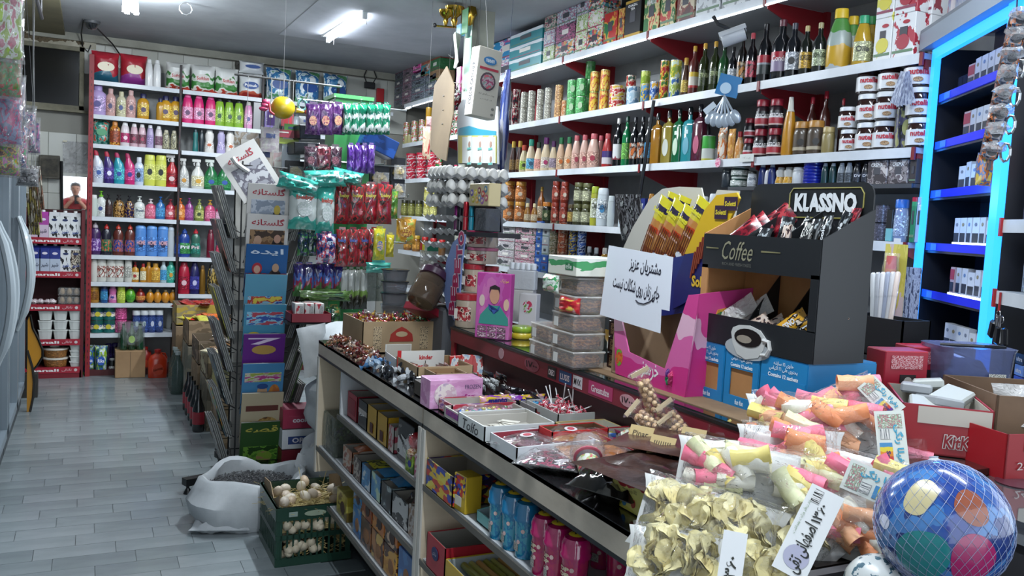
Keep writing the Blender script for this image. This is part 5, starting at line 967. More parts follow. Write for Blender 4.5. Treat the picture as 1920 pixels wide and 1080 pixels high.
def rrect(w,h,c=.02,n=4):
 o=[]
 for cx,cz,a0 in((w/2-c,h-c,0),(-w/2+c,h-c,pi/2)):
  for i in range(n+1): a=a0+i*pi/2/n;o.append((cx+c*math.cos(a),cz+c*math.sin(a)))
 return [(w/2,0)]+o+[(-w/2,0)]
hb=ob('header_board',prism([(a,b+.0) for a,b in rrect(W+.0,.39,.03)],.004,'x',.14),blk,r)
ob('inner_wall',box(.003,W-.01,.175,.134,0,.002),kraft,r);ob('tier_floor',box(.14,W-.01,.003,.07,0,hz(1.372)),kraft,r);ob('lower_floor',box(.14,W-.01,.003,.07,0,.003),blk,r)
for y in(-.055,.06): ob('tier_divider',prism([(.01,hz(1.38)),(.132,hz(1.38)),(.132,.325),(.01,hz(1.44))],.003,'y',y),blk,r);ob('tier_divider',prism([(.01,.01),(.13,.01),(.13,.17),(.03,.05)],.003,'y',y),blk,r)
for s in(-1,1): ob('front_post',box(.004,.022,.12,0,s*(W/2-.011),.066),kraft if s>0 else blk,r)
q=L3(r,P(1392,471,x=CX-.003));
txt(r,'Coffee',.105,.044,(-.0032,.065,hz(1.409)),'#7d7a62',rz=-pi/2,shear=.35);txt(r,'RICH AND FRESH TASTE',.10,.007,(-.0032,.065,hz(1.377)),'#5c5c54',rz=-pi/2)
for y,w_ in((.155,.045),(-.045,.06)): ob('gold_line',prism([(-w_/2,-.001),(w_/2,-.002),(w_/2,.002),(-w_/2,.001)],.001,'x').T((-.003,y,hz(1.412))),mat('#6f6a48'),r)
hx=.1365
ob('gold_frame',tube([(hx-.0,y,z) for y,z in((-.16,.33),(-.165,.335),(-.165,.365),(-.155,.378),(.045,.378),(.055,.365),(.055,.32),(.05,.31),(-.155,.31))],.0016,5,True),mat('#8c8440'),r)
txt(r,'KLASSNO',.185,.044,(hx-.0012,-.055,.345),'#c4c8cc',rz=-pi/2,bold=.055)
q=P(1401,640,x=CX-.004);c=L3(r,q)
cup=ob('cup_picture',prism([(a,b) for a,b in [(-.062+.0,.012),(-.055,-.012),(-.04,-.032),(.0,-.042),(.03,-.034),(.047,-.012),(.055,.014),(.05,.026),(.03,.034),(-.005,.037),(-.04,.03)]],.003,'x'),mat('#b4b6b4',.4),r,loc=c)
ob('saucer_picture',prism(ell(.15,.05,20),.002,'x'),mat('#9aa0a4',.4),cup,loc=(.0008,0,-.018));ob('coffee_picture',prism(ell(.09,.042,20),.001,'x'),mat('#1c1412',.2),cup,loc=(-.0022,-.003,.008));ob('crema_picture',prism(ell(.05,.018,14),.0008,'x'),mat('#8c8274',.4),cup,loc=(-.0030,.008,.004))
ob('cup_handle_picture',tube([(-.001,-.052,.01),(-.001,-.070,.008),(-.001,-.075,-.008),(-.001,-.066,-.022),(-.001,-.05,-.024)],.005,6),mat('#b4b6b4',.4),cup)
tag(ob('torn_paper',prism([(.0,.0),(.055,-.008),(.03,.035),(.035,.05),(-.0,.08),(-.002,.04),(-.01,.035)],.001,'x').T((0,0,0)),mat('#b8b6ae',.7),loc=tuple(P(1421,410,x=1.50)),rot=(0,.0,0)),'torn white paper scrap stuck before the coffee display header','paper')
D.objects['torn_paper'].scale=(1,-1,1)
def sachet(loc,rot,m,label,L=.11,w=.042,word=None,name='coffee_sachet',g='sachets in the coffee display'):
 o=ob(name,pouch(w,L,.014,random.randint(1,9),8,10,.14),M_(m),smooth=True,loc=loc,rot=rot);tag(o,label,'sachet',g)
 if word: txt(o,word,L*.5,w*.35,(0,-.0095,L*.5),'#c8ccd0',bold=.04,tilt=pi/2)
 return o
redm=prt(['#4c0c18','#7c1424','#a82c34','#3c0a14'],3,.18,coat=1,seed=2);bw=prt(['#14161a','#c0c0bc','#1c1e22','#8c8c88'],2.4,.2,coat=1,seed=4);bk=prt(['#121418','#2c3034','#98a0a4'],3,.2,coat=1);cw=prt(['#b8a090','#2c1418','#c0b0a4'],6,.25,'voro',coat=1);ye=prt(['#c8901c','#c8901c','#1c1410','#c8b8a8'],3,.25,coat=1)
rs=random.Random(4)
for k in range(6): sachet((CX+.02+k*.02,CY1-.035-.008*k,1.392+.010*k),(rs.uniform(-.5,-.3),rs.uniform(.7,1.0),-pi/2),redm,f'dark red shiny coffee sachet, {ORD[k]} from the front of its compartment',.125,.066)
for k in range(6): sachet((CX+.02+k*.018,1.545-.008*k,1.372+.008*k),(rs.uniform(-.4,-.1),rs.uniform(-.1,.8),-pi/2),(bk,bw,bw,bk,bw,bk)[k],f'black and white coffee sachet, {ORD[k]} from the front of the middle compartment',.10,.046)
for k in range(6): sachet((CX+.02+k*.018,1.45-.018*k,1.376+.009*k),(rs.uniform(-.4,-.1),rs.uniform(-.1,.3),-pi/2),(cw,bw,bk,bk,bk,redm)[k],f'slim dark coffee sachet, {ORD[k]} from the front of the end compartment',.10,.028,'nicole' if k in(2,3,4) else None)
for k in range(3): sachet((CX+.02+k*.02,1.475-.035*k,1.215+.008*k),(-.3,.85,-pi/2),(ye,ye,cw)[k],f'yellow and cow-print sachet, {ORD[k]} in the lower end compartment',.105,.042,'KLASSNO' if k<2 else None)
for k in range(3): sachet((CX+.03+k*.02,1.58-.03*k,1.215),(-.3,.95,-pi/2),cw,f'spotted brown sachet, {ORD[k]} in the lower middle compartment',.08,.034)
for k in range(2): sachet((CX+.03+k*.02,1.68-.03*k,1.215),(-.3,.9,-pi/2),film('#e0ddd4',.35,.1,.7,40),f'clear wrapped sweet, {ORD[k]} in the lower far compartment',.13,.05)
blu=mat('#1478b4',.35)
def blue_box(y0,y1,lb,win):
 r=thing('sachet_box',lb,'box',(CX,(y0+y1)/2,ZG),0,'blue sachet boxes under the coffee display');w_=y1-y0-.002
 h=.134
 ob('front_top',box(.003,w_,.045,0,0,h-.045),blu,r);ob('front_bottom',box(.003,w_,.025,0,0,0),blu,r)
 for s in(-1,1): ob('front_stile',box(.003,w_*.16,h-.07,0,s*w_*.42,.025),blu,r)
 ob('carton_shell',shell_tray(w_,.20,h,.003).T((.103,0,0),rz=-pi/2),kraft,r);ob('top_flap',box(.2,w_,.003,.1,0,h),blu,r);ob('side_panel',box(.2,.002,h,.1,-w_/2-.001,0),blu,r)
 txt(r,'حاوی ۱۲ ساشه\nیحتوی علی ۱۲ أکیاس',w_*.62,.022,(-.0025,0,h-.016),'#d8e4ec',rz=-pi/2,bold=.01);txt(r,'Contains 12 sachets',w_*.66,.009,(-.0025,0,h-.036),'#e0e8f0',rz=-pi/2,bold=.03)
 if win: txt(r,'fun fun',w_*.25,.012,(-.0025,0,.012),'#d0e0ec',rz=-pi/2,bold=.03)
 s_=ob('sachet',pouch(.06,.08,.02,3),prt(['#c8c4b4','#c8a41c','#d0ccc0','#8c7430'],3,.25,seed=2),r,smooth=True,loc=(.03,0,.004),rot=(-.5,0,-pi/2))
 return r
blue_box(1.595,1.705,'blue sachet box with window, touching the pink display',True);blue_box(1.475,1.59,'blue sachet box with window in the middle',True)
r=blue_box(1.33,1.47,'blue sachet box half covered by the snack bags',False)
ob('closed_front',box(.004,.134,.07,-.001,0,.022),blu,r)
tag(ob('packing_board',box(.26,.85,.012,1.40,1.72,ZG-.0095+.000),grain('#6c543c','#8c7050',3,.7)),'strip of brown cardboard under the displays','cardboard')
D.objects['packing_board'].location=(0,0,-.002)
for k,(x,l) in enumerate(((1.66,'red printed box standing behind the blue boxes'),(1.80,'second red printed box, beside the cloudy plastic bin'))):
 r=thing('red_box',l,'box',(x,1.36 if k==0 else 1.40,ZG),-.25);ob('carton_body',box(.11,.07,.16,b=.002),mat('#a0142c',.4),r)
 plate('text_block',r,.08,.03,(0,-.036,.135),prt(['#a0142c','#c89ca0'],18,.4));
 for j in range(2): plate('black_panel',r,.04,.03,(.005,-.036,.092-j*.036),mat('#1c1014'));plate('panel_picture',r,.02,.02,(.005,-.0375,.092-j*.036),mat('#a8a098'),oval=True)
 plate('barcode_label',r,.05,.016,(0,-.036,.014),prt(['#c8c4c0','#1c1c1c'],30,.4,sz=.01));plate('info_table',r,.05,.02,(.0,-.036,.036),band([(0,'#c8b41c'),(.5,'#5c8c2c'),(.7,'#c8c4b0')]))
r=thing('plastic_bin','cloudy blue plastic bin with a barcode sticker behind the bags','bin',(1.86,1.33,ZG),-.4)
ob('bin_shell',lathe([(.0,0),(.075,.0),(.088,.16),(.092,.17)],20,.8,sq=5),film('#b8c0dc',.5,.15,.2,12,'#7c88b4'),r,smooth=True);ob('bin_contents',blob(.06,.05,.06,3,.3),mat('#4c5488',.6),r,loc=(0,0,.07));plate('barcode_sticker',r,.04,.03,(.03,-.074,.10),prt(['#c8c8c0','#c0c0b8','#1c1c1c'],16,.5));ob('black_rim_cord',tube([(-.08,-.02,.172),(0,-.06,.176),(.07,-.03,.172),(.09,.0,.12),(.088,0,.0)],.004,6),mat('#101114'),r)
r=thing('album_box','magenta cassette album box with a man in teal on the cover','box',on(929,636)+Vector((0,.02,0)),0)
r.rotation_euler=(0,0,-pi/4-.05)
ob('album_body',box(.125,.035,.225,b=.002),prt(['#a83488','#b04c98','#b8609c'],1.5,.35),r)
pf=ob('portrait_print',prism([(-.055,.05),(.055,.05),(.052,.075),(.02,.115),(-.02,.115),(-.05,.08)],.001).T((.006,-.0185,0)),mat('#2c8478'),r)
ob('collar_print',prism([(-.018,.10),(.018,.10),(.022,.12),(0,.085),(-.022,.12)],.001).T((.006,-.0195,0)),mat('#2c4c94'),r);ob('face_print',prism([(a,b+.148) for a,b in ell(.036,.056,16)],.001).T((.006,-.0195,0)),mat('#b88468'),r);ob('hair_print',prism([(-.02,.155),(-.018,.178),(0,.186),(.018,.178),(.02,.155),(.014,.17),(-.014,.17)],.001).T((.006,-.0205,0)),mat('#1c1414'),r)
for k in range(6): plate('photo_strip',r,.032,.018,(-.036+.036*(k%3),-.0185,.034-.021*(k//3)),prt(['#c8a8b8','#3c2430','#8c5c74'],4,.4,seed=k))
txt(r,'موزیک',.03,.014,(.04,-.0185,.20),'#d8b04c');plate('small_cover',r,.02,.04,(-.04,-.0185,.13),mat('#c0a8a0'),oval=True);plate('small_cover',r,.02,.04,(.05,-.0185,.12),mat('#c8a48c'),oval=True)
r=thing('vial_rack','row of white-capped clear vials in a rack behind the album','rack',on(958,610)+Vector((.10,.12,.13)),-pi/4)
ob('rack_body',box(.12,.04,.08,b=.004),film('#c8ccd0',.4,.1,.2,20),r)
for k in range(5): v_=ob('vial',lathe([(0,.0),(.010,0),(.010,.075),(.008,.08)],10).T((-.046+k*.023,0,.004)),mat('#8c94a8',.2),r,smooth=True);ob('vial_cap',lathe([(.012,.078),(.012,.1),(.01,.104),(0,.104)],10).T((-.046+k*.023,0,.004)),mat('#c4c8cc',.35),v_,smooth=True)
r=ob('white_card_box',box(.07,.05,.13,b=.002),mat('#bcb8b8',.4),loc=on(985,625)+Vector((.10,.17,0)),rot=(0,0,-pi/4));tag(r,'white card box with a curved coloured ribbon mark beside the album','box');plate('ribbon_mark',r,.04,.05,(0,-.0258,.08),prt(['#b82c4c','#bcb8b8','#5c8c2c'],2,.4),oval=True)
tag(ob('vial_stand',box(.11,.05,.129,b=.002),mat('#b4b0ac',.5),loc=on(958,610)+Vector((.10,.12,0)),rot=(0,0,-pi/4)),'pale box standing under the vial rack','box')
for k,(c,l) in enumerate((('#b8a01c','yellow round tape roll on the dark glass beside the album'),('#7c9c1c','lime green tape roll lying on the yellow one'))):
 b=thing('tape_roll',l,'tape roll',on(977,634)+Vector((.0,.0,k*.022)),0,'two tape rolls on the glass');ob('roll_body',lathe([(.02,0),(.036,0),(.04,.005),(.04,.016),(.036,.021),(.02,.021)],20),mat(c,.3,coat=.5),b,smooth=True);ob('hub_cover',lathe([(.02,.004),(.02,.018),(0,.018)],14),mat(c,.35),b,smooth=True)
def sweets_jar(u,v,R,h,z0,label,sq=0,lid='#a01c28',body='#a89884',squash=1):
 p=on(u,v);r=thing('sweets_jar',label,'jar',(p.x,p.y,ZG+z0),-pi/4,'red-lidded tubs and jars behind the album')
 ob('jar_body',lathe([(0,0),(R*.95,0),(R,.006),(R,h*.8),(R*.9,h*.84)],18,squash,sq=sq),mat(body,.15,coat=.8),r,smooth=True);ob('lid',lathe([(R*1.03,h*.82),(R*1.04,h*.98),(R*.98,h),(0,h)],18,squash,sq=sq),mat(lid,.3,coat=.4),r,smooth=True)
 l=ob('label',lathe([(R+.001,h*.2),(R+.001,h*.62)],8,squash,-.9,.6,sq=sq),prt(['#7c1420','#a8242c','#c8b8a8','#3c1c14'],3,.35,seed=int(h*100)),r,smooth=True);plate('barcode_label',l,R*.5,h*.3,(-R*.55,-R*.86,h*.4),mat('#c0b8b0'))
 return r
sweets_jar(876,612,.048,.125,0,'big red-lidded sweets jar at the bottom by the long blue board');sweets_jar(905,612,.042,.12,0,'big red-lidded sweets jar just behind the album')
sweets_jar(884,608,.040,.105,.128,'middle red-lidded sweets jar under the flat tubs');sweets_jar(912,606,.038,.10,.125,'middle red-lidded sweets jar behind the vials')
sweets_jar(898,608,.060,.062,.236,'lower flat tub with pink lid under the make-up stand',lid='#b4607c',body='#b8a898');sweets_jar(896,608,.060,.062,.300,'upper flat tub with pink lid touching the make-up stand',lid='#b03058',body='#b8a898')
r=thing('display_board','tall pale blue display board lettered in pink beside the jars','board',P(848,560,x=1.27),0)
pxpoly('board_panel',r,[(852,600),(838,575),(832,540),(838,490),(850,455),(868,438),(873,440),(866,500),(862,560),(860,608)],mat('#7488bc',.4),.006,'x',1.27)
for k,ch in enumerate('BEBETO'):
 q=L3(r,P(847+k*3.6,577-k*26,x=1.262));txt(r,ch,.062,.066,tuple(q),'#e0ccd8',rz=-pi/2,bold=.1,tilt=1.65);txt(r,ch,.054,.058,(q.x-.001,q.y,q.z),'#b01c54',rz=-pi/2,bold=.04,tilt=1.65)
r=thing('makeup_stand','dark make-up display stand with coloured mascara tubes','display',P(893,435,x=1.33),0)
pxpoly('base_shelf',r,[(835,433),(835,440),(955,447),(955,438)],mat('#18161c',.3),.09,'x',1.33)
pxpoly('back_board',r,[(838,432),(838,365),(846,345),(862,333),(878,332),(893,340),(902,355),(940,400),(942,436)],mat('#1b1a26',.3),.006,'x',1.37)
q=L3(r,P(856,352,x=1.362));txt(r,'Go',.05,.035,tuple(q),'#a01c54',rz=-pi/2,bold=.02);q=L3(r,P(858,374,x=1.362));txt(r,'5',.03,.04,tuple(q),'#c01c34',rz=-pi/2,bold=.04)
ob('clear_case',box(.06,.10,.085,.0,-.10,.005,b=.003),film('#9098a0',.35,.1,.2,20,'#6c7078'),r)
for k,(u,c) in enumerate(((855,'#8c1c74'),(861,'#1c1822'),(872,'#a81828'),(883,'#1c849c'))): p=P(u,431,x=1.32);b=thing('mascara_tube',('purple','black','red','teal')[k]+' mascara tube on the make-up stand','tube',p,0,'mascara tubes on the make-up stand');ob('tube_body',lathe([(0,0),(.010,0),(.010,.05)],10),mat(c,.2,coat=1),b,smooth=True);ob('tube_cap',lathe([(.0105,.052),(.0105,.105),(.008,.11),(0,.11)],10),mat(c,.15,.5),b,smooth=True)
r=thing('flower_box','cream box with painted colourful flowers on the make-up stand','box',P(908,387,x=1.33),-pi/2);ob('carton_body',box(.18,.05,.085,b=.003),mat('#b4a478',.4),r)
FL=[(-.065,.05,'#5c4c9c'),(-.03,.05,'#c8b41c'),(.005,.058,'#7c1c2c'),(.01,.03,'#5c7c9c'),(.04,.045,'#b82c34'),(.062,.062,'#3c6c8c'),(.07,.03,'#a83c5c'),(-.05,.025,'#a8a01c'),(.035,.02,'#8c4c9c'),(-.012,.022,'#c8901c')]
for x,z,c in FL: f_=plate('flower_print',r,.028,.026,(x,-.0255,z),mat(c,.4),oval=True);plate('flower_centre',f_,.012,.011,(0,-.0012,0),mat('#c8b890'),oval=True)
def egg_tray(p,rz,label,n=(6,5),eggs=True):
 r=thing('egg_tray',label,'egg tray',p,rz,'grey egg trays stacked beside the make-up stand');nx,ny=n;s=.047;v=[];f=[];R_=4
 W_,D2=nx*R_,ny*R_
 for j in range(D2+1):
  for i in range(W_+1): v.append((-nx*s/2+i*s/R_,-ny*s/2+j*s/R_,.014+.014*math.cos(i/R_*2*pi)*.5*1+.014*math.cos(j/R_*2*pi)*.5))
 for j in range(D2):
  for i in range(W_): a=j*(W_+1)+i;f.append((a,a+1,a+W_+2,a+W_+1))
 ob('tray_pulp',G(v,f),grain('#a4a6a6','#bcbebe',20,.85),r,smooth=True,key=('et',n))
 if eggs:
  for i in range(nx):
   for j in range(ny):
    if random.random()<.9: ob('egg',egg_g,mat('#c4c2bc',.4),r,smooth=True,key='e1w',loc=(-nx*s/2+(i+.5)*s,-ny*s/2+(j+.5)*s,.004))
 return r
ez=P(880,345,x=1.62)
for k in range(10): egg_tray((1.385,3.27,1.60-.055*k),.05*k,ORD[k]+' egg tray from the top of the stack',(6,5),eggs=k<3)
tag(ob('tray_stand',box(.24,.22,1.09,b=.01),mat('#55565a',.6),loc=(1.385,3.27,.0)),'grey crate under the egg trays','crate')
r=thing('tilted_jar','clear jar with purple lid tilted on the counter corner','jar',P(800,545,x=1.2),0);r.rotation_euler=(.0,.62,.5)
ob('jar_body',lathe([(0,-.06),(.055,-.06),(.062,-.05),(.062,.045),(.05,.06)],18),film('#c8b8a8',.4,.08,.1,10,'#6c5c4c'),r,smooth=True);ob('spice_fill',lathe([(0,-.055),(.055,-.055),(.055,.02),(0,.02)],16),grain('#4c4038','#6c5c4c',30,.9),r,smooth=True)
ob('lid',lathe([(.055,.058),(.06,.06),(.06,.085),(.05,.095),(0,.095)],18),mat('#3c1c34',.3,coat=.5),r,smooth=True);ob('lid_handle',box(.05,.03,.03,0,0,.09,b=.006),mat('#3c1c34',.3),r)
for k in range(6):
 b=thing('clear_tub',f'{ORD[k]} clear stacking tub from the bottom, beside the tilted jar','tub',(1.215,3.634,.9025+k*.052),.1*k,'clear stacking tubs beside the tilted jar')
 ob('tub_shell',lathe([(0,.0),(.05,0),(.058,.045),(.062,.05)],18),film('#b8bcc4',.3,.08,.1,10,'#9ca0a8'),b,smooth=True,key='ctub');
 if k<3: ob('nuts',lathe([(0,.004),(.048,.004),(.053,.036),(0,.04)],14),grain('#8c7458','#b49c7c',40,.8),b,smooth=True,key='cnut')
 else: ob('tub_lid',lathe([(.063,.045),(.063,.05),(0,.05)],18),film('#8c9098',.5,.1,.1,10,'#4c5058'),b,key='ctl')
r=thing('sweets_rack','tilted red tray of bright sweets at the counter corner','tray',P(795,590,x=1.23),0);r.rotation_euler=(0,.45,.35)
ob('tray_shell',shell_tray(.10,.16,.03,.003).T(),mat('#94182c',.35),r)
for k in range(6): ob('sweet_bar',pouch(.025,.09,.014,k),prt(['#b02028','#c8901c','#8c1c24','#c8b8a0'],3,.2,coat=1,seed=k),r,smooth=True,loc=(-.035+.0*k,-.065+k*.026,.01),rot=(.1,0,-pi/2))
r=thing('hanging_packets','clear packets of surprise eggs clipped above the tilted jar','packet',P(805,470,x=1.3),0)
for k in range(4): ob('packet_card',box(.05,.002,.03,0,0,.0,b=0),mat(('#a81c2c','#b8b41c','#c8c0b8','#1c7c5c')[k]),r,loc=(0,-.03*k+.05,.0));ob('packet_film',pouch(.05,.09,.03,k),film('#e8e8e4',.25,.1,.8,40),r,smooth=True,loc=(0,-.03*k+.05,-.09));ob('surprise_egg',blob(.014,.014,.018,k,.0),band([(0,'#b02c1c'),(.5,'#c8ccc8')]),r,smooth=True,loc=(0,-.03*k+.05,-.06))
# ---------------- goods on the lower counter top (z = .9) ----------------
ZK=.9015
def ct(u,v,z=ZK): return P(u,v,z=z)
kb=grain('#8c7454','#a68c68',3,.7);grey='#a09a90'
a=ct(670,672);r=tray('sweets_carton',.31,.30,.125,kb,(1.125,3.42,ZK),-pi/2-.0+pi/2*0-.0,'big brown carton full of wrapped sweets with a red crest','box',inner='#7c664a')
r.rotation_euler=(0,0,0)
plate('side_notice',r,.035,.09,(-.095,-.152,.06),prt(['#b49c78','#b49c78','#1c1814'],14,.6));plate('side_notice',r,.035,.09,(.10,-.152,.06),prt(['#b49c78','#b49c78','#1c1814'],14,.6))
b=ob('crest_print',prism([(-.05,0),(.05,0),(.045,.03),(.02,.05),(0,.06),(-.02,.05),(-.045,.03)],.001),mat('#a02418',.6),r,loc=(.005,-.152,.045));plate('crest_print',b,.05,.022,(0,-.0012,.03),mat('#b49c78'),oval=True)
def heap(name,label,n,x0,x1,y0,y1,z0,z1,cols,s=.012,kind='twist',parent=None,cat='sweets',seed=1,emis=0):
 """many loose sweets: each one an object when it can be told apart"""
 q=random.Random(seed);M=[mat(c,.18,.35 if kind=='foil' else 0,coat=1) for c in cols]
 root=parent or thing(name+'_heap',label,cat,((x0+x1)/2,(y0+y1)/2,z0))
 for k in range(n):
  x=q.uniform(x0,x1);y=q.uniform(y0,y1);f=1-((2*(x-x0)/(x1-x0)-1)**2+(2*(y-y0)/(y1-y0)-1)**2)/2;z=z0+(z1-z0)*q.random()*max(.15,f)
  kd='twist' if kind in('twist','foil') else kind;sd=k%3
  o=ob(name,sweet(kd,None,s=s,seed=sd),M[k%len(M)],root,smooth=(kd=='ball'),key=(kd,s,sd),rot=(q.uniform(-.7,.7),q.uniform(-.7,.7),q.uniform(0,6.28)))
  o.location=(x-root.location.x,y-root.location.y,z-root.location.z+s*.4) if not parent else (x,y,z)
 return root
base=ob('sweet_bed',box(.30,.29,.085,0,0,.003),mat('#5c3c30',.5),r)
for k in range(150):
 q_=random.Random(k);ob('wrapped_sweet',sweet('twist',None,s=.014,seed=k%3),mat(('#8c1c2c','#b88c2c','#c8a43c','#7c2c4c','#b8b4b0','#a8541c','#3c6c3c','#a41c24')[k%8],.18,.4,coat=1),r,key=('tw',k%3),loc=(q_.uniform(-.14,.14),q_.uniform(-.135,.135),.098+.03*q_.random()),rot=(q_.uniform(-.8,.8),q_.uniform(-.8,.8),q_.uniform(0,6.28)))
heap('wrapped_sweet','spilled brown and red wrapped sweets along the far counter edge',110,.895,.99,2.95,3.62,ZK,ZK+.045,['#6c2420','#8c5c3c','#a88c74','#5c1c1c','#9c8c84','#7c3c28'],.013,seed=3)
heap('wrapped_sweet','small heap of blue and silver sachets on the counter edge',10,.90,.99,2.86,3.0,ZK,ZK+.02,['#3c6c9c','#8ca4bc','#1c2c4c','#a8b0b8'],.022,seed=5)
heap('wrapped_sweet','dark and silver foil sachets beside the brown tray',14,.90,1.0,2.62,2.86,ZK,ZK+.02,['#17181c','#a8acb0','#24262c','#c0c4c8'],.024,seed=6)
def T2(u0,v0,w,d,h,outer,label,rz=0,inner=grey,fh=None,bh=None,z=0,name='display_tray',front=None,rx=0):
 """open display tray whose front corner next to the aisle is seen at u0,v0;goods side towards the aisle (-X)"""
 p=ct(u0,v0,ZK+z);c,s=math.cos(rz),math.sin(rz);x=p.x+(c*d/2-s*w/2*-1*0)+0;
 cx=p.x+c*d/2+s*w/2;cy=p.y+s*d/2-c*w/2
 return tray(name,w,d,h,outer,(cx,cy,ZK+z),rz-pi/2,label,'box',inner,fh,bh,front=front,rx=rx)
def fill(r,w,d,z,n,cols_or_m,kind,s=.018,seed=1,nm='wrapped_sweet',zr=.02,flat=False):
 q=random.Random(seed)
 for k in range(n):
  m=cols_or_m[k%len(cols_or_m)];m=mat(m,.2,coat=1) if isinstance(m,str) else m
  ob(nm,sweet(kind,None,s=s,seed=k%4),m,r,smooth=kind!='twist',key=(kind,s,k%4),loc=(q.uniform(-w/2+s*1.3,w/2-s*1.3),q.uniform(-d/2+s*1.3,d/2-s*1.3),z+q.random()*zr),rot=(q.uniform(-.35,.35) if not flat else q.uniform(-.1,.1),q.uniform(-.35,.35) if not flat else 0,q.uniform(0,6.28) if not flat else q.uniform(-.2,.2)+pi/2))
r=T2(705,690,.10,.16,.05,band([(0,'#c0c0bc')]),'white and red chocolate tray with raised back panel',bh=.075,fh=.04);
r.location=(1.03,2.93,ZK);r.rotation_euler=(0,0,0);plate('red_edge',r,.014,.075,(-.05,-.082,.04),mat('#b8141c'));txt(r,'kinder',.06,.018,(.01,-.0812,.02),'#b81420',bold=.03)
ob('raised_back',box(.17,.003,.075,.035,-.078,0),mat('#c4c4c0'),r)
txt(r,'kinder',.05,.016,(.05,-.081,.052),'#b81420',bold=.03)
for k in range(5): ob('choc_bar',sweet('bar',None,s=.016,seed=k),mat(('#8c1c20','#b8b0ac')[k%2],.25,coat=1),r,loc=(-.02+.02*k,-.02,.03),rot=(0,.3,1.4),key=('kb',k))
r=thing('red_white_bars','red and white chocolate bar packets standing beyond the brown tray','packet',(1.21,2.74,ZK),-.5)
for k in range(4): ob('bar_packet',box(.045,.014,.075,-.05+k*.034,0,.0,b=.003),prt(['#b81c18','#b81c18','#c4c4c4','#8ca4c0'],1.6,.25,seed=k),r,rot=(-.25,.12*(k-1),.1*k))
r=tray('display_tray',.20,.22,.055,kb,(1.075,2.755,ZK),0,'brown cardboard tray of pink and brown chocolate bars','box',inner='#8c6c48');fill(r,.19,.21,.016,16,[prt(['#a83c4c','#c8b0a8','#c08c8c'],3,.25),prt(['#4c2418','#8c4c2c'],3,.2,coat=1),'#5c2c1c'],'bar',.014,2,'choc_bar',.016,True)
r=tray('display_tray',.11,.10,.05,kb,(1.055,2.595,ZK),0,'small brown carton of brown wrapped bars in front of the tray','box',inner='#8c6c48');fill(r,.10,.09,.02,6,[prt(['#5c2414','#8c3c20'],3,.2,coat=1)],'bar',.014,3,'choc_bar',.014,True)
cowp=prt(['#c4c8c8','#17181c','#c4c8c8'],3.5,.3,seed=5)
r=thing('cow_bar_heap','heap of cow-spotted black and white chocolate bars','chocolate bars',(1.17,2.52,ZK),0);fill(r,.20,.20,.008,26,[cowp,'#14141a',cowp,'#1c1c24'],'bar',.017,4,'choc_bar',.03,True)
r=thing('dark_bar_heap','dark wrapped bars heaped against the red strip','chocolate bars',(1.17,2.28,ZK),0);fill(r,.12,.22,.008,22,['#16171c','#2c1414','#3c1c18','#1c1e24','#0f1014'],'bar',.017,7,'choc_bar',.03,False)
r=tray('display_tray',.16,.13,.045,mat('#3c342c'),(.99,2.43,ZK),0,'grey open carton with dark front near the counter edge','box',inner='#8c8884')
fill(r,.15,.12,.012,6,[cowp,'#2c2018'],'bar',.013,9,'choc_bar',.01,True)
r=thing('pink_candy_box','pink patterned candy box with a pale round picture standing on the counter edge','box',ct(842,752)+Vector((.015,.0,0)),0);r.location=(.962,2.315,ZK)
ob('carton_body',box(.165,.08,.085,b=.002),prt(['#b87ca8','#c48cb4','#c898bc','#b070a0'],2,.3),r);txt(r,'FROZEN',.05,.012,(.05,-.0412,.062),'#3c3c5c',bold=.0);plate('pale_picture',r,.07,.07,(-.035,-.0408,.04),prt(['#c4b4bc','#b89ca8','#ccc0bc','#a890a8'],1.3,.3),oval=True);txt(r,'Soo',.03,.012,(.04,-.0412,.035),'#a01c7c',bold=.04)
for k,(x,y,l) in enumerate(((1.075,2.24,'mentos roll pack lying in front of the pink candy box'),(1.17,2.225,'second fruity sweet roll pack beyond the first'))):
 b=thing('sweet_roll_pack',('bright fruity sweet roll pack lying beside the pink candy box','second fruity sweet roll pack, beyond the first')[k],'packet',(x,y,ZK+.002),.05)
 ob('roll_wrapper',pouch(.12,.04,.03,k+2,14,6).T(),prt(['#c88c9c','#c8a81c','#7c2c9c','#b8a0bc'],2,.2,coat=1,seed=k),b,smooth=True);txt(b,'mentos',.07,.016,(0,-.017,.027),'#1c1c7c',bold=.05);txt(b,'SOUR',.03,.010,(.03,-.017,.01),'#1c1454',bold=.05)
r=thing('sweet_tray','grey tray of blue and red sweets beyond the roll packs','box',(1.19,2.15,ZK),0);ob('tray_shell',shell_tray(.12,.10,.03),mat('#8c8888'),r);fill(r,.11,.09,.012,14,['#2c7cb4','#3c94c4','#a41c2c','#1c2c6c'],'twist',.014,5)
r=T2(822,768,.10,.20,.035,prt(['#a82c3c','#c4a0a8','#6c3c8c'],2,.35),'low tray of purple star packets at the counter edge',bh=.035);fill(r,.09,.18,.01,9,['#5c2c8c','#b02c3c','#8c4ca4'],'bar',.013,6,'choc_bar',.01,True)
ball=['#1c8c8c','#b82c4c','#c8b81c','#3c9c3c','#b4b4b8','#c86c9c','#2c5cac']
r=T2(832,782,.13,.21,.032,mat('#a8a49c'),'grey tray of round speckled sweets in clear bags',rz=.0);fill(r,.11,.17,.012,90,ball,'ball',.0075,8,'round_sweet',.014);ob('clear_bag',pouch(.12,.18,.035,3).T((0,-.09,.02),rx=-pi/2),film('#f0f0f0',.06,.1,.9,40),r,smooth=True);plate('star_strip',r,.10,.016,(0,-.105,.02),prt(['#3c1c84','#b83c6c','#5c3ca4'],8,.3))
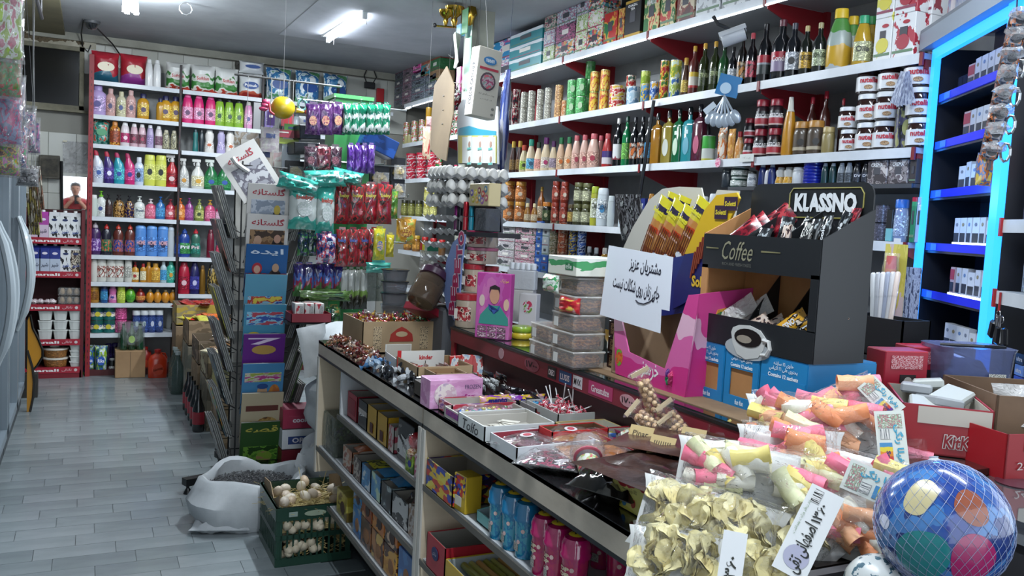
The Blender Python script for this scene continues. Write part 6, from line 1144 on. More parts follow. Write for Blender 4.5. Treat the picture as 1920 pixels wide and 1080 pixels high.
r=T2(858,800,.17,.20,.04,mat('#bcc0c0'),'white lettered tray, empty but for paper, at the counter edge',inner='#b4b0a8',fh=.04);txt(r,'Tolfo',.10,.026,(.0,-.1005-.001,.02),'#1c1c24',shear=.2);
for k in range(7): ob('paper_slip',box(.02,.05,.001,-.05+.015*k,.02*(k%2),.008+.002*k),mat('#b8b4a8'),r,rot=(0,0,.4*k))
r=T2(918,838,.145,.21,.042,mat('#bcc0c4'),'white tray with red inner wall and dark sachets at the counter edge',inner='#8c2434',fh=.036);fill(r,.13,.18,.014,10,['#8c7c70','#3c2c28','#a89c90'],'bar',.014,4,'choc_bar',.01)
r=T2(985,775,.19,.17,.04,mat('#a8a8a4'),'white tray of red wrapped lollipops with white sticks');txt(r,'kinder',.05,.015,(-.03,-.0862,.02),'#b01c28',bold=.03)
for k in range(34):
 q_=random.Random(k+70);x,y=q_.uniform(-.075,.075),q_.uniform(-.07,.07);o=ob('lollipop',sweet('twist',None,s=.015,seed=k%3),prt(['#a8142c','#c43c54','#c8b8b8'],4,.2,coat=1),r,key=('lp',k%3),loc=(x,y,.02+.02*q_.random()),rot=(q_.uniform(-1,1),q_.uniform(-1,1),q_.uniform(0,6)))
 if k%3==0: ob('lollipop_stick',tube([(0,0,0),(0,0,.075)],.0017,5),mat('#c8c8c8'),o,key='ls',rot=(q_.uniform(-.9,.9),q_.uniform(-.9,.9),0))
for k in range(3): ob('lollipop_stick',tube([(0,0,0),(0,0,.085)],.0017,5),mat('#d0d0d0'),r,key='ls2',loc=(.04-.05*k,.02*k,.03),rot=(.5-.4*k,.35-.2*k,0))
r=T2(1010,800,.16,.05,.05,mat('#a8a49c'),'pale empty tray edge between the lollipops and dark rail',)
r.location.x+=.20;r.location.y+=.02
r=T2(1008,835,.07,.16,.05,mat('#b41418'),'red-ended tray of chocolate cubes',inner='#5c3c24');fill(r,.06,.14,.02,12,['#2c1814','#3c201a'],'bar',.012,4,'choc_bar',.02,True)
r=T2(1038,818,.20,.15,.038,band([(0,'#8c7c4c'),(.5,'#1c1420'),(.8,'#a89458')]),'gold and black tray of small clear candy bags',inner='#a8a494');fill(r,.18,.13,.012,14,['#8c8c3c','#a8a888','#3c6c8c','#2c1c1c','#b8b4ac'],'bar',.015,8,'candy_bag',.012)
r=T2(1096,835,.24,.15,.042,band([(0,'#9c1424')]),'red tray of bright candy sachets marked 24',inner='#a89c94',fh=.044);txt(r,'24',.022,.018,(-.09,-.0772,.024),'#c8b8b8',bold=.02);plate('bear_print',r,.03,.02,(.05,-.0772,.026),mat('#b8848c'),oval=True);plate('ring_print',r,.03,.016,(-.02,-.0772,.02),prt(['#2c4c9c','#c8a41c','#9c1424'],5,.3))
fill(r,.22,.13,.016,24,['#b8a81c','#1c4c8c','#8c1c4c','#3c8c3c','#b8b4bc','#c8581c','#2c1c54'],'bar',.014,12,'candy_bag',.016)
for k,(u,v,w,h,m,l) in enumerate(((965,850,.15,.17,prt(['#1c141c','#5c1c34','#a8a0a4'],2.5,.2,coat=1),'clear packet of dark sweets with round sticker at the counter edge'),(1000,880,.16,.15,prt(['#1c141c','#8c1c44','#2c2028','#b8b0b4'],3.5,.2,coat=1,seed=3),'clear packet of pink-spotted dark sweets on the counter edge'),
 (1050,845,.15,.17,grain('#6c3c14','#9c6428',6,.2),'clear packet with amber fruit leather'),(1085,880,.17,.19,grain('#7c4418','#a06428',5,.2),'larger shiny amber fruit leather packet in front'))):
 p=ct(u,v);r=thing('sweet_packet',l,'packet',(p.x+.05,p.y,ZK+.006+.012*(k>1)),.5+.3*k,'clear packets on the counter edge')
 ob('packet_filling',pouch(w*.86,h*.86,.022,k+1).T((0,-h*.43,.014),rx=-pi/2),m,r,smooth=True);ob('packet_film',pouch(w,h,.032,k+5,wr=.2).T((0,-h/2,.014),rx=-pi/2),film('#ffffff',.05,.08,1,26),r,smooth=True)
 if k in(0,2): f_=ob('round_sticker',prism(ell(.045,.032),.001,'z'),mat('#b8b0b4'),r,loc=(0,.02,.032));ob('sticker_print',prism(ell(.026,.018),.001,'z'),mat('#a42c3c'),f_,loc=(0,0,.001))
r=thing('fruit_leather','dark red sheets of fruit leather in film beside the red tray','fruit leather',(1.03,1.80,ZK+.008),.3)
for k in range(3): ob('leather_sheet',pouch(.12,.2,.010,k).T((0,-.1,.006+.008*k),rx=-pi/2),mat('#4c0c1c',.2,coat=1),r,smooth=True,rot=(0,0,.15*k))
for k,(u,v,l) in enumerate(((1075,905,'clear paper-wrapped cup lying at the counter edge'),(1165,850,'clear wrapped pink cup lying in front of the nut cones'))):
 p=ct(u,v);r=thing('wrapped_cup',l,'cup',(p.x+.035,p.y,ZK+.038),1.1 if k==0 else -.6);r.rotation_euler=(0,1.2,1.1 if k==0 else -.6);r.scale=(.8,)*3
 ob('cup_body',lathe([(0,-.045),(.024,-.045),(.034,.02)],16),film('#d8d8dc',.3,.08,.2,15,'#9c9498'),r,smooth=True);ob('cup_rim',lathe([(.034,.02),(.040,.024),(.040,.028),(0,.028)],18),mat('#b04c5c' if k==0 else '#a8a4a4',.3),r,smooth=True);ob('paper_band',lathe([(.027,-.035),(.0325,.005)],14),prt(['#b8b8b0','#8ca45c','#b83c4c'],4,.4,seed=k),r,smooth=True);ob('clear_cone',lathe([(.04,.026),(.05,.05),(.044,.085)],14),film('#f0f0f4',.1,.06,.7,20),r,smooth=True)
lea=grain('#1c100e','#3c2018',9,.25,bump=.4)
for k,(x,y,rz,l,t) in enumerate(((1.03,1.32,.35,'thick folded slab of dark fruit leather',.02),(.985,1.31,.15,'curled black sheet of fruit leather over the counter edge',.012),(1.13,1.42,.6,'brown fruit leather sheet lying on the black slab',.014),(1.16,1.60,.2,'reddish brown jelly slab under the nut cones',.02))):
 o=ob('fruit_leather',pouch((.17,.24,.26,.19)[k],.27,t,k+2,14,14,.5).T((0,-.135,t*.5+.0),rx=-pi/2),grain('#2c1814','#4c2c20',7,.25,bump=.3) if k>1 else lea,smooth=True,loc=(x,y,ZK+(.078,.08,.10,.02)[k]),rot=(0,0,rz));tag(o,l,'fruit leather')
tag(ob('black_bag',pouch(.18,.16,.05,9,wr=.5).T((0,-.08,.02),rx=-pi/2),mat('#15130f',.15,coat=1),smooth=True,loc=(.985,1.44,ZK+.004),rot=(0,0,.4)),'crumpled black plastic bag on the counter edge','bag')
nutm=prt(['#8c6438','#b8905c','#a0784c','#c8a478'],18,.4,'voro')
def nut_cone(p,rot,L,label,card=True):
 r=thing('nut_cone',label,'packet',p,0,'nut cones in clear film with cream cards');r.rotation_euler=rot
 q=random.Random(int(L*1e4)+len(label));n=0
 for j in range(int(L/.0125)):
  rr_=.011+.012*(1-j*.0125/L);
  for i in range(5): a=i*1.2566+j*.6;ob('nut',lambda:blob(.0072,.0066,.0066,1,.08,6),mat(('#9c7450','#b89064','#c8a678')[(i+j)%3],.45),r,key='nut',smooth=True,loc=(rr_*math.cos(a)*.8,rr_*math.sin(a)*.8,.008+j*.0125))
 ob('film_cone',lathe([(0,0),(.03,.004),(.016,L),(.026,L+.012),(.03,L+.014)],12),film('#ffffff',.04,.06,.6,40),r,smooth=True);ob('folded_top',box(.05,.003,.010,0,0,L+.01),mat('#a08c6c',.4),r)
 return r
nut_cone((1.20,1.585,ZK+.055),(-.1,-.42,.0),.17,'tall nut cone sticking up, with folded card top')
nut_cone((1.19,1.53,ZK+.05),(-.5,-.7,.2),.13,'second nut cone leaning with a price card');nut_cone((1.22,1.50,ZK+.05),(-.4,-.5,.1),.12,'third nut cone leaning towards the dark rail');nut_cone((1.20,1.45,ZK+.05),(-.7,-.5,.1),.11,'lowest nut cone beside the snack bags')
for k,(u,v,s1,s2,l) in enumerate(((1240,838,'||||||||','2 4 0 0','cream price card with barcode on the nut cones'),(1298,822,'Pinar','ــــ','cream name card on the nut cone beside the snack bags'),(1200,818,'Pinar','ـ','cream name card behind the tall nut cone'))):
 p=P(u,v,z=ZK+.075)*.93+C0*.07;r=thing('price_card',l,'card',p,-pi/2+.45);r.rotation_euler=(-.55,0,-pi/2+.5)
 ob('card_sheet',box(.055,.0015,.045,0,0,-.022),mat('#b49c68',.5),r);txt(r,s1,.036,.011,(0,-.0012,.006),'#3c3020',bold=.01);txt(r,s2,.034,.008,(0,-.0012,-.010),'#3c3020')
r=thing('snack_box','red and yellow childrens biscuit box at the counter edge by the puffs','box',(.935,1.285,ZK),0);r.location=tuple(ct(1170,960)+Vector((.045,.0,0)))
r.rotation_euler=(0,0,-pi/2);ob('carton_body',box(.125,.07,.075,b=.002),band([(0,'#b0a83c'),(.15,'#c0b860'),(.62,'#a01420')],.35,wob=.5),r);txt(r,'One-two-Three',.09,.014,(-.005,-.0355,.062),'#c8b490',bold=.02);txt(r,'کالا ولند سیما',.05,.010,(0,-.0355,.042),'#3c3c2c')
for k in range(4): plate('animal_print',r,.014,.017,(-.045+.03*k,-.0358,.02-.004*(k%2)),mat(('#2c3c8c','#2c6c9c','#a83c2c','#3c3c4c')[k],.4),oval=True)
# ---------------- goods inside the counters ----------------
def cbox(y,z,w,d,h,m,label,x=.03,rz=-pi/2,kind='tray',inner=grey,fh=None,cat='box',name='display_carton',front=None,top=None,word=None,wc='#e8e8e8'):
 loc=(XF+x+d/2,y,z+.001)
 if kind=='tray': r=tray(name,w,d,h,m,loc,rz,label,cat,inner,fh=fh,front=front)
 else: r=thing(name,label,cat,loc,rz);ob('carton_body',box(w,d,h,b=.002),M_(m),r);
 if kind!='tray' and front: plate('front_print',r,w*.7,h*.5,(0,-d/2-.001,h*.45),M_(front))
 if word: txt(r,word,w*.6,h*.18,(0,-d/2-.0026,h*.5),wc,bold=.03)
 return r
ZU,ZM,ZD=.655,.445,.25
SH='the upper shelf of the farther counter'
cbox(3.20,ZU,.13,.22,.10,mat('#a0142c',.4),'dark red open carton on the upper counter shelf',front='#8c1024')
cbox(3.06,ZU,.11,.22,.10,band([(0,'#17161a'),(.5,'#b0a8a4'),(.68,'#17161a')]),'black and white open carton next to the dark red one',word='خرم',inner='#9c948c')
for k,y in enumerate((2.94,2.82)): r=cbox(y,ZU,.11,.22,.105,mat('#b88c14',.4),('first','second')[k]+' yellow open carton with dark square logo',front=None);plate('square_logo',r,.035,.035,(0,-.112,.03),mat('#4c1810'))
cbox(2.72,ZU,.06,.2,.09,prt(['#a8a49c','#a83c4c','#b8b0a8'],2,.4),'narrow grey and red carton behind the black milk box')
r=cbox(2.575,ZU,.15,.22,.135,mat('#17161a',.35),'big black box with white cow-spot panel on the upper shelf',kind='box');ob('cow_panel',prism([(-.07,.02),(.07,.02),(.07,.085),(.04,.095),(.0,.08),(-.04,.088),(-.07,.075)],.0012),mat('#bcbcbc',.4),r,loc=(0,-.1115,0))
for k in range(12): q_=random.Random(k);plate('cow_spot',r,.008+.012*q_.random(),.006+.010*q_.random(),(-.058+.116*((k*5)%12)/11,-.1125,.03+.05*((k*7)%12)/11),mat('#131216'),oval=True)
txt(r,'خروس',.03,.014,(-.05,-.1125,.115),'#c0bcb8');
o=ob('box_top_print',box(.08,.05,.001,0,0,.136),prt(['#17161a','#6c6864'],5,.4),r)
r=thing('wrapped_ball','red ball-shaped toy sweet in clear film before the black cow-spot box','ball',(XF+.05,2.455,ZU+.13),0);r.location=(XF+.03,2.47,ZU+.075)
ob('red_ball',blob(.028,.028,.028,1,.0,16),mat('#a01420',.2,coat=1),r,smooth=True,loc=(0,0,.028));ob('sweet_filling',blob(.03,.025,.022,3,.3),prt(['#a86c2c','#c8b090','#8c2c24'],4,.3),r,loc=(0,0,-.01));ob('film_wrap',blob(.04,.035,.045,2,.15,14),film('#fff',.05,.08,.9,50),r,smooth=True,loc=(0,0,.01))
r=cbox(2.485,ZU,.065,.06,.062,prt(['#7c9c2c','#8cac34','#3c5c2c'],1.6,.35),'small lime green box with blue oval on the upper shelf',x=.012,kind='box');plate('blue_oval',r,.026,.022,(.01,-.032,.03),mat('#1c2c8c'),oval=True)
cbox(2.405,ZU,.05,.06,.075,prt(['#b8a4a8','#a83464','#c4bcbc'],1.6,.35),'small pink and white box at the shelf end',x=.01,kind='box')
r=thing('clear_box','clear plastic box of purple wrapped sweets at the far end','box',(XF+.12,3.5,ZM+.001),0);ob('box_shell',box(.20,.20,.16,b=.006),film('#c8d0c8',.3,.1,.2,20,'#7c8478'),r);base_=ob('sweets_bed',box(.18,.18,.05,0,0,.004,b=.01),mat('#2c2834',.4),r)
for k in range(40): q_=random.Random(k+9);ob('wrapped_sweet',sweet('twist',None,s=.014,seed=k%3),mat(('#5c4c7c','#8c8c9c','#3c3450','#6c7c4c')[k%4],.2,.3,coat=1),r,key=('tw2',k%3),loc=(q_.uniform(-.08,.08),q_.uniform(-.08,.08),.06+.025*q_.random()),rot=(q_.uniform(-1,1),q_.uniform(-1,1),q_.uniform(0,6)))
for y,w,m,l,h in ((3.24,.13,prt(['#a86c4c','#b8a898','#8c3c24'],1.8,.4),'orange and beige open carton on the middle shelf',.085),(3.10,.10,prt(['#3c2c28','#a89c90','#5c443c'],1.8,.4),'brown and grey carton with torn front',.085),(2.985,.11,prt(['#1c6ca4','#2c84bc','#b8c4cc'],1.8,.35),'blue carton with yellow packet on top, middle shelf',.085),(2.865,.11,prt(['#2c7cb4','#4c94b8','#a8c4a8'],1.8,.35,seed=4),'bright blue carton with raised blue flap',.09),(2.745,.11,prt(['#12181c','#2c3c44','#8c9ca0'],1.8,.35,seed=5),'dark green and black carton beside the blue ones',.09),(2.60,.16,prt(['#15161a','#15161a','#b0b0b0'],1.4,.35,seed=2),'black and white carton full of dark red sachets',.09)):
 r=cbox(y,ZM,w,.23,h,m,l);
 if 'red sachets' in l:
  for k in range(14): q_=random.Random(k+3);ob('sachet',sweet('bar',None,s=.013,seed=k%4),(mat('#5c1424',.2,coat=1),mat('#2c1014',.2,coat=1),mat('#b0a09c',.2,coat=1))[k%3],r,key=('sb',k%4),smooth=True,loc=(q_.uniform(-.06,.06),q_.uniform(-.09,.06),.055+.05*q_.random()),rot=(q_.uniform(-.9,-.2),q_.uniform(-.5,.5),q_.uniform(-1,1)))
 elif 'raised blue' in l or 'yellow packet' in l: ob('folded_flap',pouch(w,.2,.02,3).T((0,-.1,h+.004),rx=-pi/2),mat('#1c7cb8',.25,coat=.6) if 'raised' in l else prt(['#b8b01c','#1c1c1c','#8c8c2c'],3,.3),r,smooth=True)
 elif 'orange' in l: ob('orange_packet',pouch(.1,.16,.03,3).T((0,-.08,h-.01),rx=-pi/2),mat('#a84c1c',.25,coat=.6),r,smooth=True)
 elif 'dark green' in l: ob('blue_film_packet',pouch(.1,.18,.03,6).T((0,-.09,h+.004),rx=-pi/2),mat('#2474ac',.2,coat=1),r,smooth=True)
cbox(2.475,ZM,.085,.12,.10,prt(['#8c6c54','#a8a09c','#6c5440'],2,.4),'brown animal-print box near the divider',kind='box');cbox(2.41,ZM,.035,.10,.11,prt(['#3c8c8c','#5c7c3c','#8cb0b0'],2,.4),'slim teal and green box against the divider',kind='box')
ob_=None
for k,(y,z_,w,h,cs,l) in enumerate(((3.26,0,.15,.10,('#8c7c1c','#a89c3c','#5c4c1c'),'yellow film packet glinting on the bottom shelf'),(3.05,0,.10,.105,('#1c5c9c','#2c74b4','#8c9ca8'),'lower blue biscuit box on the bottom shelf'),(3.05,.107,.10,.085,('#1c64a4','#3c84bc','#7c5c3c'),'upper blue biscuit box on the bottom shelf'),(2.93,0,.12,.10,('#4c3020','#7c4c2c','#1c1c24'),'lower brown biscuit box beside the blue ones'),(2.93,.103,.12,.085,('#a8541c','#8c3c1c','#c89c6c'),'upper orange biscuit box beside the blue ones'),(2.79,0,.13,.10,('#a86c3c','#4c2c20','#c8a04c'),'lower orange box with dark biscuit picture'),(2.79,.103,.13,.085,('#b8641c','#c87c2c','#3c2018'),'upper orange box with a chocolate biscuit picture'),(2.65,0,.13,.10,('#b8781c','#c89030','#4c2418'),'lower golden biscuit box with sandwich biscuit'),(2.65,.103,.13,.085,('#b8641c','#3c2018','#c8a484'),'upper orange biscuit box near the divider'),(2.50,0,.13,.14,('#2c5c9c','#3c74b4','#8c8c94'),'blue box next to the divider on the bottom shelf'))):
 r=cbox(y,ZD+z_,w,.20,h,prt(list(cs),1.5,.3,seed=k),l,x=.02,kind='box');plate('biscuit_picture',r,w*.42,h*.5,(w*.12,-.101,h*.42),mat(('#3c2018','#8c5c34')[k%2],.5),oval=True)
ZT2,ZL2=.668,.443
r=cbox(2.20,ZT2,.20,.13,.085,prt(['#c8a41c','#2c3c9c','#b82c1c','#c8b83c','#3c2c4c'],7,.35,'voro'),'colourful fruit-ball sweet tray on the upper shelf of the closer counter',x=.0,inner='#8c8478');
r=thing('fruit_box','small box printed with coloured balls and a yellow foot','box',(XF+.035,2.075,ZT2+.001),-pi/2+.1);ob('carton_body',box(.065,.05,.10,b=.002),band([(0,'#b8981c'),(.4,'#b8981c')]),r);plate('ball_print',r,.06,.055,(0,-.0255,.07),prt(['#b82c1c','#2c3c9c','#c8a41c','#3c1c3c'],6,.35,'voro'));plate('white_panel',r,.035,.025,(-.005,-.0265,.028),mat('#c0bcb0'))
for k in range(2): p_=thing('black_tub',('lower','upper')[k]+' round black tub behind the ball-print box','tub',(XF+.14,2.02,ZT2+.001+k*.055),0,'round black tubs on the closer counter shelf');ob('tub_body',lathe([(0,0),(.04,0),(.045,.04)],16),mat('#101014',.25,coat=.6),p_,smooth=True);ob('lid',lathe([(.048,.04),(.048,.052),(0,.052)],16),mat('#17171c',.25,coat=.5),p_,smooth=True)
r=tray('display_tray',.17,.12,.05,mat('#6cb4b4',.4),(XF+.085,1.905,ZT2+.001),-pi/2,'pale turquoise tray of pink and blue tube sweets','box',inner='#9cb8bc',fh=.03)
for k in range(5):
 b=ob('sweet_tube',pouch(.038,.15,.026,k),prt(['#b01c3c','#1c4c9c','#a81c44','#2c5cac'] if k%2 else ['#1c4c9c','#2c64b4','#b82c54'],3,.2,coat=1,seed=k),r,smooth=True,loc=(-.06+.03*k,.0,.012),rot=(-.28,.12,.0))
 ob('dotted_end',pouch(.038,.018,.02,k).T((0,0,-.004)),prt(['#b0142c','#d0b8bc'],14,.3,'voro'),b,smooth=True)
def pop_tube(u,v,c,c2,label,x=.0,s=1,word=None,grp='tube cups with smiley lids'):
 p=P(u,v,z=ZT2);p.x=max(p.x,XF+.035)+x;R=.032*s;h=.135*s
 r=thing('tube_cup',label,'cup',(p.x,p.y,ZT2+.001),-pi/2+random.uniform(-.4,.4),grp)
 ob('cup_body',lambda:lathe([(0,0),(R*.78,0),(R*.8,.004),(R*.92,h*.66)],18),prt([c2,c,c2],3,.2,coat=1,seed=int(s*10)),r,smooth=True,key=('pt',s))
 ob('domed_lid',lambda:lathe([(R*1.04,h*.66),(R*1.06,h*.72),(R*.98,h*.75),(R,h*.86),(R*.8,h*.96),(0,h)],20),mat(c,.12,coat=1),r,smooth=True,key=('pl',s))
 f=ob('smiley_disc',lambda:lathe([(R*.55,h*1.004),(R*.4,h*1.03),(0,h*1.035)],18),mat('#b89c1c',.3),r,smooth=True,key=('sd',s));
 for sx in(-1,1): ob('smiley_eye',box(.004,.003,.002,sx*.006,-.006,h*1.03),mat('#241c10'),f)
 ob('smiley_mouth',tube([(-.008,.003,h*1.032),(-.004,.008,h*1.034),(.004,.008,h*1.034),(.008,.003,h*1.032)],.001,4),mat('#7c1c1c'),f)
 if word: txt(r,word,R*1.3,h*.16,(0,-.0,h*.45),'#c8b89c',bold=.05,r=R*.93)
 plate('barcode_label',r,R*.8,h*.14,(0,0,h*.2),prt(['#c8c4bc','#1c1c1c'],20,.4),r=R*.86,t=.0015)
 for k_ in range(2): plate('bubble_print',r,R*.3,R*.3,(0,0,h*(.3+.2*k_)),mat('#c8a8a4'),r=R*(.88+.03*k_),t=.001,oval=True,rz=.5+k_*.4)
 return r
bl,bl2='#0c6ea0','#2c90ac';pkc,pkc2='#a80c58','#b01c50'
for u,v,l in ((928,1008,'first blue tube cup beside the turquoise tray'),(955,1028,'second blue tube cup with barcode'),(985,1043,'third blue tube cup next to the pink ones')): pop_tube(u,v,bl,bl2,l)
pop_tube(950,985,bl,bl2,'blue tube cup in the back row under the counter top',x=.09);pop_tube(985,1005,bl,bl2,'darker blue tube cup in the back row near the pink ones',x=.085)
for u,v,l in ((1010,1075,'first pink tube cup beside the blue ones'),(1040,1095,'second pink tube cup with yellow letters'),(1075,1120,'third pink tube cup behind the green packet')): pop_tube(u,v,pkc,pkc2,l,word='POP\nPOP')
pop_tube(1030,1050,pkc,pkc2,'pink tube cup in the back row with tipped smiley',x=.075);pop_tube(1070,1070,pkc,pkc2,'pink tube cup in the back row under the counter edge',x=.08);pop_tube(1105,1120,pkc,pkc2,'last pink tube cup in the back row',x=.07)
p=P(1090,1110,z=ZT2);r=thing('green_packet','green packet with a white button and leaf print before the pink cups','packet',(XF+.012,1.30,ZT2+.001),-pi/2);ob('packet_body',pouch(.17,.085,.03,4),prt(['#2c4c24','#3c6c2c','#1c3018','#7c3c30','#8ca47c'],3,.25,coat=.6),r,smooth=True);ob('white_button',blob(.01,.006,.008,1,0),mat('#c8c8c0'),r,smooth=True,loc=(0,-.017,.06));ob('white_button',blob(.01,.006,.008,1,0),mat('#c8c8c0'),r,smooth=True,loc=(.05,-.016,.03))
r=cbox(2.20,ZL2,.14,.22,.10,mat('#a01424',.4),'red open carton with navy oval on the lower shelf',x=.0,inner='#8c8880');plate('navy_oval',r,.05,.038,(.0,-.112,.06),mat('#1c2458'),oval=True);txt(r,'شادی',.03,.014,(0,-.1135,.06),'#c0bcc8')
r=cbox(2.04,ZL2,.17,.26,.075,band([(0,'#b8901c'),(.5,'#b8941c')]),'yellow and white carton of rolled wafers on the lower shelf',x=.0,inner='#a0a8a8');txt(r,'ALTA',.05,.018,(.0,-.1315,.03),'#a02418',bold=.05)
for k in range(9): ob('wafer_roll',tube([(-.07+.0*k,-.08+.022*k,.055),(.07,-.08+.022*k,.06)],.0105,8),mat(('#7c7c24','#8c8c3c','#a87c3c')[k%3],.35,coat=.4),r,smooth=True)
# ---------------- snack bags, ball and cashier corner ----------------
r=thing('cashier_counter','grey glass-topped cashier counter behind the ball','counter',(1.30,.20,0),0)
ob('counter_body',box(1.2,.795,1.02,.6,.40,0),mat('#2c2c30',.5),r);ob('glass_top',box(1.22,.795,.01,.6,.40,1.022),mat('#43474a',.06,coat=1),r);ob('edge_strip',box(.006,.795,.03,-.003,.40,.995),mat('#6c7074',.4),r)
def facing(p,k=.8,roll=0,up=(0,0,1)):
 """bag lying back on the heap: +Z local is its long way up, -Y its face"""
 n=(Vector(up)*(1-k)+(C0-p).normalized()*k).normalized();x=Vector((0,0,1)).cross(-n).normalized() if abs(n.z)<.99 else Vector((1,0,0))
 x=CR-n*CR.dot(n);x.normalize();z=x.cross(-n);
 M=Matrix((x,-n,z)).transposed().to_4x4();M=M@Matrix.Rotation(roll,4,'Y');M.translation=p;return M
clear=film('#ffffff',.035,.05,1.0,34)
puffc=['#c87c84','#c8743c','#b8a06c','#c4bcaa','#c04c68','#b8b48c','#c86c4c']
def puff(seed,R=.0185,L=.066):
 q=random.Random(seed);n=10;v=[];f=[];m=6;cv=q.uniform(-.35,.35)
 for j in range(m+1):
  t=j/m-.5;rr_=R*(1+.12*noise.noise(Vector((j*.7,seed,1))));
  for i in range(n):
   a=2*pi*i/n;w_=1+.16*noise.noise(Vector((math.cos(a)*1.4,math.sin(a)*1.4,j*.5+seed)));v.append((t*L,rr_*math.cos(a)*w_+cv*L*t*t*2,rr_*math.sin(a)*w_*.85))
 k=len(v)
 for j in range(m):
  for i in range(n): f.append((j*n+i,(j+1)*n+i,(j+1)*n+(i+1)%n,j*n+(i+1)%n))
 for e,j in ((0,0),(1,m)):
  o=len(v);
  for i in range(n): p=v[j*n+i];v.append((p[0]+(.008 if e==0 else -.008),p[1]*.55,p[2]*.55))
  for i in range(n): q4=(j*n+i,j*n+(i+1)%n,o+(i+1)%n,o+i);f.append(q4 if e==0 else q4[::-1])
  f.append(tuple(o+i for i in range(n)) if e==0 else tuple(o+i for i in range(n))[::-1])
 return G(v,f)
def petal(seed):
 v=[];f=[];n=7
 for j in range(n+1):
  for i in range(n+1):
   a=i/n*2-1;b=j/n*2-1;r_=math.hypot(a,b);x=a*(1-.25*b*b);y=b*(1-.25*a*a);z=.35*(x*x*1.1-y*y*.6)+.35*noise.noise(Vector((x*1.8,y*1.8,seed*3.3)))
   v.append((x*.024,y*.02,z*.026))
 o=len(v);v+=[(x,y,z-.0035) for x,y,z in v]
 for j in range(n):
  for i in range(n): a=j*(n+1)+i;f.append((a,a+1,a+n+2,a+n+1));f.append((o+a+n+1,o+a+n+2,o+a+1,o+a))
 return G(v,f)
chipm=[grain('#c8ba7c','#dcd2a0',10,.75),grain('#d0c48a','#e0d8ac',10,.75),grain('#c2b270','#d6c890',12,.75)]
puffm=[grain(c,d,12,.65,bump=.15) for c,d in (('#d8607c','#e08098'),('#dc7438','#e09060'),('#ccb450','#d8c878'),('#ccc8b4','#dcdad0'),('#dc4c70','#e07890'),('#c0c48c','#d4d4ac'),('#dc8c58','#e0a880'))]
def snack(u,v,z,wpx,hpx,roll,kind,label,n,seed=1,k=.75,t=.07,mix=None,white=True,x=None,grp=None):
 p=P(u,v,z=z) if x is None else P(u,v,x=x);s=spx(p);w,h=wpx/s,hpx/s
 r=thing('snack_bag',label,'bag',p,0,grp or ('clear bags of '+('yellow corn petals' if kind=='chip' else 'pastel corn puffs')));r.matrix_world=facing(p,k,math.radians(roll))
 q=random.Random(seed)
 for i in range(n):
  a,b=q.uniform(-1,1),q.uniform(-1,1);dd=max(0,1-abs(a)**3)*max(0,1-abs(b)**3)
  pos=(a*w*.40,-(q.uniform(-.1,.55))*t*dd+.004,b*h*.34)
  if kind=='chip': ob('corn_petal',lambda s_=i%4:petal(s_),chipm[i%3],r,smooth=True,key=('pe',i%4),loc=pos,rot=(q.uniform(-2.2,-.9),q.uniform(-.6,.6),q.uniform(-3,3)))
  else: ob('corn_puff',lambda s_=i%5:puff(s_),puffm[(mix or range(7))[i%len(mix or range(7))]],r,smooth=True,key=('pu',i%5),loc=pos,rot=(q.uniform(-.3,.3),q.uniform(-.3,.9),q.uniform(-.2,.2)))
 ob('clear_film',pouch(w,h,t*1.25,seed,18,14,.18).T((0,0,-h/2)),clear,r,smooth=True)
 if white:
  ob('white_back',pouch(w*1.1,h*1.12,t*.4,seed+3,14,10,.15).T((0,t*.42,-h*.60)),mat('#b9bab8',.35,coat=.4),r,smooth=True)
 return r
YC=[2,3,5,2]
snack(1265,1040,.935,170,105,12,'chip','clear bag of yellow corn petals under the big one, at the counter edge',26,2,grp=None)
snack(1330,975,.965,262,128,20,'chip','largest clear bag of yellow corn petals, in front of the dark slab',58,3,t=.08)
snack(1450,925,.985,190,110,14,'chip','bag of yellow corn petals half under the white and pink puffs',28,4)
snack(1500,1000,.95,180,120,-35,'chip','bag of yellow corn petals under the white name strip',24,5)
snack(1425,1062,.93,110,70,15,'chip','small bag corner of corn petals with a hanging white card',10,6)
snack(1375,822,1.00,110,60,8,'puff','small bag of pale yellow puffs next to the nut cones',8,7,mix=[2,5,3])
snack(1405,885,1.03,262,112,15,'puff','bag of white and yellow puffs with a pink one at its tip',20,8,mix=[3,2,3,5,4])
snack(1480,838,1.06,180,90,10,'puff','bag of pink and orange puffs behind the white and yellow ones',14,9,mix=[4,1,6,0])
snack(1595,965,.985,150,125,25,'puff','bag of orange and white puffs squeezed beside the printed ball',14,10,mix=[3,1,4,6])
snack(1590,895,1.03,190,110,22,'puff','bag of bright pink and green puffs with a rainbow header card',16,11,mix=[4,5,2,4])
snack(1535,795,1.09,250,118,10,'puff','topmost big bag of pastel puffs with a tall header card',30,12,t=.08)
snack(1570,750,1.13,150,60,-18,'puff','puff bag leaning on the blue boxes behind the topmost one',10,13,mix=[0,4,6,0])
snack(1690,860,1.03,100,90,15,'puff','puff bag almost hidden behind the header cards',5,14,mix=[4,0])
